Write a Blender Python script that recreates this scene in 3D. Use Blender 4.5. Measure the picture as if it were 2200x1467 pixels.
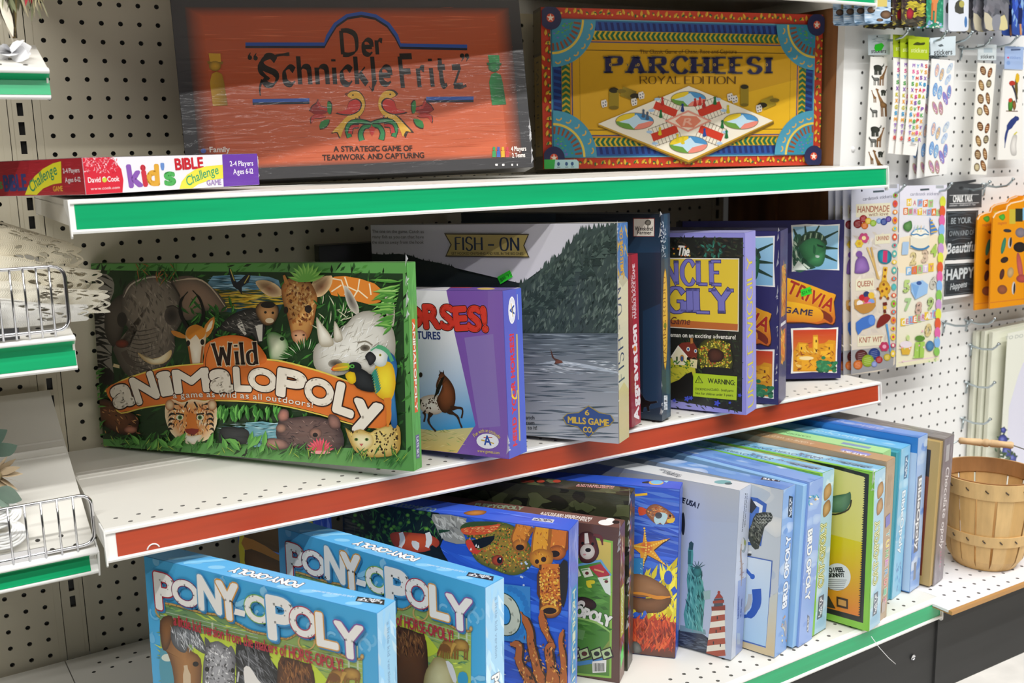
import bpy, math, random
from math import pi, sin, cos, radians, hypot, atan2
from mathutils import Vector, Matrix
from mathutils.geometry import tessellate_polygon
for o in list(bpy.data.objects): bpy.data.objects.remove(o)
scene = bpy.context.scene
COL = scene.collection
IN = 0.0254; FZ = 43.45            # model space is in inches, origin on the back panel; the floor is FZ below it
def W(x, y, z): return Vector((x*IN, y*IN, (z+FZ)*IN))
# ---------------------------------------------------------------- camera
F_PX = 2190.93; YAW, PIT, ROL = 0.53850, 0.18480, -0.02200
CAM = Vector((-8.84, -61.13, -8.33))
cy_, sy_, cp_, sp_ = cos(YAW), sin(YAW), cos(PIT), sin(PIT)
FWD = Vector((sy_*cp_, cy_*cp_, -sp_)); R0 = Vector((cy_, -sy_, 0)); U0 = R0.cross(FWD)
RGT = cos(ROL)*R0 + sin(ROL)*U0; UPV = -sin(ROL)*R0 + cos(ROL)*U0
cam_d = bpy.data.cameras.new('camera'); cam = bpy.data.objects.new('camera', cam_d); COL.objects.link(cam)
cam.matrix_world = Matrix.Translation(W(*CAM)) @ Matrix((RGT, UPV, -FWD)).transposed().to_4x4()
cam_d.sensor_width = 36; cam_d.lens = F_PX/2200*36; cam_d.clip_start = 0.02
cam_d.dof.use_dof = True; cam_d.dof.focus_distance = 54*IN; cam_d.dof.aperture_fstop = 7.0
scene.camera = cam
# ---------------------------------------------------------------- light
world = bpy.data.worlds.new('store'); scene.world = world; world.use_nodes = True
bg = world.node_tree.nodes['Background']; bg.inputs[0].default_value = (1.0, .97, .92, 1); bg.inputs[1].default_value = .035
def tube_light(name, x, y, z, lx, ly, power, col=(1, .99, .965)):
    d = bpy.data.lights.new(name, 'AREA'); d.shape = 'RECTANGLE'; d.size = lx; d.size_y = ly; d.energy = power; d.color = col
    o = bpy.data.objects.new(name, d); COL.objects.link(o); o.location = (x, y, z); return o
tube_light('ceiling_tube_row', .7, -1.88, 2.95, 6.5, .10, 128)
tube_light('ceiling_tube_row', .7, -1.40, 2.95, 6.5, .10, 42)
tube_light('ceiling_tube_row', .7, -3.4, 2.95, 7.0, .10, 100)
scene.view_settings.view_transform = 'Standard'; scene.view_settings.look = 'None'
scene.view_settings.gamma = 1; scene.view_settings.use_curve_mapping = False
scene.view_settings.exposure = 0.0
# ---------------------------------------------------------------- helpers
def lin(c):
    if isinstance(c, str):
        c = c.lstrip('#'); c = ''.join(k*2 for k in c) if len(c) == 3 else c; c = [int(c[i:i+2], 16)/255 for i in (0, 2, 4)]
    return tuple((v/12.92 if v <= .04045 else ((v+.055)/1.055)**2.4) for v in c[:3])
GAIN = 1.0
def C(c): return c if (isinstance(c, tuple) and len(c) == 4) else (*[min(.95, v*GAIN) for v in lin(c)], 1.0)
def mixc(a, b, t): return tuple(a[i]+(b[i]-a[i])*t for i in range(4))
class MB:
    """collects polygons with one colour per corner, builds ONE mesh object (inches in, metres out)"""
    def __init__(s): s.v = []; s.f = []; s.c = []; s.m = []; s.sm = []
    def face(s, pts, col=(.8, .8, .8, 1), mat=0, cols=None, smooth=False):
        i = len(s.v); s.v += [tuple(p) for p in pts]; s.f.append(tuple(range(i, i+len(pts))))
        s.c.append(cols if cols else [col]*len(pts)); s.m.append(mat); s.sm.append(smooth)
    def mesh(s, verts, faces, col=(.8, .8, .8, 1), mat=0, smooth=False):
        i = len(s.v); s.v += [tuple(p) for p in verts]
        for f in faces:
            s.f.append(tuple(i+k for k in f)); s.c.append([col]*len(f)); s.m.append(mat); s.sm.append(smooth)
    def box(s, a, b, col=(.8, .8, .8, 1), mat=0, M=None, bev=0):
        x0, y0, z0 = a; x1, y1, z1 = b
        if bev:
            e = bev; vs = []; idx = {}
            for X, sx in ((x0, 1), (x1, -1)):
                for Y, sy in ((y0, 1), (y1, -1)):
                    for Z, sz in ((z0, 1), (z1, -1)):
                        k = (sx, sy, sz)
                        idx[k] = len(vs); vs += [(X, Y+sy*e, Z+sz*e), (X+sx*e, Y, Z+sz*e), (X+sx*e, Y+sy*e, Z)]
            fs = []
            S = (1, -1)
            for sx in S: fs.append([idx[(sx, a_, b_)]+0 for a_, b_ in ((1, 1), (-1, 1), (-1, -1), (1, -1))])
            for sy in S: fs.append([idx[(a_, sy, b_)]+1 for a_, b_ in ((1, 1), (-1, 1), (-1, -1), (1, -1))])
            for sz in S: fs.append([idx[(a_, b_, sz)]+2 for a_, b_ in ((1, 1), (-1, 1), (-1, -1), (1, -1))])
            for p in S:
                for q in S:
                    fs.append([idx[(p, q, 1)]+0, idx[(p, q, -1)]+0, idx[(p, q, -1)]+1, idx[(p, q, 1)]+1])
                    fs.append([idx[(p, 1, q)]+0, idx[(p, -1, q)]+0, idx[(p, -1, q)]+2, idx[(p, 1, q)]+2])
                    fs.append([idx[(1, p, q)]+1, idx[(-1, p, q)]+1, idx[(-1, p, q)]+2, idx[(1, p, q)]+2])
                    for r in S: k = idx[(p, q, r)]; fs.append([k, k+1, k+2])
        else:
            vs = [(x, y, z) for x in (x0, x1) for y in (y0, y1) for z in (z0, z1)]
            fs = [(0, 1, 3, 2), (4, 6, 7, 5), (0, 4, 5, 1), (2, 3, 7, 6), (0, 2, 6, 4), (1, 5, 7, 3)]
        if M is not None: vs = [tuple(M @ Vector(v)) for v in vs]
        s.mesh(vs, fs, col, mat)
    def prism(s, prof, axis_a, axis_b, col=(.8, .8, .8, 1), mat=0, cap=True):
        """closed 2D profile in YZ extruded along X from axis_a to axis_b"""
        n = len(prof); vs = [(axis_a, y, z) for y, z in prof]+[(axis_b, y, z) for y, z in prof]
        fs = [(i, (i+1) % n, n+(i+1) % n, n+i) for i in range(n)]
        s.mesh(vs, fs, col, mat)
        if cap:
            tri = tessellate_polygon([[Vector((y, z, 0)) for y, z in prof]])
            for x in (axis_a, axis_b): s.mesh([(x, y, z) for y, z in prof], tri, col, mat)
    def tube(s, path, r, n=8, col=(.8, .8, .8, 1), mat=0, closed=False):
        P = [Vector(p) for p in path]; N = len(P); rr = r if isinstance(r, (list, tuple)) else [r]*N
        vs = []; prev = None
        for i, p in enumerate(P):
            t = ((P[(i+1) % N] - P[i-1]) if closed else (P[min(i+1, N-1)] - P[max(i-1, 0)])).normalized()
            if prev is None: prev = t.orthogonal().normalized()
            prev = (prev - t*prev.dot(t)).normalized() if (prev - t*prev.dot(t)).length > 1e-6 else t.orthogonal().normalized()
            b = t.cross(prev)
            for k in range(n): a = 2*pi*k/n; vs.append(p + (prev*cos(a)+b*sin(a))*rr[i])
        fs = []
        for i in range(N if closed else N-1):
            j = (i+1) % N
            for k in range(n): fs.append((i*n+k, i*n+(k+1) % n, j*n+(k+1) % n, j*n+k))
        if not closed: fs += [tuple(range(n))[::-1], tuple(range((N-1)*n, N*n))]
        s.mesh(vs, fs, col, mat, smooth=True)
    def lathe(s, prof, cx, cy, n=32, col=(.8, .8, .8, 1), mat=0, smooth=True):
        vs = []
        for r, z in prof:
            for k in range(n): a = 2*pi*k/n; vs.append((cx+r*cos(a), cy+r*sin(a), z))
        m = len(prof); fs = [(i*n+k, i*n+(k+1) % n, (i+1)*n+(k+1) % n, (i+1)*n+k) for i in range(m-1) for k in range(n)]
        s.mesh(vs, fs, col, mat, smooth)
    def perf(s, O, U, V, N, nu, nv, pu, pv, hole, col, mat=0, depth=.2, dark=None, keep=None):
        """sheet nu x nv cells of pitch pu, pv with one real hole in each cell; hole = 8 points, inner walls and a dark bottom"""
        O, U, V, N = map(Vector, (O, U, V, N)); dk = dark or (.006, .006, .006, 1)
        sq = [(-.5, -.5), (0, -.5), (.5, -.5), (.5, 0), (.5, .5), (0, .5), (-.5, .5), (-.5, 0)]
        for i in range(nu):
            for j in range(nv):
                c = O + U*((i+.5)*pu) + V*((j+.5)*pv)
                out = [c + U*(a*pu) + V*(b*pv) for a, b in sq]
                if keep and not keep(i, j): s.face([out[0], out[2], out[4], out[6]], col, mat); continue
                ho = [c + U*a + V*b for a, b in hole]; lo = [h - N*depth for h in ho]
                vs = out+ho+lo; fs = []
                for k in range(8): k2 = (k+1) % 8; fs.append((k, k2, 8+k2, 8+k))
                s.mesh(vs, fs, col, mat)
                s.mesh(vs, [(8+k, 8+(k+1) % 8, 16+(k+1) % 8, 16+k) for k in range(8)], mixc(col, dk, .7), mat)  # shade inside the hole put into the colour: darkened walls, near-black bottom
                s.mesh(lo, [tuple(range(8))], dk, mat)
    def build(s, name, mats, parent=None, world=True):
        me = bpy.data.meshes.new(name)
        off = FZ if world else 0
        me.from_pydata([(x*IN, y*IN, (z+off)*IN) for x, y, z in s.v], [], s.f)
        for m in (mats if isinstance(mats, (list, tuple)) else [mats]): me.materials.append(m)
        me.polygons.foreach_set('material_index', s.m); me.polygons.foreach_set('use_smooth', s.sm)
        at = me.color_attributes.new('Col', 'FLOAT_COLOR', 'CORNER')
        flat = []
        for c in s.c:
            for q in c: flat += q
        at.data.foreach_set('color', flat); me.update()
        o = bpy.data.objects.new(name, me); COL.objects.link(o)
        if parent: o.parent = parent
        return o
def circ8(r, ph=pi/8): return [(r*cos(a), r*sin(a)) for a in (-3*pi/4+k*pi/4 for k in range(8))]
def rect8(a, b): return [(-a, -b), (0, -b), (a, -b), (a, 0), (a, b), (0, b), (-a, b), (-a, 0)]
def tag(o, label=None, cat=None, group=None, kind=None):
    if label: o['label'] = label
    if cat: o['category'] = cat
    if group: o['group'] = group
    if kind: o['kind'] = kind
    return o
def thing(name, label, cat, loc=(0, 0, 0), group=None, M=None):
    o = bpy.data.objects.new(name, None); COL.objects.link(o); o.empty_display_size = .05
    o.matrix_world = M if M is not None else Matrix.Translation(W(*loc))
    return tag(o, label, cat, group)
def local(b, o):
    """shift a builder written in model inches into the frame of its thing"""
    inv = o.matrix_world.inverted()
    b.v = [tuple((inv @ W(*v))/IN) for v in b.v]
def part(b, name, mats, parent, lab=None):
    local(b, parent); o = b.build(name, mats, parent, world=False)
    if lab: o['label'] = lab
    return o
# ---------------------------------------------------------------- materials
def mat(name, rough=.5, coat=0, coat_rough=.08, metal=0, color=None, noise=None, bump=None, wrinkle=0, spec=.5, trans=0, alpha=1, stretch=None):
    m = bpy.data.materials.new(name); m.use_nodes = True; nt = m.node_tree; b = nt.nodes['Principled BSDF']
    b.inputs['Roughness'].default_value = rough; b.inputs['Metallic'].default_value = metal
    b.inputs['Coat Weight'].default_value = coat; b.inputs['Coat Roughness'].default_value = coat_rough
    b.inputs['Specular IOR Level'].default_value = spec; b.inputs['Alpha'].default_value = alpha
    b.inputs['Transmission Weight'].default_value = trans
    if color is None:
        a = nt.nodes.new('ShaderNodeVertexColor'); a.layer_name = 'Col'; src = a.outputs['Color']
    else:
        a = nt.nodes.new('ShaderNodeRGB'); a.outputs[0].default_value = C(color); src = a.outputs[0]
    tc = nt.nodes.new('ShaderNodeTexCoord'); co = tc.outputs['Object']
    if stretch:
        mp = nt.nodes.new('ShaderNodeMapping'); mp.inputs['Scale'].default_value = stretch; nt.links.new(co, mp.inputs[0]); cs = mp.outputs[0]
    else: cs = co
    if noise:
        sc, amt = noise
        n = nt.nodes.new('ShaderNodeTexNoise'); n.inputs['Scale'].default_value = sc; n.inputs['Detail'].default_value = 4
        nt.links.new(cs, n.inputs['Vector'])
        r = nt.nodes.new('ShaderNodeMapRange'); r.inputs['From Min'].default_value = .3; r.inputs['From Max'].default_value = .7
        r.inputs['To Min'].default_value = 1-amt; r.inputs['To Max'].default_value = 1+amt; nt.links.new(n.outputs['Fac'], r.inputs['Value'])
        mx = nt.nodes.new('ShaderNodeMix'); mx.data_type = 'RGBA'; mx.blend_type = 'MULTIPLY'; mx.inputs['Factor'].default_value = 1
        nt.links.new(src, mx.inputs['A']); nt.links.new(r.outputs[0], mx.inputs['B']); src = mx.outputs['Result']
    nt.links.new(src, b.inputs['Base Color'])
    if bump:
        sc, st = bump
        n = nt.nodes.new('ShaderNodeTexNoise'); n.inputs['Scale'].default_value = sc; n.inputs['Detail'].default_value = 5; nt.links.new(cs, n.inputs['Vector'])
        bp = nt.nodes.new('ShaderNodeBump'); bp.inputs['Strength'].default_value = st; bp.inputs['Distance'].default_value = .002
        nt.links.new(n.outputs['Fac'], bp.inputs['Height']); nt.links.new(bp.outputs[0], b.inputs['Normal'])
    if wrinkle:                                        # taut film over the print: the clear coat only
        mp = nt.nodes.new('ShaderNodeMapping'); mp.inputs['Scale'].default_value = (9, 9, 55); mp.inputs['Rotation'].default_value = (.1, .15, 0); nt.links.new(co, mp.inputs[0])
        n = nt.nodes.new('ShaderNodeTexNoise'); n.inputs['Scale'].default_value = 1.6; n.inputs['Detail'].default_value = 3; n.inputs['Distortion'].default_value = .8
        nt.links.new(mp.outputs[0], n.inputs['Vector'])
        bp = nt.nodes.new('ShaderNodeBump'); bp.inputs['Strength'].default_value = wrinkle; bp.inputs['Distance'].default_value = .004
        nt.links.new(n.outputs['Fac'], bp.inputs['Height']); nt.links.new(bp.outputs[0], b.inputs['Coat Normal'])
    return m
M_print = mat('printed card', .42, coat=.35, coat_rough=.16)
M_wrap = mat('printed card under film', .42, coat=.42, coat_rough=.13, wrinkle=.35)
M_paint = mat('cream painted steel', .45, noise=(6, .025))
M_white = mat('white painted steel', .38, noise=(9, .02))
M_board = mat('white painted hardboard', .55, noise=(5, .025))
M_plast = mat('glossy plastic', .3, coat=.3)
M_strip = mat('glossy price strip', .35, coat=.4, coat_rough=.15, noise=(4, .10), stretch=(1.2, 20, 30))
M_chrome = mat('chrome wire', .16, metal=1, color='#d8d8dc')
M_zinc = mat('zinc wire', .3, metal=1, color='#b9c4c8')
M_wood = mat('brown wood', .6, noise=(5, .32), stretch=(6, 6, .8), bump=(30, .2))
M_ply = mat('basket veneer', .6, noise=(10, .16), stretch=(4, 4, 1.2), bump=(60, .15))
M_cloth = mat('cotton cloth', .9, noise=(30, .05))
M_black = mat('black painted board', .6, noise=(4, .25), stretch=(.6, 1, 4), bump=(14, .15))
M_floor = mat('pale floor tile', .4, noise=(12, .12))
M_leaf = mat('dried plant', .8, noise=(40, .12))
M_clear = mat('clear plastic film', .08, color='#ffffff', trans=0, alpha=.22, spec=.8)
M_film = mat('crumpled shrink film', .14, color='#f6f6f8', alpha=.42, spec=.9, bump=(70, 1.0))
# ---------------------------------------------------------------- the setting
CREAM = C('#cec6b0'); CREAM2 = C('#e2dfd7'); WHITE = C('#f2f1ee'); GREEN = C('#00a468'); RED = C('#b8401c'); DARK = (.006, .006, .005, 1)
HOLE = circ8(.135)
b = MB()
b.perf((-1.5, 0, -37.5), (1, 0, 0), (0, 0, 1), (0, -1, 0), 47, 52, 1, 1, HOLE, CREAM, dark=DARK)
b.box((45.5, 0, -37.5), (46.25, .05, 14.5), CREAM); b.box((-1.5, .25, -37.5), (46.25, .3, 14.5), CREAM)
b.box((-1.86, -.03, -37.5), (-1.5, .05, 14.5), CREAM)
tag(b.build('wall_back', M_paint), 'cream perforated steel back panel behind the board game shelves', kind='structure')
b = MB()
b.perf((-13.5, 0, -38.05), (1, 0, 0), (0, 0, 1), (0, -1, 0), 10, 53, 1, 1, HOLE, CREAM, dark=DARK)
b.box((-3.5, -.03, -37.5), (-3.14, .05, 14.5), CREAM); b.box((-13.5, .25, -37.5), (-3.14, .3, 14.5), CREAM)
tag(b.build('wall_left', M_paint), 'cream perforated steel back panel of the left hand bay', kind='structure')
def upright(x):
    b = MB()
    b.perf((x-.4, .06, -37.1), (1, 0, 0), (0, 0, 1), (0, -1, 0), 1, 51, .8, 1, rect8(.15, .34), CREAM, dark=DARK, keep=lambda i, j: j > 2)
    for s in (-1, 1): b.box((x+s*.5-.1, .03, -37.1), (x+s*.5+.1, 1.2, 13.9), CREAM)
    b.box((x-.9, .5, -37.1), (x+.9, .7, 13.9), DARK)
    return b.build('upright_post', M_paint)
tag(upright(-2.5), 'cream slotted upright post between the left bay and the game shelves', 'shelf upright')
tag(upright(46.9), 'cream slotted upright post in the shade at the right end of the game shelves', 'shelf upright')
# wooden divider panel at the right end
b = MB(); WD = C('#8a5a32')
for y0, y1, x in ((-10.6, -8.4, 47.92), (-8.35, -5.2, 48.25), (-5.15, -4.4, 47.95), (-4.35, 0.3, 48.3)):
    b.box((x, y0, -36), (x+.7, y1, 14), WD)
b.box((48.9, -10.6, -36), (49.2, 1, 14), C('#4a3220'))
tag(b.build('wall_divider', M_wood), 'brown wooden divider panel at the right end of the shelves', kind='structure')
# white pegboard wall
PB = 1.034; PY = -11.2; PX0, PZ0 = 49.8, -.43
b = MB(); WB = C('#f0f0ee')
nz = 46
b.perf((PX0-PB/2, PY, PZ0+PB*10.5-nz*PB), (1, 0, 0), (0, 0, 1), (0, -1, 0), 26, nz, PB, PB, circ8(.12), WB, dark=(.01, .01, .01, 1), depth=.22)
b.box((47.9, PY, -37.5), (PX0-PB/2, PY+.25, 10.4), WB); b.box((47.9, PY+.25, -37.5), (76.5, PY+.6, 10.4), WB)
b.lathe([(0, .0), (.1, 0), (.17, .05), (.2, .12)], 0, 0, 12)
n0 = len(b.v)-48
for i in range(n0, len(b.v)): x, y, z = b.v[i]; b.v[i] = (49.15+x, PY-.12+z, -8.75+y)
tag(b.build('wall_right', M_board), 'white pegboard wall beside the game shelves', kind='structure')
b = MB(); b.box((-20, -120, -44.5), (100, 2, -43.45), C('#e9e6e0')); b.build('floor', M_floor)['kind'] = 'structure'
# ---------------------------------------------------------------- shelves
def fr(p, ang, tilt=0, slope=0): return Matrix.Translation(W(*p)) @ Matrix.Rotation(radians(ang), 4, 'Z') @ Matrix.Rotation(radians(tilt), 4, 'Y') @ Matrix.Rotation(radians(slope), 4, 'X')
def lb(b, name, mats, parent, lab=None):
    o = b.build(name, mats, parent, world=False)
    if lab: o['label'] = lab
    return o
def make_shelf(label, M, L, D, strip_col, recess=.06, hs=1.2, holes=2, ridges=True, x0=.0, endplate=True, strip_in=.3, strip_out=0):
    t = thing('shelf', label, 'shelf', M=M)
    b = MB(); n = int(L)-1
    b.box((0, .0, -.3 if recess < .2 else -.09), (L, .16, 0), CREAM2)
    y = .16
    for r in range(holes):
        off = .2 if r % 2 else .7
        b.box((0, y, -.1), (off, y+.8, 0), CREAM2); b.box((off+n, y, -.1), (L, y+.8, 0), CREAM2)
        b.perf((off, y, 0), (1, 0, 0), (0, 1, 0), (0, 0, 1), n, 1, 1, .8, circ8(.115), CREAM2, depth=.1, dark=(.05, .045, .04, 1)); y += .8
    b.box((0, y, -.3), (L, D, 0), CREAM2); b.box((0, .16, -.3), (L, y, -.14), CREAM2)
    if ridges:
        for yy in (D-4.6, D-5.2, D-5.8): b.prism([(yy-.12, -.01), (yy, .04), (yy+.12, -.01)], .1, L-.1, CREAM2)
    for x in (0, L-.08): b.box((x, .05, -1.1), (x+.08, D, -.25), CREAM2)
    b.box((0, D-.1, -1.2), (L, D, -.2), CREAM2)
    lb(b, 'deck', M_paint, t)
    b = MB(); r = recess; e = .012
    if r > .2:                                                    # deep scoop: the strip folds back under the lip and out again
        sp = [(-.16, -.12), (.14, -.5), (-.26, -hs)]
        prof = [(.12, .03), (-.17, .03), (-.2, -.02), (-.2, -.08), (-.17, -.11), (.16, -.5), (-.24, -hs-.02), (-.32, -hs-.04), (-.34, -hs-.1), (-.3, -hs-.2), (.2, -hs-.2), (.3, -.5), (.12, -.2)]
    else:
        sp = [(-.17+r-e, -.18), (-.2-e, -hs-.05)]
        prof = [(.12, .03), (-.17, .03), (-.2, -.02), (-.2, -.13), (-.17, -.16), (-.17+r, -.17), (-.2, -hs-.05), (-.3, -hs-.06), (-.33, -hs-.12), (-.3, -hs-.22), (-.05, -hs-.24), (.0, -hs-.1), (.02, -.2), (.12, -.2)]
    b.prism(prof, -.02, L+.02, WHITE)
    lb(b, 'price_channel', M_white, t)
    b = MB()
    for (y0, z0), (y1, z1) in zip(sp, sp[1:]): b.face([(strip_in, y0, z0), (L-strip_out, y0, z0), (L-strip_out, y1, z1), (strip_in, y1, z1)], strip_col)
    lb(b, 'price_strip', M_strip, t)
    if endplate:
        b = MB()
        for x in (-.09, L+.02):
            b = MB()
            pr = [(-.24, .02), (-.3, -.4), (-.36, -hs-.1), (-.36, -hs-.32), (-.26, -hs-.42), (-.08, -hs-.42), (-.02, -hs-.2), (.1, -hs*.6), (.6, -.55), (1.1, -.3), (1.1, .0)]
            b.prism(pr, x, x+.07, WHITE); lb(b, 'end_plate', M_white, t)
    return t
make_shelf('topmost white shelf just out of the picture with only its shaded underside showing', fr((-2.5, -13.2, 1.9), -.4), 50.2, 12.9, GREEN)
make_shelf('upper game shelf with a green price strip under the orange and yellow boxes', fr((-2.5, -14.45, -9.98), -.75, -.14), 50.25, 14.0, GREEN, hs=1.18, strip_in=.16)
sh = make_shelf('middle game shelf with a rust red price strip', fr((-2.45, -14.8, -24.5), -.6), 50.2, 14.3, RED, hs=1.22, strip_in=.42, strip_out=.1)
b = MB(); pr = [(1.95+.28*cos(a), -.215, -1.3+.30*sin(a)) for a in [radians(d) for d in range(20, 175, 12)]]
b.tube(pr, .035, 5, WHITE); lb(b, 'white_curl', M_white, sh, 'thin white curl stuck at the left of the red strip')
bs = make_shelf('bottom game deck with a green price strip and two rows of round holes', fr((-2.45, -24.25, -36.97), 1.95), 47.95, 24.0, GREEN, hs=1.05, ridges=False, recess=.0, holes=3, strip_in=.1, strip_out=.05)
b = MB(); n = 46
for r, yy in enumerate((21.6, 22.6)): b.perf((.5*(r % 2)+.6, yy-.4, .012), (1, 0, 0), (0, 1, 0), (0, 0, 1), 20, 1, 1, .8, circ8(.115), CREAM2, depth=.01)
lb(b, 'hole_rows', M_paint, bs)
# left bay shelves tip forward
make_shelf('highest shelf of the left bay holding dried flowers, green strip', fr((-12.6, -13.0, -4.52), 0, 0, 21), 10.0, 3.6, GREEN, recess=.34, hs=1.02, ridges=False, endplate=False, strip_in=0, strip_out=-.03)
make_shelf('left bay shelf with white lace linens behind a wire fence, green strip', fr((-12.6, -12.6, -16.05), 0, 0, 14), 10.0, 12.2, GREEN, recess=.34, hs=1.3, endplate=False, strip_in=0)
make_shelf('lowest tilted shelf of the left bay with sage flowers, green strip', fr((-12.6, -12.75, -26.05), 0, 0, 23.5), 10.0, 13.2, GREEN, recess=.34, hs=1.02, strip_out=.3)
make_shelf('bottom deck of the left bay, seen low in the corner', fr((-12.6, -24.6, -36.97), 1.95), 10.1, 24, GREEN, ridges=False, endplate=False)
def wire_fence(label, M, L, h, pitch, x_first):
    t = thing('wire_fence', label, 'shelf fence', M=M)
    b = MB(); r = .5; path = [(0, 0, .12), (L-r, 0, .12)]
    path += [(L-r+r*sin(a), 0, .12+r-r*cos(a)) for a in (pi/8*k for k in range(1, 5))]
    path += [(L-r+r*cos(a), 0, h-r+r*sin(a)) for a in (pi/8*k for k in range(0, 5))]+[(0, 0, h)]
    b.tube(path, .085, 8); lb(b, 'frame', M_chrome, t)
    x = L-x_first
    while x > .2:
        b = MB(); b.tube([(x, -.05, h+.02), (x, -.07, h*.5), (x, -.08, -.12)], .05, 6); lb(b, 'wire', M_chrome, t); x -= pitch
    b = MB(); b.box((L-4.6, -.02, -.1), (L-2.05, .06, .42)); lb(b, 'clip', M_chrome, t)
    return t
wire_fence('chrome wire fence at the front of the lace linen shelf', fr((-12.6, -12.62, -15.82), 0), 9.86, 2.95, .52, .62)
wire_fence('chrome wire fence at the front of the tilted shelf with sage flowers', fr((-12.6, -12.62, -25.9), 0), 10.0, 2.5, .67, .78)
# right hand low deck, kick plates
b = MB(); DK = C('#e6e6ea'); dx = -.0
b.perf((45.75, -24.0, -37.05), (1, 0, 0), (0, 1, 0), (0, 0, 1), 27, 12, PB, PB, circ8(.12), DK, depth=.2, dark=(.05, .03, .02, 1))
b.box((44.6, -24.0, -37.25), (45.75, -11.3, -37.05), DK)
b.box((44.6, -24.25, -37.3), (74, -24.0, -37.05), C('#b98a52')); b.box((44.6, -24.0, -37.3), (74, -11.3, -37.22), C('#b98a52'))
tag(b.build('display_deck', M_board), 'low white pegboard deck with a raw wood edge under the basket', 'display deck')
b = MB(); b.box((-12, -22.6, -43.45), (45.4, -21.9, -38.0), C('#2c2c2c')); b.box((45.4, -22.75, -43.45), (74, -22.0, -37.32), C('#2e2e2e'))
tag(b.build('trim_1', M_black), 'black painted kick board below the decks', kind='structure')
# ---------------------------------------------------------------- board game boxes: x, y of the right front foot, yaw, lean, roll, width, height, thickness, shelf level
BX = {
'fritz':(23.53,-9.88,-13.94,10.38,1.00,19.41,9.78,1.60,-9.92),
'parch':(47.52,-9.72,-15.66,2.06,-0.64,20.45,10.26,1.71,-9.86),
'kids':(7.04,-10.12,27.27,0.86,0.20,10.00,1.55,8.00,-9.89),
'animal':(11.79,-16.78,-53.25,3.44,1.36,19.90,10.38,0.92,-24.42),
'horses':(16.82,-17.63,-62.34,2.42,2.51,11.00,8.71,1.81,-24.50),
'fish':(23.60,-17.98,-56.89,1.84,1.00,15.54,11.98,1.63,-24.50),
'aggr':(26.28,-15.65,-60.66,0.29,1.36,11.00,9.99,1.35,-24.50),
'racing':(28.93,-15.13,-64.45,-0.44,0.52,14.20,12.28,1.25,-24.50),
'wiggily':(33.66,-17.26,-64.40,-0.62,1.41,9.00,10.96,1.76,-24.50),
'trivA':(37.28,-16.20,-58.68,-1.35,0.53,11.00,11.02,2.03,-24.50),
'trivB':(46.11,-13.53,-27.98,4.48,-0.93,11.19,10.93,2.00,-24.50),
'pony1':(6.26,-24.00,-58.00,0.17,-1.37,13.22,9.90,1.40,-36.97),
'pony2':(10.95,-24.31,-66.45,1.39,-0.44,12.60,9.90,1.52,-36.97),
'ocean1':(18.15,-20.75,-52.26,-0.25,-1.18,13.00,9.90,1.61,-36.97),
'dog':(22.06,-20.00,-52.00,-4.68,-1.56,13.00,9.25,1.05,-36.97),
'camo':(23.23,-19.19,-50.50,-2.10,-1.28,13.00,10.38,1.25,-36.97),
'ocean2':(26.36,-19.56,-46.92,1.35,-0.86,11.30,10.00,1.40,-36.97),
'usa':(28.74,-21.54,-65.81,3.40,-0.55,13.00,9.89,1.68,-36.97),
'bird1':(31.01,-22.65,-71.8,2.7,-0.21,13.00,9.85,1.50,-36.97),
'bird2':(33.05,-22.5,-75.97,2.4,-0.90,13.00,9.90,1.59,-36.97),
'cat1':(34.60,-22.09,-76.00,2.4,0.30,13.00,9.88,1.70,-36.97),
'cat2':(37.79,-23.54,-74.38,0.16,0.69,13.00,9.79,1.59,-36.97),
'zoo':(39.40,-22.90,-74.12,-0.19,-0.48,13.00,10.22,1.23,-36.97),
'green':(40.49,-21.81,-74.00,0.00,-0.00,13.00,10.25,1.20,-36.97),
'bible1':(42.69,-21.24,-73.28,1.51,-0.29,13.00,9.90,1.50,-36.97),
'bible2':(44.41,-21.25,-74.2,1.2,0.28,13.00,10.27,1.55,-36.97),
'choc':(46.7,-21.3,-75.23,-0.3,-1.22,13.00,10.01,1.59,-36.97),
'ocean3':(8.5,-10.9,-64.00,0.00,0.00,6.00,9.90,1.40,-36.97),
}
def box_frame(k):
    x, y, yaw, le, ro, w, h, t, z = BX[k]
    yaw, le, ro = radians(yaw), radians(le), radians(ro)
    u0 = Vector((cos(yaw), sin(yaw), 0)); d0 = Vector((-sin(yaw), cos(yaw), 0)); z0 = Vector((0, 0, 1))
    v1 = cos(le)*z0+sin(le)*d0; d1 = -sin(le)*z0+cos(le)*d0
    u = cos(ro)*u0+sin(ro)*v1; v = -sin(ro)*u0+cos(ro)*v1
    o = Vector((x, y, z)); m = min((o+u*a+v*c_+d1*d).z for a in (-w, 0) for c_ in (0, h) for d in (0, t)) - z
    o = o - Vector((0, 0, m)) - u*(w/2) + d1*(t/2)
    R = Matrix((u, d1, v)).transposed().to_4x4()
    return Matrix.Translation(W(*o)) @ R, w, h, t
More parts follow.
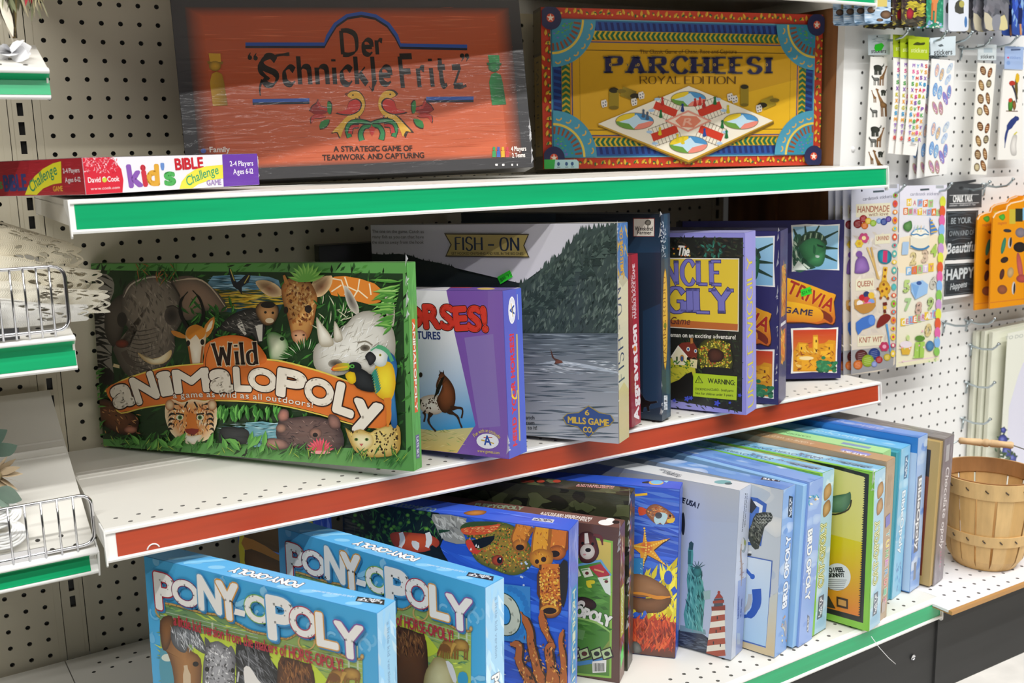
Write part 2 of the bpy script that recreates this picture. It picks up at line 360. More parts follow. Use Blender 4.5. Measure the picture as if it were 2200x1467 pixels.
# ---------------------------------------------------------------- printed artwork: flat inked shapes laid on a face of a box, sheet or card
SK = {  # skeleton letters, 10 units tall: strokes of x,y points; ~ marks a smooth stroke
'A': "0,0 4,10 8,0|1.5,3.5 6.5,3.5", 'B': "0,0 0,10|~0,10 4,10 6,9 6,6.5 4,5.3 0,5.3|~0,5.3 4.5,5.3 7,4 7,1.5 4.5,0 0,0",
'C': "~8,8 6,10 3,10 0,7 0,3 3,0 6,0 8,2", 'D': "0,0 0,10|~0,10 4,10 8,8 8,2 4,0 0,0", 'E': "0,0 0,10|0,10 6.5,10|0,5.2 5,5.2|0,0 6.5,0",
'F': "0,0 0,10|0,10 6.5,10|0,5.2 5,5.2", 'G': "~8,8 6,10 3,10 0,7 0,3 3,0 6,0 8,1.5|8,0 8,4.5|5,4.5 8,4.5", 'H': "0,0 0,10|8,0 8,10|0,5 8,5",
'I': "0,0 0,10", 'K': "0,0 0,10|0,4 7,10|2.2,5.8 7.5,0", 'L': "0,10 0,0|0,0 6,0", 'M': "0,0 0,10|0,10 4.5,2 9,10|9,10 9,0", 'N': "0,0 0,10|0,10 8,0|8,0 8,10",
'O': "~4.2,10 1.2,9 0,5 1.2,1 4.2,0 7.2,1 8.4,5 7.2,9 4.2,10", 'P': "0,0 0,10|~0,10 4,10 7,9.4 7,6 4,5 0,5", 'R': "0,0 0,10|~0,10 4,10 7,9.4 7,6 4,5 0,5|3.5,5 7.8,0",
'S': "~7,8.5 5,10 2,10 0.3,8 1,6 6,4.2 7,2.2 5,0 2,0 0,1.8", 'T': "4,0 4,10|0,10 8,10", 'U': "~0,10 0,3 2,0 6,0 8,3 8,10", 'V': "0,10 4,0 8,10",
'W': "0,10 2.7,0 5.5,8 8.3,0 11,10", 'Y': "0,10 4,5 8,10|4,5 4,0", 'a': "~5,5 3,6.2 .5,5 0,3 .5,.6 3,0 5,1.5|5,6 5,0", 'c': "~5,5 3,6.2 .5,5 0,3 .5,.8 3,0 5,1.2",
'd': "~5,5 3,6.2 .5,5 0,3 .5,.6 3,0 5,1.5|5,10 5,0", 'e': "0,3.2 5,3.2|~5,3.2 4.6,5.4 2.6,6.2 .5,5.2 0,3 .6,.7 3,0 5,1", 'h': "0,0 0,10|~0,4.5 2,6.2 4.5,6 5,4|5,4 5,0",
'i': "0,0 0,6|0,8.2 0,9", 'k': "0,0 0,10|0,2.6 4.6,6.2|1.6,3.8 5,0", 'l': "0,0 0,10", 'n': "0,0 0,6|~0,4.5 2,6.2 4.5,6 5,4|5,4 5,0", 'r': "0,0 0,6|~0,4.2 1.5,6 3.4,5.8",
't': "~1.6,9 1.6,2 2.6,.2 4.2,.6|0,6.2 4,6.2", 'z': "0,6 4.6,6|4.6,6 0,0|0,0 5,0", '-': "0,4.4 4,4.4", '!': "0,3 0,10|0,.2 0,.9", '.': "0,.2 0,.8", "'": "0,8 0,10",
'"': "0,8 0.4,9.6|1.8,8 2.2,9.6"}
def smooth(pts, closed=True, k=4):
    n = len(pts); out = []
    if n < 3: return list(pts)
    for i in range(n if closed else n-1):
        p0, p1, p2, p3 = ((pts[(i-1) % n], pts[i], pts[(i+1) % n], pts[(i+2) % n]) if closed else (pts[max(i-1, 0)], pts[i], pts[i+1], pts[min(i+2, n-1)]))
        for j in range(k):
            t = j/k
            out.append(tuple(.5*(2*p1[a]+(p2[a]-p0[a])*t+(2*p0[a]-5*p1[a]+4*p2[a]-p3[a])*t*t+(3*p1[a]-p0[a]-3*p2[a]+p3[a])*t**3) for a in (0, 1)))
    if not closed: out.append(pts[-1])
    return out
_gl = {}
def bglyph(ch):
    """one letter of the built-in sans: mesh, its outline edges and its width, cap height 1"""
    if ch not in _gl:
        cu = bpy.data.curves.new('t', 'FONT'); cu.body = ch; cu.size = 1; cu.resolution_u = 5; cu.fill_mode = 'FRONT'
        o = bpy.data.objects.new('t', cu); COL.objects.link(o)
        me = o.evaluated_get(bpy.context.evaluated_depsgraph_get()).to_mesh()
        v = [(p.co.x, p.co.y) for p in me.vertices]; f = [tuple(p.vertices) for p in me.polygons]
        bpy.data.objects.remove(o); bpy.data.curves.remove(cu)
        cnt = {}
        for q in f:
            for i in range(len(q)): e = tuple(sorted((q[i], q[i-1]))); cnt[e] = cnt.get(e, 0)+1
        ed = [e for e, n in cnt.items() if n == 1]
        x0 = min([p[0] for p in v], default=0); x1 = max([p[0] for p in v], default=.25)
        _gl[ch] = ([((x-x0)/.7, y/.7) for x, y in v], f, ed, (x1-x0)/.7)
    return _gl[ch]
class Art:
    def __init__(s, mb, M, O, U, V, w, h, mat=0, base=.004):
        s.mb = mb; s.O = Vector(O); s.U = Vector(U); s.V = Vector(V); s.N = s.U.cross(s.V).normalized(); s.w = w; s.h = h; s.mat = mat; s.d = base
        R = M.to_3x3(); T = M.translation/IN - Vector((0, 0, FZ))
        s.P0 = T + R @ s.O; s.A = R @ s.U; s.B = R @ s.V; s.Nw = R @ s.N; s.mode = None; s.rng = random.Random(7); s.clip = (0, 0, w, h); s.lay = 0
    def z(s, x0, y0, k): s.mode = (x0, y0, k); return s          # coordinates read off an enlarged detail of the photograph
    def flat(s): s.mode = None; return s                          # coordinates in inches, x from the left, y down from the top
    def uv(s, p):
        if s.mode is None: return (p[0], s.h-p[1])
        x = s.mode[0]+p[0]/s.mode[2]; y = s.mode[1]+p[1]/s.mode[2]
        d = FWD + RGT*((x-1100)/F_PX) + UPV*((733.5-y)/F_PX)
        t = (s.P0-CAM).dot(s.Nw)/d.dot(s.Nw); q = CAM + d*t - s.P0
        return (q.dot(s.A), q.dot(s.B))
    def up(s, k=1): s.d += .00022*k
    def ttri(s, T, c):
        s.lay = (s.lay+1) % 3; s.tri(T, [c]*3, s.d+s.lay*.0003)
    def tri(s, T, cols, d):
        """clip one triangle to the face and lay it down"""
        P = [(p[0], p[1], c) for p, c in zip(T, cols)]
        x0, y0, x1, y1 = s.clip
        for ax, lim, sg in ((0, x0, 1), (0, x1, -1), (1, y0, 1), (1, y1, -1)):
            if all((p[ax]-lim)*sg >= 0 for p in P): continue
            Q = []
            for i, p in enumerate(P):
                q = P[(i+1) % len(P)]; a = (p[ax]-lim)*sg; b_ = (q[ax]-lim)*sg
                if a >= 0: Q.append(p)
                if a*b_ < 0:
                    t = a/(a-b_); Q.append((p[0]+(q[0]-p[0])*t, p[1]+(q[1]-p[1])*t, mixc(p[2], q[2], t)))
            P = Q
            if len(P) < 3: return
        s.mb.face([s.O+s.U*p[0]+s.V*p[1]+s.N*d for p in P], mat=s.mat, cols=[p[2] for p in P])
    def _col(s, col, p):
        if isinstance(col, list):                                  # [(x,y),c0,(x,y),c1] linear ink blend
            (ax, ay), c0, (bx, by), c1 = col; dx, dy = bx-ax, by-ay
            t = max(0, min(1, ((p[0]-ax)*dx+(p[1]-ay)*dy)/(dx*dx+dy*dy))); return mixc(C(c0), C(c1), t)
        return C(col)
    def poly(s, pts, col, sm=0):
        if sm: pts = smooth(pts, True, sm)
        cs = [s._col(col, p) for p in pts]; uv = [s.uv(p) for p in pts]
        for t in tessellate_polygon([[Vector((x, y, 0)) for x, y in uv]]):
            s.tri([uv[i] for i in t], [cs[i] for i in t], s.d)
        s.up()
    def rect(s, x0, y0, x1, y1, col): s.poly([(x0, y0), (x1, y0), (x1, y1), (x0, y1)], col)
    def fill(s, col):
        m = s.mode; s.mode = None; s.rect(0, 0, s.w, s.h, col); s.mode = m
    def blob(s, pts, cc, ce, c=None, sm=3, mid=.55):
        """shape that blends from colour cc at c to ce at its edge"""
        if sm: pts = smooth(pts, True, sm)
        if c is None: c = (sum(p[0] for p in pts)/len(pts), sum(p[1] for p in pts)/len(pts))
        A, B = C(cc), C(ce); m = [(c[0]+(p[0]-c[0])*mid, c[1]+(p[1]-c[1])*mid) for p in pts]; am = mixc(A, B, .35); n = len(pts)
        cu = s.uv(c); mu = [s.uv(p) for p in m]; pu = [s.uv(p) for p in pts]
        for i in range(n):
            j = (i+1) % n
            s.tri([cu, mu[i], mu[j]], [A, am, am], s.d); s.tri([mu[i], pu[i], pu[j]], [am, B, B], s.d); s.tri([mu[i], pu[j], mu[j]], [am, B, am], s.d)
        s.up()
    def ell(s, x, y, rx, ry, col, edge=None, rot=0, n=18):
        c, q = cos(radians(rot)), sin(radians(rot))
        pts = [(x+rx*cos(2*pi*i/n)*c-ry*sin(2*pi*i/n)*q, y+rx*cos(2*pi*i/n)*q+ry*sin(2*pi*i/n)*c) for i in range(n)]
        if edge is None: s.poly(pts, col)
        else: s.blob(pts, col, edge, (x, y), 0)
    def line(s, pts, w, col, closed=False, sm=0):
        if sm: pts = smooth(pts, closed, sm)
        n = len(pts); ws = w if isinstance(w, (list, tuple)) else [w]*n
        if len(ws) != n: ws = [ws[0]+(ws[-1]-ws[0])*i/(n-1) if len(ws) == 2 else ws[min(int(i/(n-1)*(len(ws)-1)+.5), len(ws)-1)] for i in range(n)]
        L = []; R = []
        for i in range(n):
            a = pts[i-1] if (i or closed) else pts[i]; b_ = pts[(i+1) % n] if (i < n-1 or closed) else pts[i]
            dx, dy = b_[0]-a[0], b_[1]-a[1]; l = hypot(dx, dy) or 1; k = ws[i]/2/l
            L.append((pts[i][0]-dy*k, pts[i][1]+dx*k)); R.append((pts[i][0]+dy*k, pts[i][1]-dx*k))
        cs = [s._col(col, p) for p in pts]; L = [s.uv(p) for p in L]; R = [s.uv(p) for p in R]
        for i in range(n if closed else n-1):
            j = (i+1) % n
            s.tri([L[i], L[j], R[j]], [cs[i], cs[j], cs[j]], s.d); s.tri([L[i], R[j], R[i]], [cs[i], cs[j], cs[i]], s.d)
        s.up()
    def dabs(s, reg, n, L, w, ang, cols, jit=20, follow=None):
        """n short brush marks inside a region (box or polygon)"""
        r = s.rng
        if len(reg) == 4 and not isinstance(reg[0], tuple): reg = [(reg[0], reg[1]), (reg[2], reg[1]), (reg[2], reg[3]), (reg[0], reg[3])]
        xs = [p[0] for p in reg]; ys = [p[1] for p in reg]; k = 0
        cl = [C(c) for c in cols]
        for _ in range(n*6):
            if k >= n: break
            x = r.uniform(min(xs), max(xs)); y = r.uniform(min(ys), max(ys)); ins = False; j = len(reg)-1
            for i in range(len(reg)):
                if (reg[i][1] > y) != (reg[j][1] > y) and x < (reg[j][0]-reg[i][0])*(y-reg[i][1])/(reg[j][1]-reg[i][1])+reg[i][0]: ins = not ins
                j = i
            if not ins: continue
            k += 1; a = radians((follow(x, y) if follow else ang)+r.uniform(-jit, jit)); l = L*r.uniform(.6, 1.3); q = w*r.uniform(.6, 1.3)/2
            dx, dy = cos(a)*l/2, sin(a)*l/2; nx, ny = -sin(a)*q, cos(a)*q; c = r.choice(cl); g = r.uniform(.85, 1.15); c = (c[0]*g, c[1]*g, c[2]*g, 1)
            P = [s.uv(p) for p in ((x-dx, y-dy), (x+nx, y+ny), (x+dx, y+dy), (x-nx, y-ny))]
            d = s.d + (k % 24)*.00009
            s.tri(P[:3], [c]*3, d); s.tri([P[0], P[2], P[3]], [c]*3, d)
        s.d += 24*.00009; s.up()
    def leaf(s, x, y, ang, L, w, c0, c1):
        a = radians(ang); dx, dy = cos(a), sin(a); nx, ny = -dy, dx
        P = [(x, y), (x+dx*L*.35+nx*w*.5, y+dy*L*.35+ny*w*.5), (x+dx*L*.7+nx*w*.38, y+dy*L*.7+ny*w*.38), (x+dx*L, y+dy*L)]
        Q = [(x, y), (x+dx*L, y+dy*L), (x+dx*L*.7-nx*w*.38, y+dy*L*.7-ny*w*.38), (x+dx*L*.35-nx*w*.5, y+dy*L*.35-ny*w*.5)]
        s.poly(P, c0); s.d -= .00022; s.poly(Q, c1)
    def text(s, t, p0, p1, hh, col, bold=.0, out=None, font='sans', arc=0, it=0, wob=0, track=.12, thick=1.5, thin=.5, nib=None, serif=1.6, cols=None, outs=None, hs=None):
        """letters from p0 to p1 along the base line, hh tall; out=(width, colour) lays an edge under them"""
        a = s.uv(p0); b_ = s.uv(p1); dx, dy = p1[0]-p0[0], p1[1]-p0[1]; l = hypot(dx, dy)
        if s.mode is None: H = hh
        else: q = s.uv((p0[0]+dy/l*hh, p0[1]-dx/l*hh)); H = abs((q[0]-a[0])*-(b_[1]-a[1])+(q[1]-a[1])*(b_[0]-a[0]))/hypot(b_[0]-a[0], b_[1]-a[1])
        ex, ey = b_[0]-a[0], b_[1]-a[1]; Lw = hypot(ex, ey); ex /= Lw; ey /= Lw; nx, ny = -ey, ex
        gl = []; X = 0; r = random.Random(len(t)*7+3)
        for ch in t:
            if ch == ' ': X += .38; gl.append(None); continue
            if font == 'sans': v, f, ed, adv = bglyph(ch); f = (f, ed)
            else:
                if ch not in SK: ch = ch.upper() if ch.upper() in SK else 'I'
                st = SK[ch]; v = None; f = st; adv = max(float(p.split(',')[0]) for q in st.replace('~', '').split('|') for p in q.split())/10 + thick/10*(.55 if ch in 'EFLTCce' else 1)
            gl.append((ch, X, adv, v, f, r.uniform(-wob, wob))); X += adv+track
        X -= track
        def place(x, y, g):
            ch, x0, adv, v, f, w_ = g
            if hs: k_ = hs[gidx % len(hs)]; y = y*k_
            if w_: cx, cyy = x0+adv/2, .5; c_, q_ = cos(w_), sin(w_); xx, yy = x-cx, y-cyy; x = cx+xx*c_-yy*q_; y = cyy+xx*q_+yy*c_
            x += it*y; u = x/X*Lw; tt = x/X; y = y*H
            off = arc*4*tt*(1-tt)*H; sl = arc*4*(1-2*tt)*H/Lw; k = 1/math.sqrt(1+sl*sl)
            return (a[0]+ex*u+nx*off+(nx*k-ex*sl*k)*y, a[1]+ey*u+ny*off+(ny*k-ey*sl*k)*y)
        rings = ([(out[0], out[1])] if out else [])+[(0, None)]
        for grow, oc in rings:
            for gidx, g in enumerate(gl):
                if g is None: continue
                ch, x0, adv, v, f, w_ = g
                c = C((outs[gidx % len(outs)] if outs and oc else oc) or (cols[gidx % len(cols)] if cols else col))
                if font == 'sans':
                    P = [place(x0+x, y, g) for x, y in v]
                    for t3 in f[0]:
                        for i in range(1, len(t3)-1): s.tri([P[t3[0]], P[t3[i]], P[t3[i+1]]], [c]*3, s.d+.001)
                    gr = (bold+grow)*H
                    if gr > 0:
                        for i, j in f[1]:
                            s.lay = (s.lay+1) % 3; dd = s.d+s.lay*.0003
                            (ax, ay), (bx, by) = P[i], P[j]; ddx, ddy = bx-ax, by-ay; ll = hypot(ddx, ddy) or 1; ddx *= gr/ll; ddy *= gr/ll
                            E6 = [(ax-ddy, ay+ddx), (ax-ddx*.8-ddy*.5, ay-ddy*.8+ddx*.5), (ax-ddx*.8+ddy*.5, ay-ddy*.8-ddx*.5), (ax+ddy, ay-ddx), (bx+ddy, by-ddx), (bx+ddx*.8, by+ddy*.8), (bx-ddy, by+ddx)]
                            for k in range(1, 6): s.tri([E6[0], E6[k], E6[k+1]], [c]*3, dd)
                else:
                    sub = []
                    for st in f.split('|'):
                        pp = [tuple(float(k) for k in p.split(',')) for p in st.lstrip('~').split()]
                        sub += [(True, pp)] if st.startswith('~') else [(False, pp[i:i+2]) for i in range(len(pp)-1)]
                    for sm_, pts in sub:
                        s.lay = (s.lay+1) % 3; sd = s.d+s.lay*.0003
                        ends = (pts[0], pts[-1]); 
                        if sm_: pts = smooth(pts, False, 4)
                        pts = [(x0+(px+thick/2)/10, py/10) for px, py in pts]
                        n = len(pts); Lf = []; Rt = []
                        for i in range(n):
                            A_ = pts[max(i-1, 0)]; B_ = pts[min(i+1, n-1)]; ddx, ddy = B_[0]-A_[0], B_[1]-A_[1]; ll = hypot(ddx, ddy) or 1; ddx /= ll; ddy /= ll
                            if nib is None: wd = thin+(thick-thin)*abs(ddy)**1.5
                            else: wd = thin+(thick-thin)*abs(ddx*sin(nib)-ddy*cos(nib))
                            wd = wd/10/2+grow
                            ext = (grow if grow else 0)
                            px, py = pts[i]
                            if i == 0: px -= ddx*ext; py -= ddy*ext
                            if i == n-1: px += ddx*ext; py += ddy*ext
                            Lf.append(place(px-ddy*wd, py+ddx*wd, g)); Rt.append(place(px+ddy*wd, py-ddx*wd, g))
                        for i in range(n-1):
                            s.tri([Lf[i], Lf[i+1], Rt[i+1]], [c]*3, sd); s.tri([Lf[i], Rt[i+1], Rt[i]], [c]*3, sd)
                        if serif and not sm_:
                            for (px, py), (qx, qy) in ((pts[0], pts[1]), (pts[-1], pts[-2])):
                                if abs(py-qy) > .3 and (py < .05 or py > .55):
                                    w2 = serif/10+grow; h2 = thin/10/2+grow
                                    P = [place(px+sx*w2, py+sy*h2+(thin/20 if py < .05 else -thin/20), g) for sx, sy in ((-1, -1), (1, -1), (1, 1), (-1, 1))]
                                    s.tri(P[:3], [c]*3, sd); s.tri([P[0], P[2], P[3]], [c]*3, sd)
                pass
            s.d += .0013
            s.d += .0001
    def lines(s, rows, x, y, dy, hh, col, w=None, bold=0, **k):
        for i, t in enumerate(rows): s.text(t, (x, y+dy*i), (x+(w[i] if isinstance(w, list) else (w or len(t)*hh*.62)), y+dy*i), hh, col, bold, **k)
class Box:
    """a board game box: an Empty with the lid as its first part; faces front, right, left, top take artwork"""
    def __init__(s, key, label, body, side=None, top=None, mat=None, group=None, bev=.035):
        s.M, s.w, s.h, s.t = box_frame(key); s.key = key
        s.root = thing('game_box', label, 'board game', M=s.M, group=group); s.b = MB(); w, h, t = s.w, s.h, s.t
        s.b.box((-w/2, -t/2, 0), (w/2, t/2, h), C(body), bev=bev); s.mat = mat or M_print
        s.side = side; e = .012
        s.front = Art(s.b, s.M, (-w/2, -t/2, 0), (1, 0, 0), (0, 0, 1), w, h)
        s.right = Art(s.b, s.M, (w/2, -t/2, 0), (0, 1, 0), (0, 0, 1), t, h)
        s.left = Art(s.b, s.M, (-w/2, t/2, 0), (0, -1, 0), (0, 0, 1), t, h)
        s.top = Art(s.b, s.M, (-w/2, -t/2, h), (1, 0, 0), (0, 1, 0), w, t)
        for a in (s.front, s.right, s.left, s.top): a.clip = (e, e, a.w-e, a.h-e)
        if side: s.right.fill(side); s.left.fill(side)
        if top: s.top.fill(top)
    def done(s): return lb(s.b, 'lid', s.mat, s.root)
    def sticker(s, pts, z, face='front', txt=None):
        """green price sticker stuck on a face"""
        a0 = getattr(s, face); b = MB(); a = Art(b, s.M, a0.O, a0.U, a0.V, a0.w, a0.h, base=a0.d+.004); a.z(*z); a.poly(pts, '#2fd62f')
        if txt: a.text(txt, ((pts[0][0]*.2+pts[3][0]*.8)*.9+pts[2][0]*.1, (pts[0][1]*.25+pts[3][1]*.75)*.9+pts[2][1]*.1), ((pts[1][0]*.25+pts[2][0]*.75), (pts[1][1]*.25+pts[2][1]*.75)), (pts[3][1]-pts[0][1])*.45, '#12601a', .01)
        return lb(b, 'price_sticker', M_print, s.root, 'fluorescent green price sticker')
    def crinkle(s, x0, x1, z0, z1, n=14, seed=1, side='right'):
        """bunched shrink film along a box corner"""
        b = MB(); r = random.Random(seed); w, t = s.w, s.t
        for i in range(n):
            z = r.uniform(z0, z1); L = r.uniform(.12, .7); o = r.uniform(.015, .05); xs = w/2+.006; k = r.uniform(-.1, .1); u = r.uniform(.01, .16); v_ = r.uniform(.02, .2)
            a = (xs-u, -t/2-.012, z); c_ = (xs+o*.5, -t/2-o, z+L*.4+k*.3); e = (xs-u*.4, -t/2-.013, z+L); d = (xs+.012, -t/2+v_, z+L*.5+k)
            b.face([a, c_, e], (1, 1, 1, 1)); b.face([c_, d, e], (1, 1, 1, 1))
        return lb(b, 'film_crease', M_film, s.root, 'crumpled clear shrink film at the box corner')
# ---------------------------------------------------------------- upper shelf
def fritz():
    B = Box('fritz', 'large orange board game box with black gothic lettering and two birds, leaning back', '#3b3b3d', '#2f2f31', '#2a2a2c', M_wrap)
    a = B.front.z(360, 0, 2.75); a.fill('#3b3a3c')
    m = a.mode; a.flat(); w, h = a.w, a.h
    x0, y0, x1, y1 = .7, .45, w-.65, h-.62
    a.rect(x0, y0, x1, y1, [(0, y0), '#b4502c', (0, y1), '#cb6440'])  # lighter towards the foot: light below the upper shelf's shadow painted in
    a.dabs((x0, y0, x1, y1), 420, 2.2, .05, 0, ['#b9522c', '#c8603a', '#bd5632', '#cd6a44'], 3)
    K_ = '#3b3a3c'; O_ = '#c05830'                                # the painted wood fades softly into the charcoal frame
    for e, P_, g in ((.9, [(x0, y0), (x0+.9, y0+.5), (x0+.9, y1-.3), (x0, y1)], [(x0, 0), '#4a3632', (x0+.9, 0), '#b9542e']), (.9, [(x1, y0), (x1-.9, y0+.5), (x1-.9, y1-.3), (x1, y1)], [(x1, 0), '#4a3632', (x1-.9, 0), '#b9542e']),
                     (.5, [(x0, y0), (x1, y0), (x1-.9, y0+.5), (x0+.9, y0+.5)], [(0, y0), '#4a3632', (0, y0+.5), '#b4502c']), (.3, [(x0, y1), (x1, y1), (x1-.9, y1-.3), (x0+.9, y1-.3)], [(0, y1), '#6a443a', (0, y1-.3), '#c8623e'])): a.poly(P_, g)
    a.line([(.35, .2), (.35, h-.3)], .7, K_); a.line([(w-.32, .2), (w-.32, h-.3)], .64, K_); a.line([(.3, .22), (w-.3, .22)], .44, K_); a.line([(.3, h-.31), (w-.3, h-.31)], .62, K_)
    a.mode = m
    for dy, c, wd in ((10, '#1b2130', 24), (-2, '#2c55a8', 20)):
        a.line([(460, 263+dy), (926, 263+dy), (946, 215+dy), (990, 145+dy), (1060, 95+dy), (1145, 80+dy), (1230, 97+dy), (1305, 145+dy), (1352, 210+dy), (1376, 268+dy), (1770, 276+dy)], wd, c)
        a.line([(502, 598+dy), (838, 592+dy)], wd, c); a.line([(1528, 584+dy), (1808, 582+dy)], wd, c)
    K = dict(font='black', nib=radians(40), serif=0, thick=2.7, thin=.55)
    a.text('Der', (1022, 322), (1288, 322), 140, '#211d1a', track=.14, **K)
    a.text('Schnickle', (548, 500), (1322, 497), 168, '#211d1a', track=.1, **K)
    a.text('Fritz', (1376, 520), (1760, 505), 186, '#211d1a', track=.1, **K)
    a.line([(720, 320), (640, 330), (560, 360), (548, 420), (600, 470)], [22, 14, 20, 26, 20], '#211d1a', sm=4); a.line([(560, 470), (545, 520), (548, 566)], [16, 6], '#211d1a', sm=3)
    a.line([(1228, 470), (1215, 510), (1210, 535), (1190, 510)], [22, 16, 4], '#211d1a', sm=3)
    a.line([(1765, 505), (1725, 522), (1690, 518)], [16, 6], '#211d1a')
    for x, y in ((486, 335), (520, 338), (1740, 336), (1768, 336)):
        a.ell(x, y+(6 if x < 900 else -6), 13, 14, '#211d1a'); a.line([(x+(-8 if x < 900 else 10), y), (x+(4 if x < 900 else -4), y+(-24 if x < 900 else 28))], [12, 3], '#211d1a')
    def P(pts, mir): return [((2410-x) if mir else x, y-(4 if mir else 0)) for x, y in pts]
    for mir in (0, 1):
        yb = [(1062, 565), (1085, 542), (1130, 545), (1162, 590), (1160, 650), (1120, 700), (1065, 725), (1035, 775), (1020, 812), (1003, 780), (972, 782), (1015, 735), (1058, 690), (1125, 645), (1122, 598), (1085, 582)]
        a.poly([(x+(x-1090)*.05, y+(y-660)*.05) for x, y in P(yb, mir)], '#3a2a1c', 3); a.poly(P(yb, mir), '#d9a83a', 3)
        rw = [(1000, 665), (1055, 648), (1072, 605), (1112, 588), (1140, 612), (1128, 652), (1075, 676)]
        a.poly(P([(1072+(x-1072)*1.12, 632+(y-632)*1.15) for x, y in rw], mir), '#2c1a16', 3); a.poly(P(rw, mir), '#c4342c', 3)
        a.line(P([(1062, 565), (1050, 556), (1062, 548)], mir), 6, '#3a2a1c'); a.ell(*P([(1095, 562)], mir)[0], 5, 5, '#221a14')
        a.line(P([(1110, 695), (1120, 715)], mir), 6, '#2c1f16'); a.line(P([(1130, 685), (1138, 706)], mir), 6, '#2c1f16')
        for pts, c in (([(890, 590), (880, 640), (930, 670), (945, 640), (905, 628)], '#b02e24'), ([(840, 655), (880, 610), (900, 650), (945, 660), (900, 680)], '#8c1f1a'),
                       ([(850, 730), (850, 690), (890, 672), (935, 690), (900, 700), (870, 700)], '#b02e24'), ([(945, 600), (968, 620), (962, 675), (945, 660)], '#2f7a3c'), ([(900, 760), (905, 720), (955, 705), (940, 745)], '#2f7a3c')):
            a.poly([(x*1.0+(x-905)*.08, y+(y-675)*.08) for x, y in P(pts, mir)] if not mir else [(x+(x-1505)*.08, y+(y-675)*.08) for x, y in P(pts, mir)], '#2a1512', 2); a.poly(P(pts, mir), c, 2)
        for pts, c, wd in (([(1205, 735), (1150, 718), (1090, 722), (1062, 760), (1075, 812)], '#2f7f48', 22), ([(1200, 745), (1160, 752), (1140, 790), (1148, 830)], '#2f7f48', 24), ([(1130, 745), (1090, 750), (1078, 790)], '#b83230', 20)):
            a.line(P(pts, mir), [wd+7, wd+12], '#1e2a1c', sm=3); a.line(P(pts, mir), [wd*.6, wd+4], c, sm=3)
    a.poly([(1190, 760), (1208, 748), (1226, 760), (1208, 805)], '#b83230', 2)
    for x, y, s, c, d in ((240, 315, 1, '#d2a02c', '#8a6a1c'), (1890, 325, .95, '#2c8a48', '#175a2c')):
        T = lambda pts: [(x+px*s, y+py*s) for px, py in pts]
        a.poly(T([(-6, 48), (88, 50), (84, 66), (-2, 64)]), d); a.poly(T([(2, 0), (72, 2), (76, 52), (10, 50)]), c); a.ell(x+40*s, y+76*s, 36*s, 30*s, c, d)
        a.poly(T([(10, 170), (22, 122), (50, 108), (82, 124), (94, 170), (116, 308), (28, 312)]), [(x, y), c, (x+120*s, y), d])
    a.text('A STRATEGIC GAME OF', (982, 896), (1446, 891), 32, '#2e1d16', .03); a.text('TEAMWORK AND CAPTURING', (916, 948), (1516, 932), 33, '#2e1d16', .03)
    a.text('Family', (250, 900), (368, 898), 32, '#eee4dc', .03); a.ell(212, 892, 16, 14, '#4a62b8')
    for i, c in enumerate(('#3d9a58', '#3c62b4', '#dcb032', '#c8434a')):
        x = 1928+i*26; a.poly([(x-10, 930), (x-10, 892), (x+10, 890), (x+12, 928)], c); a.ell(x, 882, 8, 9, c); a.rect(x-7, 868, x+7, 876, c)
    a.text('4 Players', (2030, 894), (2118, 890), 27, '#f4ece6', .03); a.text('2 Teams', (2036, 932), (2112, 928), 27, '#f4ece6', .03)
    for x, wd in ((1935, 24), (1975, 24), (2030, 16), (2062, 10)): a.rect(x, 968, x+wd*.6, 980, '#e8e4e2')
    B.done(); B.crinkle(0, 0, .2, 2.6, 12, 3); return B
fritz()
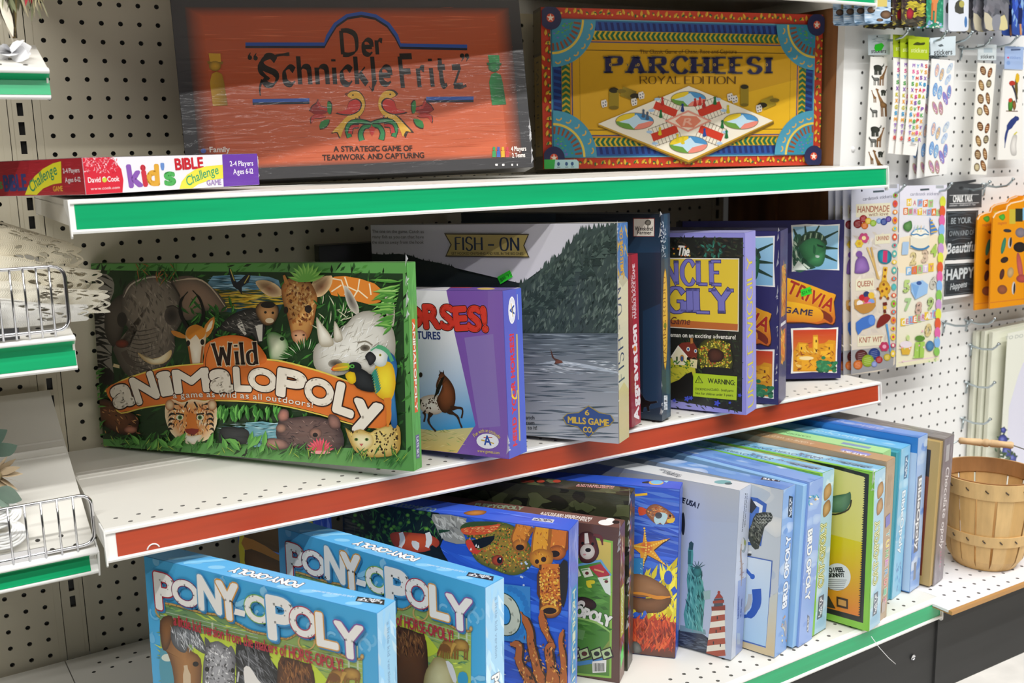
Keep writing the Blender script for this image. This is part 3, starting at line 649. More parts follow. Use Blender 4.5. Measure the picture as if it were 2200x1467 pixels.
def parch():
    B = Box('parch', 'yellow board game box with a red and blue folk border and a diamond board', '#8a6a1e', '#3a2f16', '#2f2a20', M_print)
    a = B.front; a.flat(); w, h = a.w, a.h; R = a.rng
    a.fill('#c4381f')
    for side in range(4):
        L = w if side % 2 == 0 else h; n = int(L/.62)
        for i in range(n):
            q = .9+(L-1.8)*(i+.5)/n; o = .33+R.uniform(-.08, .08)
            x, y = ((q, o), (w-o, q), (q, h-o), (o, q))[side]
            a.leaf(x-.12, y+.1, R.uniform(-120, -20), .42, .2, '#e2b534', '#cf9a2a'); a.leaf(x+.1, y-.1, R.uniform(20, 160), .3, .14, '#2f6a3a', '#255a30')
            a.ell(x+.2, y+.05, .07, .07, '#e2b534')
    a.rect(.62, .7, w-.62, h-.7, '#6ea8bc'); a.rect(.68, .76, w-.68, h-.76, '#2a6f96'); a.rect(.76, .84, w-.76, h-.84, '#27509a')
    for i in range(44):
        x = .9+(w-1.8)*i/44
        for y in (.88, h-1.42): a.poly([(x, y), (x+.2, y), (x+.3, y+.5), (x+.1, y+.5)], '#1e2c6c')
    for i in range(20):
        y = 1+(h-2)*i/20
        for x in (.8, w-1.3): a.poly([(x, y), (x+.5, y+.1), (x+.5, y+.34), (x, y+.2)], '#1e2c6c')
    a.rect(1.32, 1.42, w-1.32, h-1.42, '#e0b92e')
    def chev(x, y, vert):
        for s in (-1, 1):
            P = [(0, 0), (.2, 0), (.38, s*.27), (.18, s*.27)]
            a.poly([(x+(py if vert else px), y+(px if vert else py)) for px, py in P], '#1f6a45')
    for i in range(int((w-3)/.36)):
        for y in (1.72, h-1.72): chev(1.45+i*.36, y, 0)
    for i in range(int((h-3)/.36)):
        for x in (1.6, w-1.6): chev(x, 1.45+i*.36, 1)
    a.rect(1.9, 2.02, w-1.9, h-2.02, '#d88f2c'); a.rect(1.98, 2.1, w-1.98, h-2.1, '#4d4a7a'); a.rect(2.06, 2.18, w-2.06, h-2.18, '#e3b11c')
    a.poly([(2.06, 2.18), (w-2.06, 2.18), (w-2.06, 4.4), (9, 6.6), (2.06, 8)], '#d3a01c')  # darker yellow above the diagonal: the upper shelf's shadow painted in
    a.line([(2.55, 2.66), (w-2.55, 2.66), (w-2.55, h-2.5), (2.55, h-2.5)], .05, '#3a2a12', closed=True)
    for cx, cy, sx, sy in ((.68, .76, 1, 1), (w-.68, .76, -1, 1), (.68, h-.76, 1, -1), (w-.68, h-.76, -1, -1)):
        def fan(r0, r1, c, a0=0, a1=90, n=14):
            pts = [(cx+sx*r1*cos(radians(a0+(a1-a0)*k/n)), cy+sy*r1*sin(radians(a0+(a1-a0)*k/n))) for k in range(n+1)]
            pts += [(cx+sx*r0*cos(radians(a1-(a1-a0)*k/n)), cy+sy*r0*sin(radians(a1-(a1-a0)*k/n))) for k in range(n+1)] if r0 else [(cx, cy)]
            a.poly(pts, c)
        fan(0, 3.0, '#4a97b2'); fan(0, 2.05, '#2f86a0'); fan(2.05, 2.2, '#e0c24a')
        for k in range(9): q = 5+k*10; fan(1.5, 1.98, '#8a4a2c', q, q+4.5, 2)
        for k in range(6):
            t = radians(9+k*14.5); x = cx+sx*2.6*cos(t); y = cy+sy*2.6*sin(t)
            a.line([(x+.2*cos(q), y+.2*sin(q)) for q in [t+(-1.2+.6*j) for j in range(5)]], .09, '#d7a94a')
        for k in range(26):
            t = radians(R.uniform(8, 82)); q = R.uniform(.85, 1.4); a.ell(cx+sx*q*cos(t), cy+sy*q*sin(t), .08, .05, R.choice(['#5aa848', '#3f8f8a', '#6a6ab4', '#4f9a50']))
    for cx, cy in ((.6, .7), (w-.6, .72), (.7, h-.72), (w-.62, h-.62)):
        a.ell(cx, cy, .74, .74, '#23254e', n=24); a.ell(cx, cy, .27, .27, '#cf4a2c')
        for k in range(5): t = 2*pi*k/5-pi/2; a.line([(cx, cy), (cx+.24*cos(t), cy+.24*sin(t))], [.16, .02], '#f3e3cf')
    a.rect(.02, h-.62, .9, h-.02, '#39b34a'); a.poly([(.78, h-.6), (2.25, h-.6), (2.4, h-.45), (2.4, h-.02), (.7, h-.02)], '#bfe3e6')
    for x in (1.0, 1.55, 1.95): a.ell(x, h-.33, .1, .13, '#355a8a'); a.rect(x-.1, h-.14, x+.12, h-.1, '#55707a')
    a.z(1120, 0, 3.0556)
    a.text('The Classic Game of Chase, Race and Capture', (770, 355), (1404, 354), 27, '#5a3d16', .0, it=.05)
    a.text('PARCHEESI', (545, 480), (1630, 482), 104, '#2a2850', font='ser', thick=3.4, thin=.9, serif=2.6, track=.24, out=(.035, '#8c7a3c'))
    for x in (578, 690, 760, 838, 985, 1100, 1190, 1260, 1372, 1600): a.ell(x, 428, 9, 9, '#c9a43c'); a.ell(x, 428, 5, 5, '#2a2850')
    a.text('ROYAL', (770, 552), (1036, 552), 48, '#4a3014', font='ser', thick=1.2, thin=.45, serif=.9); a.text('EDITION', (1062, 552), (1398, 552), 48, '#4a3014', font='ser', thick=1.2, thin=.45, serif=.9)
    def cup(p, q, r): a.line([p, q], r*2, [(p[0]-r, p[1]), '#b59a22', (p[0]+r, p[1]), '#6e5a10']); a.ell(q[0], q[1], r, r*.55, '#2c2408'); a.ell(p[0], p[1], r, r*.4, '#7a6616')
    cup((600, 708), (600, 595), 32); cup((650, 600), (738, 632), 32); cup((1455, 690), (1455, 572), 27); cup((1652, 660), (1572, 692), 32)
    for x, y in ((537, 683), (733, 672), (780, 630), (1362, 640), (1392, 655), (1550, 715)):
        a.poly([(x-20, y-20), (x+10, y-28), (x+20, y-8), (x+18, y+18), (x-12, y+26), (x-20, y+4)], '#ded8d0'); [a.ell(x+u, y+v, 4, 5, '#4a4a5a') for u, v in ((-8, -6), (8, 8), (-6, 14), (10, -12))]
    a.poly([(495, 818), (1090, 1062), (1645, 795), (1648, 815), (1090, 1078), (497, 832)], '#7a5c14'); a.poly([(495, 812), (1090, 1052), (1642, 790), (1642, 800), (1090, 1066), (495, 824)], '#c49a2a')
    a.poly([(1090, 567), (1640, 793), (1090, 1052), (497, 815)], '#efe7d4')
    Cc = (1085, 795)
    for (ax, ay), (bx, by) in (((865, 690), (1010, 748)), ((1300, 690), (1155, 748)), ((850, 905), (1015, 845)), ((1310, 905), (1160, 845))):
        dx, dy = bx-ax, by-ay; l = hypot(dx, dy); nx, ny = (-dy/l, dx/l)
        sg = 1 if ny > 0 else -1; nx *= sg; ny *= sg
        for k in (-1.5, -.5, .5, 1.5):
            ox, oy = nx*k*34, ny*k*34
            if abs(k) < 1: a.line([(ax+ox*.5, ay+oy*.5), (bx+ox*.5, by+oy*.5)], 34, '#cf3a22')
        for s in (-1, 1):
            ox, oy = nx*s*52, ny*s*40
            for j in range(8): t = j/7; px, py = ax+ox+dx*t, ay+oy+dy*t; a.line([(px-nx*s*18, py-ny*s*18), (px+nx*s*24, py+ny*s*24)], 2.5, '#6a5a48')
            a.line([(ax+ox*1.45, ay+oy*1.45), (bx+ox*1.45, by+oy*1.45)], 2.5, '#6a5a48'); a.ell(ax+ox, ay+oy, 20, 9, '#a8c8e8')
    a.poly([(930, 795), (1085, 725), (1240, 795), (1085, 868)], '#e79a86'); a.poly([(955, 795), (1085, 738), (1215, 795), (1085, 855)], '#f3ddc8'); a.poly([(1000, 795), (1040, 760), (1140, 765), (1170, 795), (1120, 840), (1040, 835)], '#e48468')
    a.text('R', (1050, 826), (1110, 818), 44, '#f0b49c', .04, it=.2)
    for x, y, rx, ry in ((1087, 652, 112, 47), (735, 798, 122, 53), (1430, 797, 112, 51), (1087, 950, 122, 55)):
        a.ell(x, y, rx+4, ry+3, '#7a6a50', n=28)
        for k, c in enumerate(('#e88a78', '#6a9a3c', '#e6c82c', '#4a90c4')):
            a.poly([(x, y)]+[(x+rx*cos(radians(q)), y+ry*sin(radians(q))) for q in range(k*90, k*90+91, 10)], c)
        a.poly([(x-rx*.85, y+4), (x-rx*.25, y-ry*.35), (x+rx*.1, y-ry*.85), (x+rx*.35, y-ry*.2), (x+rx*.85, y-2), (x+rx*.2, y+ry*.35), (x-rx*.05, y+ry*.9), (x-rx*.3, y+ry*.3)], '#bfdcec')
    for x, y, c in ((917, 690, '#b82c22'), (1130, 697, '#b82c22'), (1162, 690, '#c83428'), (1188, 708, '#b82c22'), (1260, 686, '#1f6a34'), (1048, 732, '#243a7a'), (906, 772, '#1f6a34'), (792, 770, '#4a5a70'), (818, 785, '#4a5a70'), (1346, 742, '#d8c020'),
                    (900, 886, '#d8c020'), (1015, 930, '#d8c020'), (1050, 944, '#d8c020'), (1308, 840, '#1f6a34'), (1336, 906, '#1f6a34'), (1192, 894, '#2a4a94')):
        a.poly([(x-13, y), (x-5, y-36), (x+5, y-36), (x+13, y), (x, y+6)], c); a.ell(x, y-42, 8, 9, c)
    l = B.left.flat(); l.rect(.1, 3, l.w-.1, 9.4, '#8a6f24'); l.rect(.1, .2, l.w-.1, 2.8, '#54451e'); l.text('PARCHEESI', (.55, 3.3), (.55, 8.8), .5, '#3a2c12', font='ser')
    B.done(); return B
parch()
def kids():
    B = Box('kids', 'flat red, white and purple game box lying at the left end of the upper shelf', '#e9e7ee', '#a8222c', '#c9c4d2', M_wrap)
    a = B.front.z(0, 0, 3.334); a.fill('#eeecf3')
    a.poly([(560, 1060), (760, 1110), (820, 1150), (868, 1210), (884, 1290), (876, 1400), (560, 1420)], '#d8283c')
    a.dabs((600, 1120, 840, 1240), 150, 26, 6, 0, ['#f0a8b4', '#e8808c', '#f6d8dc', '#c81e34'], 90)
    a.text('David C Cook', (632, 1308), (855, 1297), 38, '#fbeef0', .02); a.ell(748, 1288, 17, 18, '#cdd24a'); a.text('www.cook.com', (650, 1362), (858, 1350), 20, '#f6dfe2', .01)
    a.text('kid', (930, 1335), (1140, 1318), 160, '#8c5bb4', .075, cols=['#8c5bb4', '#cc3344', '#e0a83a'], wob=.08, hs=[.95, .95, .9]); a.text("'", (1160, 1290), (1178, 1290), 115, '#6a8fd0', .05); a.text('s', (1185, 1322), (1255, 1318), 128, '#4fb05a', .075)
    a.text('BIBLE', (1258, 1216), (1456, 1203), 80, '#c8202e', .05)
    a.poly([(1284, 1352), (1300, 1300), (1340, 1250), (1400, 1212), (1480, 1190), (1600, 1180), (1600, 1276), (1500, 1290), (1420, 1318), (1375, 1350)], '#ece24a')
    a.text('Challenge', (1345, 1335), (1565, 1245), 66, '#3f9f6c', .015, arc=.16, it=.12); a.text('GAME', (1482, 1328), (1584, 1322), 38, '#a48cc0', .04)
    a.poly([(1588, 1060), (1900, 1060), (1900, 1400), (1602, 1360)], '#6a3aa8')
    a.text('2-4 Players', (1646, 1190), (1812, 1185), 37, '#f2eef8', .02); a.text('Ages 6-12', (1670, 1248), (1812, 1242), 37, '#f2eef8', .02)
    l = B.left.z(0, 0, 3.334); l.fill('#ab222d'); l.dabs((0, 1150, 600, 1400), 120, 60, 8, 0, ['#b52834', '#a01e2a', '#ba303a'], 12)
    l.text('BIBLE', (36, 1368), (196, 1360), 112, '#3b3f78', .05); l.text('s', (-2, 1350), (22, 1349), 70, '#5a8a4a', .05)
    l.poly([(180, 1395), (205, 1330), (250, 1262), (310, 1208), (380, 1170), (438, 1155), (443, 1310), (380, 1320), (310, 1350), (265, 1395)], '#e8de2e')
    l.text('Challenge', (232, 1382), (412, 1248), 74, '#2f8a5c', .015, arc=.2, it=.1); l.text('GAME', (384, 1370), (452, 1368), 36, '#e0a23a', .05)
    l.text('2-4 Players', (454, 1240), (572, 1234), 34, '#f0e6e6', .02); l.text('Ages 6-12', (470, 1306), (580, 1300), 34, '#f0e6e6', .02)
    B.done(); B.crinkle(0, 0, .2, 1.4, 5, 9); return B
kids()
# ---------------------------------------------------------------- middle shelf
def animal():
    B = Box('animal', 'wide green board game box crowded with painted jungle animals and an orange title banner', '#4f8f42', '#5da34e', '#6d9a5c', M_wrap)
    a = B.front.z(160, 520, 2.8205); a.fill('#5f9e50')
    a.poly([(70, 170), (1990, 190), (2010, 1260), (110, 1190)], '#1f3a1c')
    a.dabs((70, 130, 2040, 1300), 900, 70, 16, -60, ['#2c5a26', '#1a3216', '#3f7a32', '#274a20', '#16280f', '#4a8a38'], 50)
    a.poly([(840, 205), (1180, 210), (1250, 270), (1240, 430), (900, 420), (830, 300)], [(0, 205), '#7fb0cc', (0, 300), '#2e4f58'], 2)
    a.dabs((820, 285, 1250, 400), 160, 110, 10, 0, ['#e2bc34', '#c99a24', '#6a6a20', '#3a4a20', '#e8ca50'], 6)
    a.dabs((850, 210, 1150, 290), 50, 120, 10, 0, ['#8cbcd6', '#5a94b8', '#a8cfe2', '#2f5664'], 5)
    # painted bird
    a.poly([(935, 148), (965, 200), (985, 245), (1030, 205), (1068, 190), (1055, 245), (1015, 270), (1018, 320), (995, 290), (965, 270), (945, 215)], '#20242c', 2); a.line([(945, 165), (970, 235)], 6, '#c8b45a'); a.line([(1060, 200), (1030, 250)], 6, '#c8b45a')
    # zebra
    z = [(160, 190), (230, 220), (240, 300), (200, 420), (230, 560), (225, 700), (240, 820), (200, 862), (150, 830), (110, 720), (80, 560), (110, 420), (130, 280)]
    a.poly(z, '#8f8a80', 2); r = a.rng
    for k in range(34):
        y = 230+k*18; x0 = 90+abs(480-y)*.06+r.uniform(-10, 10); a.line([(x0, y), (x0+50, y+r.uniform(-30, 30)), (x0+120, y+r.uniform(-20, 50))], [5, 13, 4], '#191713', sm=3)
    a.ell(195, 815, 48, 52, '#191614', '#2a2622')
    # elephant
    a.blob([(590, 240), (660, 205), (740, 215), (830, 270), (890, 330), (930, 410), (870, 425), (800, 415), (740, 460), (660, 470), (600, 400)], '#a5866f', '#5a5046', (740, 340))
    a.blob([(190, 420), (260, 330), (330, 330), (300, 520), (250, 640), (190, 560)], '#5f564c', '#332d27')
    a.blob([(290, 330), (330, 250), (420, 208), (510, 200), (590, 235), (640, 330), (660, 450), (610, 560), (610, 640), (580, 720), (530, 765), (500, 815), (420, 828), (330, 812), (285, 760), (250, 690), (235, 640), (290, 610), (330, 640), (350, 560), (290, 460)], '#95897a', '#4a433b', (450, 380), mid=.7)
    a.dabs([(300, 330), (420, 215), (560, 230), (630, 400), (600, 640), (500, 800), (330, 800), (350, 560)], 260, 46, 12, 80, ['#a09383', '#867b6e', '#73695e', '#8d8172', '#62594f'], 40); [a.line([(300+k*4, 520+k*26), (400, 540+k*27), (520-k*3, 515+k*26)], [2, 5, 2], '#4a433b', sm=3) for k in range(11)]; a.line([(300, 335), (340, 262), (420, 222), (505, 212), (585, 245)], [4, 9, 9, 4], '#c4b8a6', sm=3); a.line([(640, 330), (625, 300), (590, 250)], 10, '#3a342d', sm=3); a.line([(600, 236), (740, 222), (830, 276), (925, 405)], [5, 10, 8, 5], '#c8b49a', sm=3)
    a.ell(592, 445, 46, 60, '#2e2a26', '#5c534a'); a.ell(290, 470, 30, 46, '#332e29'); a.line([(560, 395), (600, 385), (640, 410)], 8, '#3a342e', sm=3)
    a.line([(300, 660), (330, 720), (370, 745)], [40, 26], '#5a5047', sm=3); a.line([(400, 760), (470, 775), (530, 755)], 8, '#3f3932', sm=3)
    a.blob([(385, 668), (440, 702), (505, 700), (550, 678), (588, 652), (585, 695), (540, 735), (470, 740), (415, 710)], '#fbf0cf', '#c9a76a', (500, 715)); a.ell(290, 615, 40, 26, '#8a3a26', '#4a2a1e')
    a.poly([(240, 735), (275, 745), (275, 765), (235, 755)], '#e6d4a4')
    # palm leaves behind the antelope
    for k in range(40):
        x, y = r.uniform(690, 960), r.uniform(400, 640); a.leaf(x, y, r.uniform(-160, -20), r.uniform(50, 110), 16, r.choice(['#3f8434', '#59a044', '#2c6428']), '#2a5a24')
    # antelope
    a.line([(690, 520), (648, 440), (646, 360), (690, 300)], [24, 22, 16, 6], '#17140f', sm=4); a.line([(762, 505), (785, 440), (765, 350), (718, 292)], [24, 22, 16, 6], '#17140f', sm=4)
    a.poly([(588, 536), (640, 545), (688, 578), (650, 582), (605, 565)], '#d58a38', 2); a.poly([(780, 570), (795, 500), (850, 450), (845, 520), (810, 575)], '#d58a38', 2); a.poly([(800, 545), (812, 505), (840, 470), (832, 520)], '#f1e2c4', 2)
    a.blob([(675, 570), (690, 520), (740, 500), (795, 530), (800, 590), (782, 690), (775, 755), (745, 785), (715, 755), (698, 660)], '#f6ecd8', '#c9a878', (738, 680)); a.poly([(678, 565), (692, 520), (742, 498), (796, 530), (790, 570), (760, 590), (738, 560), (705, 590)], '#d9882c', 2)
    a.ell(692, 612, 12, 18, '#231a12'); a.ell(778, 605, 12, 18, '#231a12'); a.line([(695, 630), (712, 740)], 12, '#a8622c'); a.line([(780, 630), (768, 740)], 12, '#a8622c'); a.poly([(722, 740), (770, 740), (760, 775), (735, 775)], '#2a1e18', 2)
    # monkey
    a.blob([(880, 520), (940, 450), (1000, 420), (1080, 400), (1150, 440), (1160, 520), (1140, 600), (1110, 610), (1090, 560), (1040, 580), (1000, 560), (930, 540)], '#4f4c48', '#1d1c1a'); a.line([(1120, 500), (1130, 600)], [46, 20], '#e8e2d4'); a.line([(1000, 490), (1040, 560)], [40, 14], '#dcd6ca')
    a.dabs([(900, 520), (1000, 430), (1100, 420), (1150, 500), (1040, 570)], 90, 36, 5, 20, ['#7a756c', '#2a2826', '#99938a', '#1a1918'], 40)
    a.blob([(1100, 400), (1130, 365), (1180, 360), (1235, 390), (1235, 450), (1200, 500), (1150, 500), (1110, 450)], '#e6a86a', '#3a2a1c', (1180, 440)); a.ell(1175, 380, 44, 20, '#1f1a16'); a.ell(1160, 425, 8, 8, '#120e0a'); a.ell(1205, 428, 8, 8, '#120e0a'); a.ell(1185, 475, 26, 16, '#f2dcb8')
    a.line([(880, 520), (850, 560), (855, 640)], [16, 8], '#1d1c1a', sm=3)
    # giraffe
    a.poly([(1540, 230), (1640, 205), (1820, 250), (1880, 330), (1800, 380), (1640, 330), (1560, 320)], '#e08630', 2)
    for P in ([(1560, 220), (1620, 230), (1640, 290)], [(1640, 210), (1660, 270), (1720, 300)], [(1730, 225), (1720, 290), (1780, 340)], [(1620, 260), (1560, 300)], [(1660, 270), (1640, 320)], [(1720, 290), (1690, 340)], [(1790, 250), (1800, 320)]): a.line(P, 8, '#f7e6c0')
    a.blob([(1100, 240), (1170, 232), (1240, 268), (1262, 320), (1200, 332), (1140, 300)], '#7a4c30', '#e8c694'); a.blob([(1440, 320), (1450, 235), (1560, 202), (1555, 270), (1500, 328)], '#7a4c30', '#e8c694')
    a.blob([(1262, 260), (1320, 212), (1400, 215), (1445, 262), (1475, 340), (1462, 430), (1445, 520), (1415, 590), (1370, 618), (1328, 590), (1310, 520), (1288, 430), (1262, 340)], '#dba45c', '#8a4f22', (1365, 380), mid=.7)
    a.dabs([(1275, 260), (1400, 225), (1465, 340), (1440, 500), (1320, 500), (1285, 400)], 190, 26, 13, 90, ['#8a4a1e', '#a8622c', '#c98a44', '#e2b878', '#6e3a16'], 60)
    a.ell(1420, 405, 22, 24, '#241810'); a.ell(1285, 412, 14, 22, '#241810'); a.blob([(1320, 545), (1375, 530), (1412, 560), (1405, 605), (1368, 620), (1328, 595)], '#e8b48a', '#9a5c38'); a.ell(1345, 565, 8, 5, '#3a2016'); a.ell(1392, 562, 8, 5, '#3a2016')
    a.line([(1290, 250), (1272, 200)], [24, 14], '#b87a3a'); a.line([(1405, 225), (1425, 190)], [24, 14], '#b87a3a')
    # frog and ferns
    a.blob([(1170, 560), (1220, 545), (1280, 580), (1300, 640), (1260, 720), (1200, 730), (1180, 660)], '#dfe3c4', '#3f7a34'); a.ell(1262, 585, 14, 12, '#182a12')
    for k in range(26): a.leaf(1300+k*8, 640+abs(13-k)*5, -90+(k-13)*7, 70, 12, '#cfd8b8' if k % 3 == 0 else '#2f6a2a', '#264f20')
    for k in range(46): x, y = r.uniform(1480, 1700), r.uniform(360, 560); a.leaf(x, y, r.uniform(-150, 0), r.uniform(40, 90), 12, r.choice(['#4a8a3a', '#2a5a22', '#d8d2b4']), '#2c5c26')
    # rhinoceros
    a.blob([(1640, 262), (1680, 300), (1725, 390), (1720, 440), (1670, 400), (1645, 330)], '#5a5148', '#cfc8b8'); a.blob([(1885, 330), (1915, 300), (1945, 400), (1935, 510), (1900, 470)], '#4a4038', '#cfc6b4')
    a.blob([(1450, 700), (1470, 620), (1560, 590), (1640, 510), (1720, 430), (1830, 420), (1920, 500), (1950, 620), (1920, 760), (1800, 800), (1700, 760), (1640, 800), (1540, 810), (1470, 770)], '#f7f4ea', '#9c9688', (1680, 640), mid=.7)
    a.dabs([(1480, 640), (1700, 450), (1900, 500), (1900, 700), (1560, 780)], 150, 60, 5, -40, ['#dcd8ca', '#bdb7a8', '#ffffff', '#a29b8c', '#e9e6da'], 45)
    a.blob([(1470, 455), (1500, 490), (1560, 570), (1572, 625), (1500, 630), (1478, 560)], '#f6f1e2', '#a89c84'); a.blob([(1578, 480), (1608, 520), (1630, 590), (1580, 600)], '#efe9d8', '#a09680')
    a.ell(1765, 640, 30, 20, '#3a342c', '#8c8474'); a.line([(1720, 610), (1770, 600), (1810, 625)], 10, '#8c8474', sm=3); a.ell(1585, 735, 44, 26, '#4a423a', '#a29b8c')
    for k in range(28): y = 270+k*10; a.leaf(1985-k*2, y-30, 150+r.uniform(-20, 40), r.uniform(120, 230)*(1-k/60), 22, r.choice(['#8ac05c', '#6aa848', '#a6d478', '#4f8f3a']), '#4a8a38')
    # warthog
    a.blob([(120, 960), (200, 950), (300, 1010), (390, 1060), (380, 1150), (300, 1165), (200, 1120), (140, 1060)], '#7a4a2c', '#2c1a10'); a.dabs((130, 960, 400, 1160), 70, 30, 8, 30, ['#a86a40', '#4a2c18', '#d09a5c', '#2a180c'], 60); a.ell(345, 1135, 40, 22, '#c98a70', '#6a3a2c')
    # banner
    a.line([(190, 905), (300, 835), (540, 762), (800, 735), (1150, 708), (1400, 755), (1650, 838), (1895, 945)], 10, '#e8cf5a', sm=3); a.line([(245, 985), (290, 1035), (420, 1003), (620, 975), (880, 958), (1210, 980), (1500, 1045), (1700, 1105), (1890, 1130)], 8, '#e8cf5a', sm=3)
    a.poly([(195, 890), (300, 838), (540, 765), (800, 738), (1150, 712), (1400, 760), (1650, 842), (1893, 950), (1885, 1125), (1700, 1098), (1500, 1038), (1210, 972), (880, 952), (620, 970), (420, 998), (285, 1030), (240, 975)], '#e77a30', 2)
    a.blob([(792, 690), (800, 620), (880, 575), (980, 563), (1080, 590), (1150, 660), (1160, 730), (980, 770), (800, 780)], '#f08a3c', '#dd6a26', mid=.8); a.line([(800, 800), (802, 700), (830, 610)], 4, '#6a3416', sm=3)
    K = dict(font='ser', thick=2.3, thin=.7, serif=1.3)
    a.text('Wild', (848, 745), (1120, 738), 132, '#2c1c14', out=(.05, '#f2dcb8'), **K)
    ol = (.05, '#35190e')
    for ch, p, q, hh in (('a', (258, 1000), (372, 966), 172), ('N', (392, 975), (516, 930), 150), ('i', (536, 925), (604, 912), 140), ('M', (622, 908), (826, 895), 128), ('a', (842, 896), (966, 894), 172), ('L', (984, 893), (1072, 896), 132), ('O', (1066, 880), (1222, 908), 120), ('P', (1238, 918), (1396, 952), 152), ('O', (1404, 952), (1560, 994), 136), ('L', (1580, 1015), (1684, 1052), 165), ('y', (1700, 1070), (1850, 1110), 180)):
        a.text(ch, p, q, hh, '#f6ecda', .085, out=ol)
    a.text('a game as wild as all outdoors!', (608, 944), (1452, 1000), 34, '#f4eadc', .015, arc=.8, out=(.03, '#6a4a3a'), track=.2)
    # tiger
    a.blob([(560, 990), (600, 950), (660, 970), (720, 950), (800, 960), (850, 950), (870, 1000), (870, 1100), (820, 1190), (720, 1210), (620, 1180), (565, 1090)], '#e0862c', '#efdcb4', (715, 1050), mid=.72); a.dabs([(585, 990), (850, 980), (860, 1120), (720, 1190), (590, 1100)], 240, 30, 7, 90, ['#e8a04a', '#c8661c', '#f2c47a', '#fbeacb', '#8a3f14', '#2a1a10'], 40)
    for s in (-1, 1):
        for k in range(7): y = 985+k*30; a.line([(715+s*(70+k*8), y), (715+s*(110+k*4), y-8), (715+s*140, y+16)], [4, 13, 3], '#1c140e', sm=3)
        a.ell(715+s*62-6, 1060, 22, 17, '#e8e4c8'); a.ell(715+s*60-6, 1060, 13, 13, '#4a7a34'); a.ell(715+s*60-6, 1060, 6, 7, '#0e120a'); a.line([(715+s*86-6, 1035), (715+s*40-6, 1042)], 9, '#1c140e')
        a.ell(715+s*128, 985, 28, 34, '#f0d8ae', '#a8602a'); a.line([(715+s*20, 965), (715+s*40, 1000)], 10, '#1c140e')
    a.poly([(690, 1040), (740, 1040), (752, 1110), (770, 1140), (720, 1165), (675, 1140), (690, 1110)], '#d87a2c', 2); a.poly([(678, 1130), (764, 1130), (740, 1162), (705, 1162)], '#8a2c24', 2); a.line([(720, 1160), (720, 1195)], 5, '#1c140e'); a.blob([(660, 1165), (720, 1172), (780, 1165), (760, 1212), (720, 1222), (680, 1212)], '#fbf6ea', '#d8c8a8')
    for k in range(30): x = r.uniform(870, 1260); a.leaf(x, r.uniform(975, 1010), r.uniform(70, 110), r.uniform(50, 110), 26, r.choice(['#5fae48', '#3f8a34', '#78c25c']), '#2f7028')
    a.poly([(1050, 1090), (1250, 1100), (1260, 1200), (1100, 1240), (1060, 1180)], '#6fa6b4', 2); a.dabs((890, 1090, 1250, 1220), 90, 60, 6, 0, ['#9cc8d0', '#4a7f8c', '#2a4a4a', '#bfdde0'], 8)
    a.blob([(890, 1140), (930, 1115), (1050, 1130), (1070, 1180), (1040, 1220), (900, 1210)], '#3a3c3e', '#15181a')
    # hippopotamus
    a.blob([(1232, 1130), (1260, 1070), (1340, 1060), (1440, 1050), (1540, 1070), (1620, 1120), (1640, 1230), (1560, 1260), (1380, 1250), (1280, 1230), (1235, 1180)], '#7a5f58', '#33262a', (1420, 1130), mid=.7); a.dabs((1260, 1080, 1600, 1230), 110, 34, 5, 10, ['#9a7d74', '#4a383a', '#6a524e', '#2a2024'], 60)
    a.blob([(1240, 1050), (1265, 1008), (1305, 1020), (1305, 1070), (1260, 1085)], '#c98a78', '#4a3434'); a.blob([(1545, 1090), (1555, 1040), (1610, 1060), (1620, 1120), (1570, 1130)], '#a87a6c', '#43302f'); a.ell(1470, 1155, 40, 34, '#b0806c', '#5a4440'); a.ell(1468, 1165, 16, 14, '#1c1416'); a.ell(1262, 1125, 32, 28, '#b88a74', '#5a4440'); a.blob([(1145, 1215), (1190, 1185), (1280, 1195), (1310, 1240), (1220, 1255)], '#b98a7a', '#4a3636')
    for k in range(11): a.leaf(1497, 1268, -165+k*15, 88, 22, '#ef6a78', '#d84a5c')
    a.ell(1500, 1270, 60, 10, '#f2a0a0')
    # leopard cub
    a.blob([(1650, 1120), (1680, 1150), (1740, 1130), (1800, 1150), (1840, 1130), (1960, 1100), (1985, 1180), (1960, 1280), (1800, 1300), (1720, 1270), (1680, 1210)], '#f3dc8c', '#b08838', (1760, 1200), mid=.7)
    a.dabs([(1660, 1140), (1800, 1160), (1960, 1110), (1980, 1260), (1780, 1290)], 110, 18, 11, 0, ['#3a2812', '#6a4a1c', '#2a1c0c', '#e8c86a'], 90)
    a.blob([(1690, 1160), (1750, 1150), (1810, 1165), (1820, 1220), (1770, 1262), (1710, 1235)], '#fbf0c4', '#d8b660'); a.ell(1716, 1192, 12, 9, '#6a8a3a'); a.ell(1780, 1192, 12, 9, '#6a8a3a'); a.ell(1716, 1192, 5, 7, '#120e08'); a.ell(1780, 1192, 5, 7, '#120e08'); a.poly([(1735, 1218), (1760, 1218), (1748, 1234)], '#c8605a')
    # toucan and macaw
    a.blob([(1680, 800), (1730, 760), (1800, 800), (1840, 880), (1810, 905), (1720, 880)], '#2f3234', '#101214'); a.blob([(1650, 800), (1700, 780), (1715, 840), (1680, 855)], '#f2d21c', '#d8aa18'); a.ell(1705, 755, 44, 32, '#1c2024'); a.ell(1692, 750, 14, 12, '#58b048'); a.ell(1692, 750, 6, 6, '#0c1208')
    a.poly([(1562, 772), (1600, 735), (1670, 732), (1672, 768), (1610, 778)], [(1562, 0), '#d8402c', (1670, 0), '#a6c832'], 2); a.line([(1575, 765), (1665, 752)], 10, '#f0b42c')
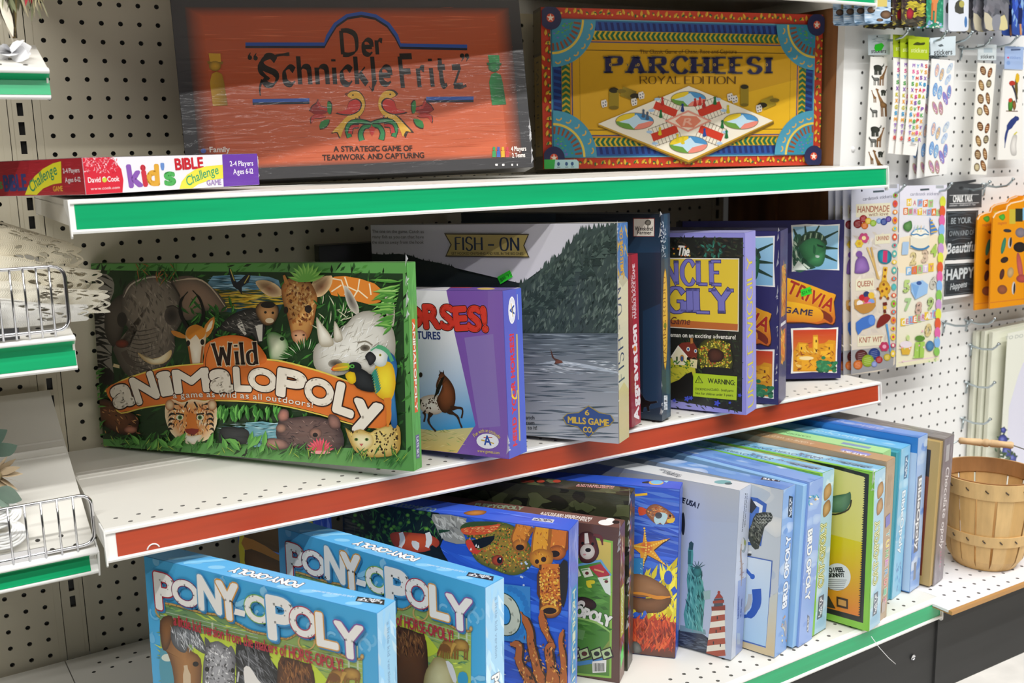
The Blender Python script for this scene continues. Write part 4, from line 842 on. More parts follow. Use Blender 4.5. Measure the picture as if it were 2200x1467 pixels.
    a.blob([(1880, 660), (1940, 680), (1965, 760), (1950, 900), (1965, 1100), (1930, 1110), (1915, 960), (1880, 800)], '#3f8ac0', '#1d4f86'); a.blob([(1830, 760), (1880, 720), (1935, 740), (1955, 850), (1930, 950), (1880, 950), (1830, 900)], '#fae43a', '#dca81c')
    a.line([(1905, 940), (1915, 1040), (1905, 1115)], [44, 30, 16], '#e0842c', sm=3); a.blob([(1800, 650), (1850, 632), (1905, 660), (1895, 740), (1845, 750), (1815, 710)], '#f5f3ea', '#b8c4c0'); a.line([(1805, 655), (1850, 632), (1905, 660), (1935, 720)], [8, 26, 20], '#56a878', sm=3)
    a.blob([(1770, 690), (1800, 660), (1835, 690), (1830, 720), (1800, 745), (1785, 720)], '#3a3a3c', '#131315'); a.ell(1862, 682, 8, 8, '#c8c04a'); a.ell(1862, 682, 4, 4, '#101010')
    for k in range(9): a.leaf(1845+k*3, 760+k*14, 130, 60, 14, '#3f9a6a', '#2c7f8a')
    # undergrowth over the bottom edge
    for k in range(130): x = r.uniform(90, 2000); a.leaf(x, 1215+x*.06+r.uniform(-40, 30), r.uniform(-150, -30), r.uniform(30, 90), 9, r.choice(['#5fa04a', '#3f7f34', '#a8c04a', '#2f6a2c']), '#356f2c')
    for k in range(16): x = r.uniform(350, 1200); a.leaf(x, 1225+r.uniform(-10, 60), r.uniform(-170, -10), r.uniform(60, 120), 34, '#6fb452', '#549a40')
    for k in range(70): a.leaf(r.uniform(60, 150), r.uniform(780, 1180), r.uniform(-120, 0), 80, 12, r.choice(['#6aa84a', '#3a7a30']), '#4a8a3a')
    for k in range(30): a.leaf(r.uniform(380, 640), r.uniform(110, 190), r.uniform(20, 150), r.uniform(60, 110), 8, r.choice(['#3f7a34', '#b8542c', '#2a5a24']), '#356f2c')
    for k in range(10): a.leaf(1420, 240, -165+k*16, 120, 26, '#8cc05a', '#6aa844')
    s = B.right.flat(); s.dabs((0, 0, s.w, s.h), 60, 1.2, .12, 90, ['#62aa54', '#579a4a', '#6cb45e'], 10)
    s.rect(s.w*.36, s.h*.27, s.w*.72, s.h*.72, '#dd6a2c'); s.text('ANIMALOPOLY', (s.w*.42, s.h*.285), (s.w*.42, s.h*.71), s.w*.26, '#f6efe2', .05, out=(.04, '#4a2414')); s.rect(s.w*.35, s.h*.83, s.w*.75, s.h*.945, '#6a6a8a'); s.text('LATE SKY', (s.w*.45, s.h*.84), (s.w*.45, s.h*.94), s.w*.22, '#e8e8f0', .02)
    B.done(); B.crinkle(0, 0, 7.6, 10.2, 9, 5); return B
animal()
def horses():
    B = Box('horses', 'purple and white board game box with red wobbly lettering and a prancing brown horse', '#5b5fbe', '#5d62c2', '#d9d4e0', M_wrap)
    a = B.front.z(780, 430, 2.5742); a.fill('#7f55ae'); r = a.rng
    a.poly([(690, 490), (770, 500), (812, 1430), (700, 1400)], '#8660b4'); a.poly([(560, 760), (720, 740), (760, 1250), (640, 1260)], '#8d74ba')
    W_ = [(-40, 490), (460, 494), (505, 730), (622, 1243), (520, 1398), (-40, 1330)]
    a.poly(W_, [(0, 780), '#f0eef2', (0, 1240), '#3f97d2'])
    a.poly([(-40, 1235), (300, 1262), (400, 1275), (612, 1256), (520, 1398), (-40, 1340)], [(0, 1260), '#c9c08a', (0, 1380), '#dcbf6a']); a.dabs((-20, 1265, 560, 1390), 90, 40, 4, 8, ['#b8a45c', '#e6d490', '#a89a5c', '#8aa45a'], 30)
    a.text('HORSES!', (118, 690), (682, 722), 122, '#dc3a2e', .075, out=(.035, '#2c1414'), wob=.12, track=.1, hs=[1, .9, 1, 1.0, .95, 1, 1])
    a.text('ADVENTURES', (150, 758), (428, 770), 40, '#33417c', .04)
    a.blob([(318, 1095), (380, 1075), (432, 1088), (446, 1160), (400, 1185), (340, 1175), (312, 1140)], '#efe6dc', '#b8a090'); a.dabs([(322, 1095), (430, 1090), (440, 1165), (340, 1170)], 40, 12, 8, 0, ['#4a2a1c', '#3a2218'], 90)
    a.blob([(418, 968), (440, 958), (480, 995), (508, 1050), (510, 1120), (484, 1165), (440, 1172), (408, 1110), (428, 1060), (440, 1015)], '#8a4c2c', '#3a1c12')
    a.blob([(408, 1005), (404, 1032), (416, 1044), (440, 1018), (462, 990), (448, 958), (432, 950), (420, 975)], '#7a4226', '#4a2618'); a.line([(428, 990), (412, 1030)], [7, 3], '#d8a88a'); a.line([(430, 960), (424, 940)], [8, 2], '#2a140e'); a.line([(446, 958), (446, 940)], [8, 2], '#2a140e')
    for k in range(12): a.line([(452-k*3, 975+k*8), (428-k*3, 990+k*9), (412-k*1.5, 1000+k*10)], [7, 2], '#1c120e', sm=2)
    for L in ([(484, 1150), (540, 1148), (552, 1168), (545, 1205)], [(470, 1165), (520, 1192), (536, 1230), (548, 1258)], [(378, 1175), (362, 1215), (378, 1250), (404, 1278)], [(335, 1170), (345, 1190), (338, 1225)]): a.line(L, [26, 13, 9, 10], '#3a1e14', sm=3)
    a.ell(320, 965, 10, 14, '#2a1a16'); a.line([(318, 1100), (300, 1180), (320, 1200)], [20, 6], '#2a1812', sm=3)
    a.ell(690, 1332, 62, 42, '#f4f2f6', rot=5); a.line([(655, 1325), (725, 1345)], 7, '#d8b23a'); a.line([(668, 1312), (716, 1312)], 5, '#c8403a'); a.text('A', (672, 1352), (710, 1354), 52, '#2f52a8', .04)
    a.text('Fun with an attitude', (618, 1310), (755, 1320), 20, '#e8d06a', .01, arc=1.6); a.text('www.games.com', (634, 1392), (756, 1404), 17, '#e8d06a', .01)
    s = B.right.z(780, 430, 2.5742); s.poly([(845, 480), (880, 478), (908, 1400), (872, 1420)], '#5468cc')
    s.text('HERD YOUR HORSES!', (852, 1352), (832, 738), 22, '#d8343c', .06, track=.14); s.line([(822, 1040), (826, 1085), (846, 1095), (852, 1050)], [4, 10, 4], '#e8c63a', sm=3); s.line([(866, 1330), (850, 740)], 8, '#c8b060')
    s.ell(823, 608, 20, 76, '#f2f2f6'); s.ell(823, 608, 17, 68, '#ffffff', '#dcdcea'); s.text('A', (836, 630), (834, 580), 24, '#2f52a8', .04); s.line([(818, 570), (828, 645)], 3, '#c8a83a'); s.line([(858, 660), (852, 520)], 3, '#d0d0e8')
    t = B.top.z(780, 430, 2.5742); t.fill('#e6e2e8'); t.poly([(460, 500), (500, 470), (900, 470), (780, 505)], '#6c48a0'); t.text('HORSES', (480, 484), (590, 484), 10, '#c8402e', .05); t.ell(680, 490, 50, 6, '#d8b85a')
    B.done(); B.crinkle(0, 0, .15, 1.2, 6, 11); return B
horses()
def fish():
    B = Box('fish', 'tall grey board game box showing a wooded lake, with a gold ribbon title', '#8e9096', '#b8b49c', '#a8a29a', M_wrap)
    a = B.front.z(780, 430, 2.5742); a.fill('#d2d0d8'); r = a.rng
    a.poly([(40, 130), (1410, 120), (1410, 520), (40, 520)], [(0, 130), '#cfcdd4', (0, 480), '#dcd9e4'])
    def trees(pts, c, n, sz, cols):
        a.poly(pts, c)
        for (x0, y0), (x1, y1) in zip(pts, pts[1:]):
            L = int(hypot(x1-x0, y1-y0)/n)+1
            for k in range(L): t = r.random(); x = x0+(x1-x0)*t; y = y0+(y1-y0)*t; h = r.uniform(.4, 1.3)*sz; a.poly([(x-h*.3, y+h*.5), (x, y-h*.7), (x+h*.3, y+h*.5)], r.choice(cols))
    trees([(30, 300), (110, 305), (200, 300), (260, 310), (330, 335), (420, 352), (500, 372), (560, 420), (600, 452), (700, 468), (880, 462)], '#20282a', 14, 22, ['#1c2426', '#252e30'])
    a.poly([(30, 294), (110, 300), (200, 296), (260, 305), (330, 330), (420, 347), (500, 367), (560, 414), (600, 446), (700, 462), (890, 456), (900, 760), (30, 760)], '#1f2729')
    trees([(870, 466), (940, 455), (985, 400), (1030, 350), (1090, 300), (1130, 262), (1170, 215), (1200, 180), (1260, 160), (1330, 150), (1415, 125)], '#3a4845', 10, 46, ['#42524e', '#36443f', '#4a5a55'])
    a.poly([(870, 466), (985, 405), (1090, 305), (1200, 190), (1415, 130), (1415, 760), (870, 760)], '#3c4a47')
    a.dabs([(880, 480), (1000, 410), (1110, 310), (1210, 200), (1410, 150), (1410, 730), (880, 730)], 800, 42, 12, -70, ['#31403c', '#46564f', '#55655c', '#2a3733', '#3e4d4a', '#64736b'], 30)
    for k in range(26):
        x = 900+k*20+r.uniform(-8, 8); y = 470-(k*13)+r.uniform(-20, 120); h = r.uniform(60, 130)
        for j in range(6): yy = y+h*j/6; w_ = 6+j*5; a.poly([(x-w_, yy+14), (x, yy-12), (x+w_, yy+14)], r.choice(['#34443f', '#2c3a36', '#4c5d56']))
    a.poly([(30, 735), (1420, 735), (1420, 1360), (30, 1330)], [(0, 740), '#5e6a73', (0, 1340), '#b9bcc2'])
    a.dabs((60, 740, 1415, 860), 260, 120, 5, 1, ['#46525a', '#808c96', '#3a454c', '#98a3ac', '#5a666e'], 3)
    a.dabs((60, 860, 1415, 1320), 330, 170, 8, 1, ['#4e5a62', '#c0c4ca', '#6c7880', '#a4acb4', '#8a939b', '#59646c'], 3)
    a.line([(960, 905), (1100, 895), (1250, 920), (1420, 955)], [4, 16, 20, 8], '#b8c2cc', sm=3); a.dabs((1000, 885, 1400, 960), 70, 50, 5, 6, ['#dfe5ea', '#c4ccd4', '#98a4ae'], 10)
    a.poly([(1040, 820), (1052, 850), (1062, 872), (1085, 880), (1112, 895), (1085, 902), (1060, 905), (1068, 888), (1048, 868)], '#5a3c30', 2); a.ell(1085, 892, 20, 9, '#7a4a3a')
    a.poly([(452, 182), (922, 186), (895, 250), (924, 317), (458, 312), (487, 245)], '#4a4030'); a.poly([(462, 190), (914, 193), (889, 250), (915, 310), (466, 305), (494, 245)], '#bba763')
    K = dict(font='ser', thick=2.2, thin=.75, serif=1.1)
    a.text('FISH', (512, 275), (666, 276), 70, '#1e2b46', **K); a.line([(694, 247), (728, 247)], 9, '#1e2b46'); a.text('ON', (758, 277), (868, 278), 70, '#1e2b46', **K); a.text('GET HOOKED ON FISHING AND REEL IN THE BIG ONES', (492, 300), (890, 302), 14, '#5a5030', .02)
    for i, t in enumerate(('The one on the game. Catch as', 'many fish as you can that have', 'the size to away from the hook')): a.text(t, (55, 180+i*30), (340, 182+i*29), 17, '#6f6b6c', .02)
    for i, t in enumerate(('a great catch', 'the fish from', 'to get on to it!')): a.text(t, (806, 1208+i*27), (952+(i == 2)*14, 1210+i*28), 20, '#3a3c40', .02)
    D = lambda g: [(1250, 1138-g), (1308+g*.6, 1175-g), (1370+g, 1186), (1388+g, 1215), (1365+g, 1240+g*.6), (1305, 1255+g), (1250, 1308+g), (1192, 1250+g), (1130-g, 1235+g*.5), (1112-g, 1200), (1135-g, 1180-g*.5), (1195, 1175-g)]
    a.poly(D(5), '#a89444'); a.poly(D(0), '#3d558c'); a.text('6', (1232, 1186), (1254, 1187), 28, '#d9b64a', .05); a.text('MILLS GAME', (1138, 1228), (1362, 1246), 34, '#d9b64a', .05); a.text('CO.', (1222, 1280), (1275, 1283), 30, '#d9b64a', .05)
    s = B.right.z(780, 430, 2.5742); s.poly([(1398, 110), (1470, 110), (1470, 445), (1435, 400), (1402, 445)], '#4a78b4'); s.dabs((1400, 130, 1465, 420), 30, 60, 8, 90, ['#3a64a0', '#5a88c4', '#c8a44a'], 20)
    s.text('6 MILLS GAME CO', (1440, 410), (1434, 165), 16, '#c99a3a', .05); s.poly([(1405, 440), (1435, 480), (1468, 435), (1472, 1050), (1440, 1010), (1412, 1060)], '#cfcbb2')
    s.text('FISH - ON', (1446, 985), (1424, 480), 36, '#3a4a6a', font='ser', thick=1.6, thin=.6, serif=.9, track=.3); s.poly([(1412, 1060), (1442, 1005), (1472, 1050), (1474, 1330), (1414, 1350)], '#c9bd8c')
    B.done(); B.sticker([(746, 424), (816, 386), (832, 422), (764, 464)], (780, 430, 2.5742), 'front', '$16.95'); B.crinkle(0, 0, 2, 11.6, 16, 21); return B
fish()
def aggr():
    B = Box('aggr', 'dark red board game box showing only its spine beside the grey lake box', '#a52a3c', '#a02436', '#7c2030', M_wrap)
    s = B.right.z(1330, 430, 2.9333); s.poly([(50, 340), (78, 340), (104, 1440), (76, 1440)], '#8a1e30')
    s.text('Aggravation', (126, 1376), (108, 784), 30, '#eadfe2', .07); s.text('MARBLE RACE GAME', (108, 740), (98, 400), 15, '#d8b8c0', .04); s.text('THE CLASSIC', (92, 740), (84, 470), 10, '#d8b8c0', .02); s.ell(100, 935, 8, 18, '#d87a2c')
    a = B.front.flat(); a.rect(.5, .5, a.w-.5, a.h-.5, '#b23444')
    B.done(); return B
aggr()
def racing():
    B = Box('racing', 'tall dark navy board game box with a small cream tree label in its top corner', '#1e2c40', '#24384c', '#15191c', M_wrap)
    a = B.front.z(1330, 430, 2.9333); a.fill('#1f3348'); a.poly([(-400, 80), (265, 80), (262, 330), (-400, 330)], [(0, 90), '#141c26', (0, 330), '#22405c']); a.poly([(150, 700), (262, 650), (270, 1300), (150, 1330)], '#22405e')
    a.rect(88, 112, 224, 230, '#7a2f2a'); a.rect(93, 117, 220, 226, '#e6dfd2')
    a.text('Weekend', (100, 190), (212, 192), 26, '#3a3430', .03); a.text('Farmer', (116, 214), (204, 216), 24, '#3a3430', .03); a.line([(182, 175), (182, 140)], 5, '#3a3430'); a.blob([(162, 145), (170, 128), (190, 124), (202, 138), (196, 156), (175, 158)], '#8a8478', '#4a443c')
    dog = [(136, 1242), (142, 1215), (150, 1232), (166, 1258), (196, 1268), (238, 1264), (240, 1276), (200, 1284), (190, 1300), (194, 1330), (180, 1330), (172, 1302), (156, 1306), (150, 1336), (134, 1332), (136, 1290), (120, 1260)]
    a.poly([(x+(x-165)*.05, y+(y-1280)*.06) for x, y in dog], '#5a6a7a'); a.poly(dog, '#0c0f12')
    s = B.right.z(1330, 430, 2.9333); s.poly([(282, 90), (305, 88), (320, 1360), (300, 1370)], '#2c4a60')
    for x, k in ((272, 130), (285, 160)): s.dabs((x-6, k, x+10, 360), 40, 12, 5, 90, ['#c8d0d8', '#8a98a8'], 10)
    s.ell(290, 750, 17, 320, '#8c6a2c', n=28); s.ell(290, 750, 13.5, 308, '#d8ac44', n=28); s.text('RACING RODEO', (297, 1020), (292, 480), 17, '#7a4f1c', .03, font='ser', serif=.8, track=.3); s.ell(290, 790, 8, 20, '#6f7a2c')
    s.rect(282, 1230, 304, 1320, '#d6dade'); s.dabs((284, 1236, 302, 1316), 18, 18, 3, 0, ['#2a2e34'], 2)
    B.done(); B.crinkle(0, 0, 10.6, 12.2, 6, 31); B.crinkle(0, 0, .2, 2.2, 6, 32); return B
racing()
def wiggily():
    B = Box('wiggily', 'lavender framed board game box with a yellow title panel, cottage and green warning label', '#9a98dc', '#a09ee0', '#a8a6d8', M_print)
    a = B.front.z(1330, 430, 2.9333); a.fill('#9694de'); r = a.rng
    a.poly([(150, 232), (782, 236), (775, 1334), (150, 1230)], '#23241f')
    a.dabs((150, 236, 780, 370), 170, 40, 12, 60, ['#2c3428', '#1a1c18', '#3a4a34', '#2a2a2e', '#40382c'], 70); a.dabs((150, 840, 778, 1330), 330, 36, 9, 40, ['#2c3a26', '#181a16', '#35452a', '#243026', '#3a4a2c'], 60)
    for k in range(18): x, y = r.uniform(540, 660), r.uniform(250, 350); a.leaf(x, y, r.uniform(-150, 150), 34, 16, r.choice(['#3f8a78', '#2c6a5c']), '#2a5a4c')
    for k in range(14): a.ell(r.uniform(330, 460), r.uniform(290, 352), 6, 5, r.choice(['#c83a2c', '#e0b03a', '#d86a3a']))
    a.poly([(150, 362), (758, 366), (754, 828), (150, 792)], '#e8e0d0'); a.poly([(150, 370), (752, 373), (748, 822), (150, 787)], '#eacb3c'); a.poly([(150, 742), (750, 780), (748, 822), (150, 787)], '#c06a34')
    K = dict(font='ser', thick=2.9, thin=.95, serif=1.55, out=(.035, '#3a3470'))
    a.text('UNCLE', (176, 522), (645, 532), 140, '#7d7ac6', track=.16, **K); a.text('WIGGILY', (-60, 690), (722, 712), 140, '#7d7ac6', track=.02, **K)
    a.text('The', (368, 345), (440, 350), 60, '#f6f2ea', .04, it=.25); a.text('Game', (322, 778), (446, 784), 44, '#6a3a34', .01, it=.3)
    a.text('A gentleman on an exciting adventure!', (232, 856), (736, 876), 26, '#f4f0e4', bold=.02)
    a.poly([(310, 1000), (420, 1000), (480, 1050), (470, 1200), (310, 1160)], '#c9c23a', 2); a.dabs((315, 1020, 480, 1160), 70, 26, 7, 20, ['#b4b032', '#ddd44a', '#8a9a34'], 30)
    a.poly([(332, 985), (375, 920), (430, 985), (420, 1040), (350, 1035)], '#f0e6c4'); a.poly([(372, 918), (395, 898), (470, 892), (502, 950), (490, 990), (440, 990), (428, 985)], '#7c3226'); a.line([(330, 988), (374, 918), (432, 988)], 8, '#f6efe0'); a.poly([(452, 905), (450, 868), (466, 868), (468, 900)], '#b87a3c'); a.poly([(450, 1000), (495, 1005), (490, 1060), (450, 1050)], '#e6d8a4'); a.line([(446, 1002), (475, 985), (502, 1008)], 6, '#8a4a30')
    a.ell(437, 938, 11, 14, '#f2ecd8'); a.ell(437, 938, 7, 9, '#3f6aa8'); a.ell(483, 950, 9, 12, '#f2ecd8'); a.ell(483, 950, 6, 8, '#3f6aa8'); a.ell(398, 995, 14, 22, '#c8923a'); a.ell(398, 998, 9, 17, '#3a5a8a'); a.rect(360, 985, 372, 1008, '#4a5a3a')
    for k in range(40): a.ell(r.uniform(330, 470), r.uniform(1010, 1060), 5, 4, r.choice(['#3f7a34', '#5f9a3c', '#2f5a2a']))
    a.blob([(500, 930), (540, 880), (620, 870), (690, 900), (715, 970), (712, 1060), (640, 1080), (520, 1060), (495, 1000)], '#6a6a24', '#2f3418', mid=.7); a.dabs([(500, 930), (600, 872), (700, 900), (714, 1060), (520, 1060)], 330, 12, 10, 0, ['#d8cc3a', '#e8dc5a', '#b8a82c', '#c8502c', '#8a8a28'], 90)
    a.blob([(560, 960), (600, 930), (660, 960), (650, 1010), (580, 1020)], '#5a3426', '#2a1812'); a.poly([(540, 1050), (710, 1060), (700, 1100), (540, 1090)], '#1e201a', 2)
    a.poly([(300, 1170), (380, 1130), (460, 1080), (470, 1230), (300, 1240)], '#191613', 2)
    a.poly([(470, 1088), (746, 1110), (742, 1260), (468, 1234)], '#b4d028'); a.poly([(504, 1104), (532, 1152), (480, 1150)], '#2a3010'); a.poly([(504, 1112), (525, 1148), (487, 1147)], '#b4d028'); a.line([(505, 1120), (505, 1136)], 4, '#2a3010'); a.ell(505, 1142, 2.5, 2.5, '#2a3010')
    a.text('WARNING:', (562, 1150), (732, 1165), 30, '#2a3010', .03); a.text('CHOKING HAZARD - Small parts', (480, 1195), (722, 1206), 15, '#3f4a14', .015); a.text('Not for children under 3 years.', (484, 1222), (722, 1236), 15, '#3f4a14', .015)
    for x, y, s in ((430, 1250, 20), (455, 1245, 16), (620, 1278, 22), (762, 1228, 14), (350, 1260, 14), (700, 1275, 10)):
        for k in range(5): a.leaf(x, y, k*72, s, s*.6, '#4a5ad8', '#3a48b8')
    s = B.right.z(1330, 430, 2.9333); s.text('UNCLE WIGGILY', (846, 1290), (838, 350), 34, '#e2d24a', font='ser', thick=1.5, thin=.6, serif=1.0, track=.16, out=(.02, '#8a84a8'))
    B.done(); return B
wiggily()
def trivia():
    B = Box('trivB', 'navy board game box at the right end with statue crown picture and gold ribbon', '#2c2a5e', '#2c2a5e', '#2a2848', M_wrap)
    a = B.front.z(1330, 430, 2.9333); a.fill('#2b2860'); r = a.rng
    a.poly([(560, 150), (1060, 150), (1060, 1090), (560, 1120)], '#2a2658')
    def picture(pts): a.poly(pts, '#f0eee8')
    picture([(1084, 158), (1180, 150), (1300, 156), (1391, 150), (1384, 300), (1388, 442), (1240, 436), (1088, 450), (1092, 300)])
    a.poly([(1096, 168), (1382, 160), (1376, 434), (1098, 440)], [(0, 165), '#9fcce4', (0, 440), '#7fb4d6'])
    for P in ([(1180, 250), (1172, 162)], [(1225, 215), (1240, 200), (1262, 160)], [(1270, 250), (1380, 195)], [(1300, 300), (1378, 305)], [(1296, 350), (1374, 385)], [(1120, 230), (1100, 180)]): a.line(P, [22, 8], '#25402f')
    a.poly([(1098, 440), (1098, 250), (1125, 215), (1150, 225), (1130, 300), (1160, 370), (1180, 440)], '#2c5a44', 2); a.dabs([(1100, 240), (1140, 220), (1150, 330), (1180, 430), (1100, 430)], 50, 36, 9, 70, ['#bfd0b8', '#1c3a2c', '#5a8a6a'], 30)
    a.blob([(1130, 290), (1150, 240), (1200, 205), (1260, 212), (1300, 260), (1302, 330), (1285, 400), (1240, 420), (1180, 390), (1150, 350)], '#4a9a60', '#245a3a', (1240, 320)); a.poly([(1120, 300), (1140, 235), (1200, 195), (1270, 205), (1308, 255), (1306, 285), (1265, 250), (1210, 240), (1160, 265)], '#33503c', 2)
    for k in range(9): a.line([(1150+k*18, 258-(4-abs(k-4))*6), (1156+k*18, 228-(4-abs(k-4))*7)], 7, '#a8bf9c' if k % 2 else '#1c3024')
    a.poly([(1245, 275), (1290, 290), (1285, 300), (1250, 290)], '#1d4630'); a.poly([(1225, 280), (1240, 300), (1235, 340), (1222, 330)], '#2f7048', 2); a.poly([(1238, 345), (1262, 350), (1258, 362), (1240, 360)], '#bcd0c4', 2); a.poly([(1160, 360), (1200, 400), (1240, 425), (1180, 436), (1150, 400)], '#1f4a34', 2); a.line([(1160, 400), (1200, 430)], 12, '#cfdccc'); a.poly([(1090, 440), (1130, 380), (1190, 440)], '#dfe6dc')
    rib = [(900, 470), (1000, 476), (1100, 500), (1220, 540), (1320, 580), (1366, 596), (1352, 640), (1362, 740), (1345, 782), (1300, 770), (1250, 780), (1160, 768), (1000, 770), (900, 760)]
    a.poly([(x+4, y+8) for x, y in rib], '#3a1c10', 2); a.poly(rib, [(0, 500), '#f2b418', (0, 780), '#c8601c'], 2)
    a.poly([(900, 630), (1030, 640), (1180, 660), (1300, 700), (1345, 740), (1335, 776), (1280, 740), (1150, 716), (1000, 714), (900, 720)], '#7a2c14', 2)
    a.poly([(900, 620), (1060, 636), (1200, 662), (1270, 690), (1288, 740), (1240, 770), (1100, 762), (1000, 764), (900, 770)], [(0, 640), '#f4ba1e', (0, 770), '#d8801c'], 2)
    a.text('TRIVIA', (1052, 580), (1336, 704), 84, '#a8281c', .035, out=(.02, '#f0c84a'), track=.16, cols=None); a.text('GAME', (1040, 706), (1216, 728), 36, '#231f46', .045, track=.2)
    picture([(1082, 808), (1200, 802), (1300, 808), (1381, 800), (1374, 950), (1372, 1088), (1220, 1082), (1082, 1092), (1090, 950)])
    a.poly([(1096, 818), (1370, 812), (1362, 1078), (1096, 1080)], [(0, 815), '#c83a1c', (0, 960), '#e8902c'])
    a.poly([(1096, 960), (1120, 920), (1130, 895), (1190, 900), (1195, 930), (1218, 930), (1222, 850), (1252, 848), (1258, 905), (1300, 900), (1320, 880), (1364, 885), (1362, 1078), (1096, 1080)], '#d99418')
    for q in ((1135, 905, 1180, 955), (1225, 860, 1250, 960), (1300, 905, 1350, 950), (1120, 980, 1200, 1010), (1150, 1010, 1260, 1070), (1270, 950, 1330, 990)): a.rect(*q, r.choice(['#efb22a', '#e6a41f', '#f4c23c']))
    a.dabs((1100, 900, 1350, 1070), 60, 34, 7, 10, ['#a8601a', '#f4d074', '#c87a18', '#8a3a14'], 60)
    for x, y in ((1145, 925), (1238, 880), (1240, 940), (1320, 925), (1180, 990)): a.rect(x, y, x+8, y+16, '#4a2010')
    a.ell(1180, 995, 46, 12, '#f6dca0')
    for k in range(40): a.ell(r.uniform(1250, 1365), 1075-r.random()**1.5*90*(r.random()*.5+.5), 14, 11, r.choice(['#2f7a4c', '#1f5a38', '#3f8f5c']))
    s = B.right; s.flat(); s.fill('#3a386a'); s.rect(.5, 2.2, 1.6, 5.4, '#d8902c'); s.dabs((.5, 2.2, 1.6, 5.4), 40, .7, .14, 70, ['#f0c04a', '#a84a1c', '#e8a83a', '#3a7a4c'], 40); s.rect(.4, 5.8, 1.7, 6.0, '#e6e4e8'); s.rect(.5, 6.3, 1.6, 8.4, '#d8742c'); s.dabs((.5, 6.3, 1.6, 8.4), 30, .6, .14, 70, ['#f0c04a', '#2f7a4c', '#e8a83a'], 40)
    B.done(); B.sticker([(1142, 565), (1205, 545), (1215, 588), (1148, 608)], (1330, 430, 2.9333), 'front', '$24.95'); return B
TB = trivia()
def copy_box(src, key, label, group=None, skip=()):
    M = box_frame(key)[0]; r = src.root.copy(); COL.objects.link(r); r.matrix_world = M; r['label'] = label
    for ch in list(src.root.children):
        if ch.name.split('.')[0] in skip: continue
        c = ch.copy(); COL.objects.link(c); c.parent = r; c.matrix_parent_inverse = ch.matrix_parent_inverse
    return r
ra = copy_box(TB, 'trivA', 'navy board game box squeezed between the lavender box and its twin, spine in loose film')
class _H: pass
h_ = _H(); h_.M, h_.w, h_.h, h_.t = box_frame('trivA'); h_.root = ra; Box.crinkle(h_, 0, 0, .3, 10.9, 18, 44)
b = MB(); b.box((-6, -.6, 0), (3, .6, 10.7), C('#17191a'), bev=.04)
bb = thing('game_box', 'black board game box standing against the back panel behind the jungle box', 'board game', M=Matrix.Translation(W(19.2, -1.6, -24.5)) @ Matrix.Rotation(radians(-8), 4, 'Z')); lb(b, 'lid', M_print, bb)
# ---------------------------------------------------------------- bottom deck
def sky(a, base, tones, n=26, s=.8):
    m = a.mode; a.flat(); a.fill(base); r = a.rng
    for k in range(n): x, y = r.uniform(0, a.w), r.uniform(0, a.h); q = s*r.uniform(.4, 1.2); c = r.choice(tones); a.blob([(x+q*r.uniform(.7, 1.2)*cos(t)*1.4, y+q*r.uniform(.5, 1)*sin(t)) for t in (2*pi*i/9 for i in range(9))], c, mixc(C(c), C(base), .6), sm=2)
    a.mode = m
def logo(a, pts, dark='#20242c', light='#e4e8ee'):
    """small dark maker's plate with light lettering"""
    a.poly(pts, dark); (x0, y0), (x1, y1), (x2, y2), (x3, y3) = pts
    a.text('LATE', (x3*.58+x0*.42+(x2-x3)*.08, y3*.58+y0*.42+(y2-y3)*.08), (x2*.58+x1*.42-(x2-x3)*.08, y2*.58+y1*.42-(y2-y3)*.08), hypot(x3-x0, y3-y0)*.34, light, .06)
    a.text('SKY', (x3*.9+x0*.1+(x2-x3)*.15, y3*.9+y0*.1+(y2-y3)*.15), (x2*.9+x1*.1-(x2-x3)*.15, y2*.9+y1*.1-(y2-y3)*.15), hypot(x3-x0, y3-y0)*.32, light, .06)
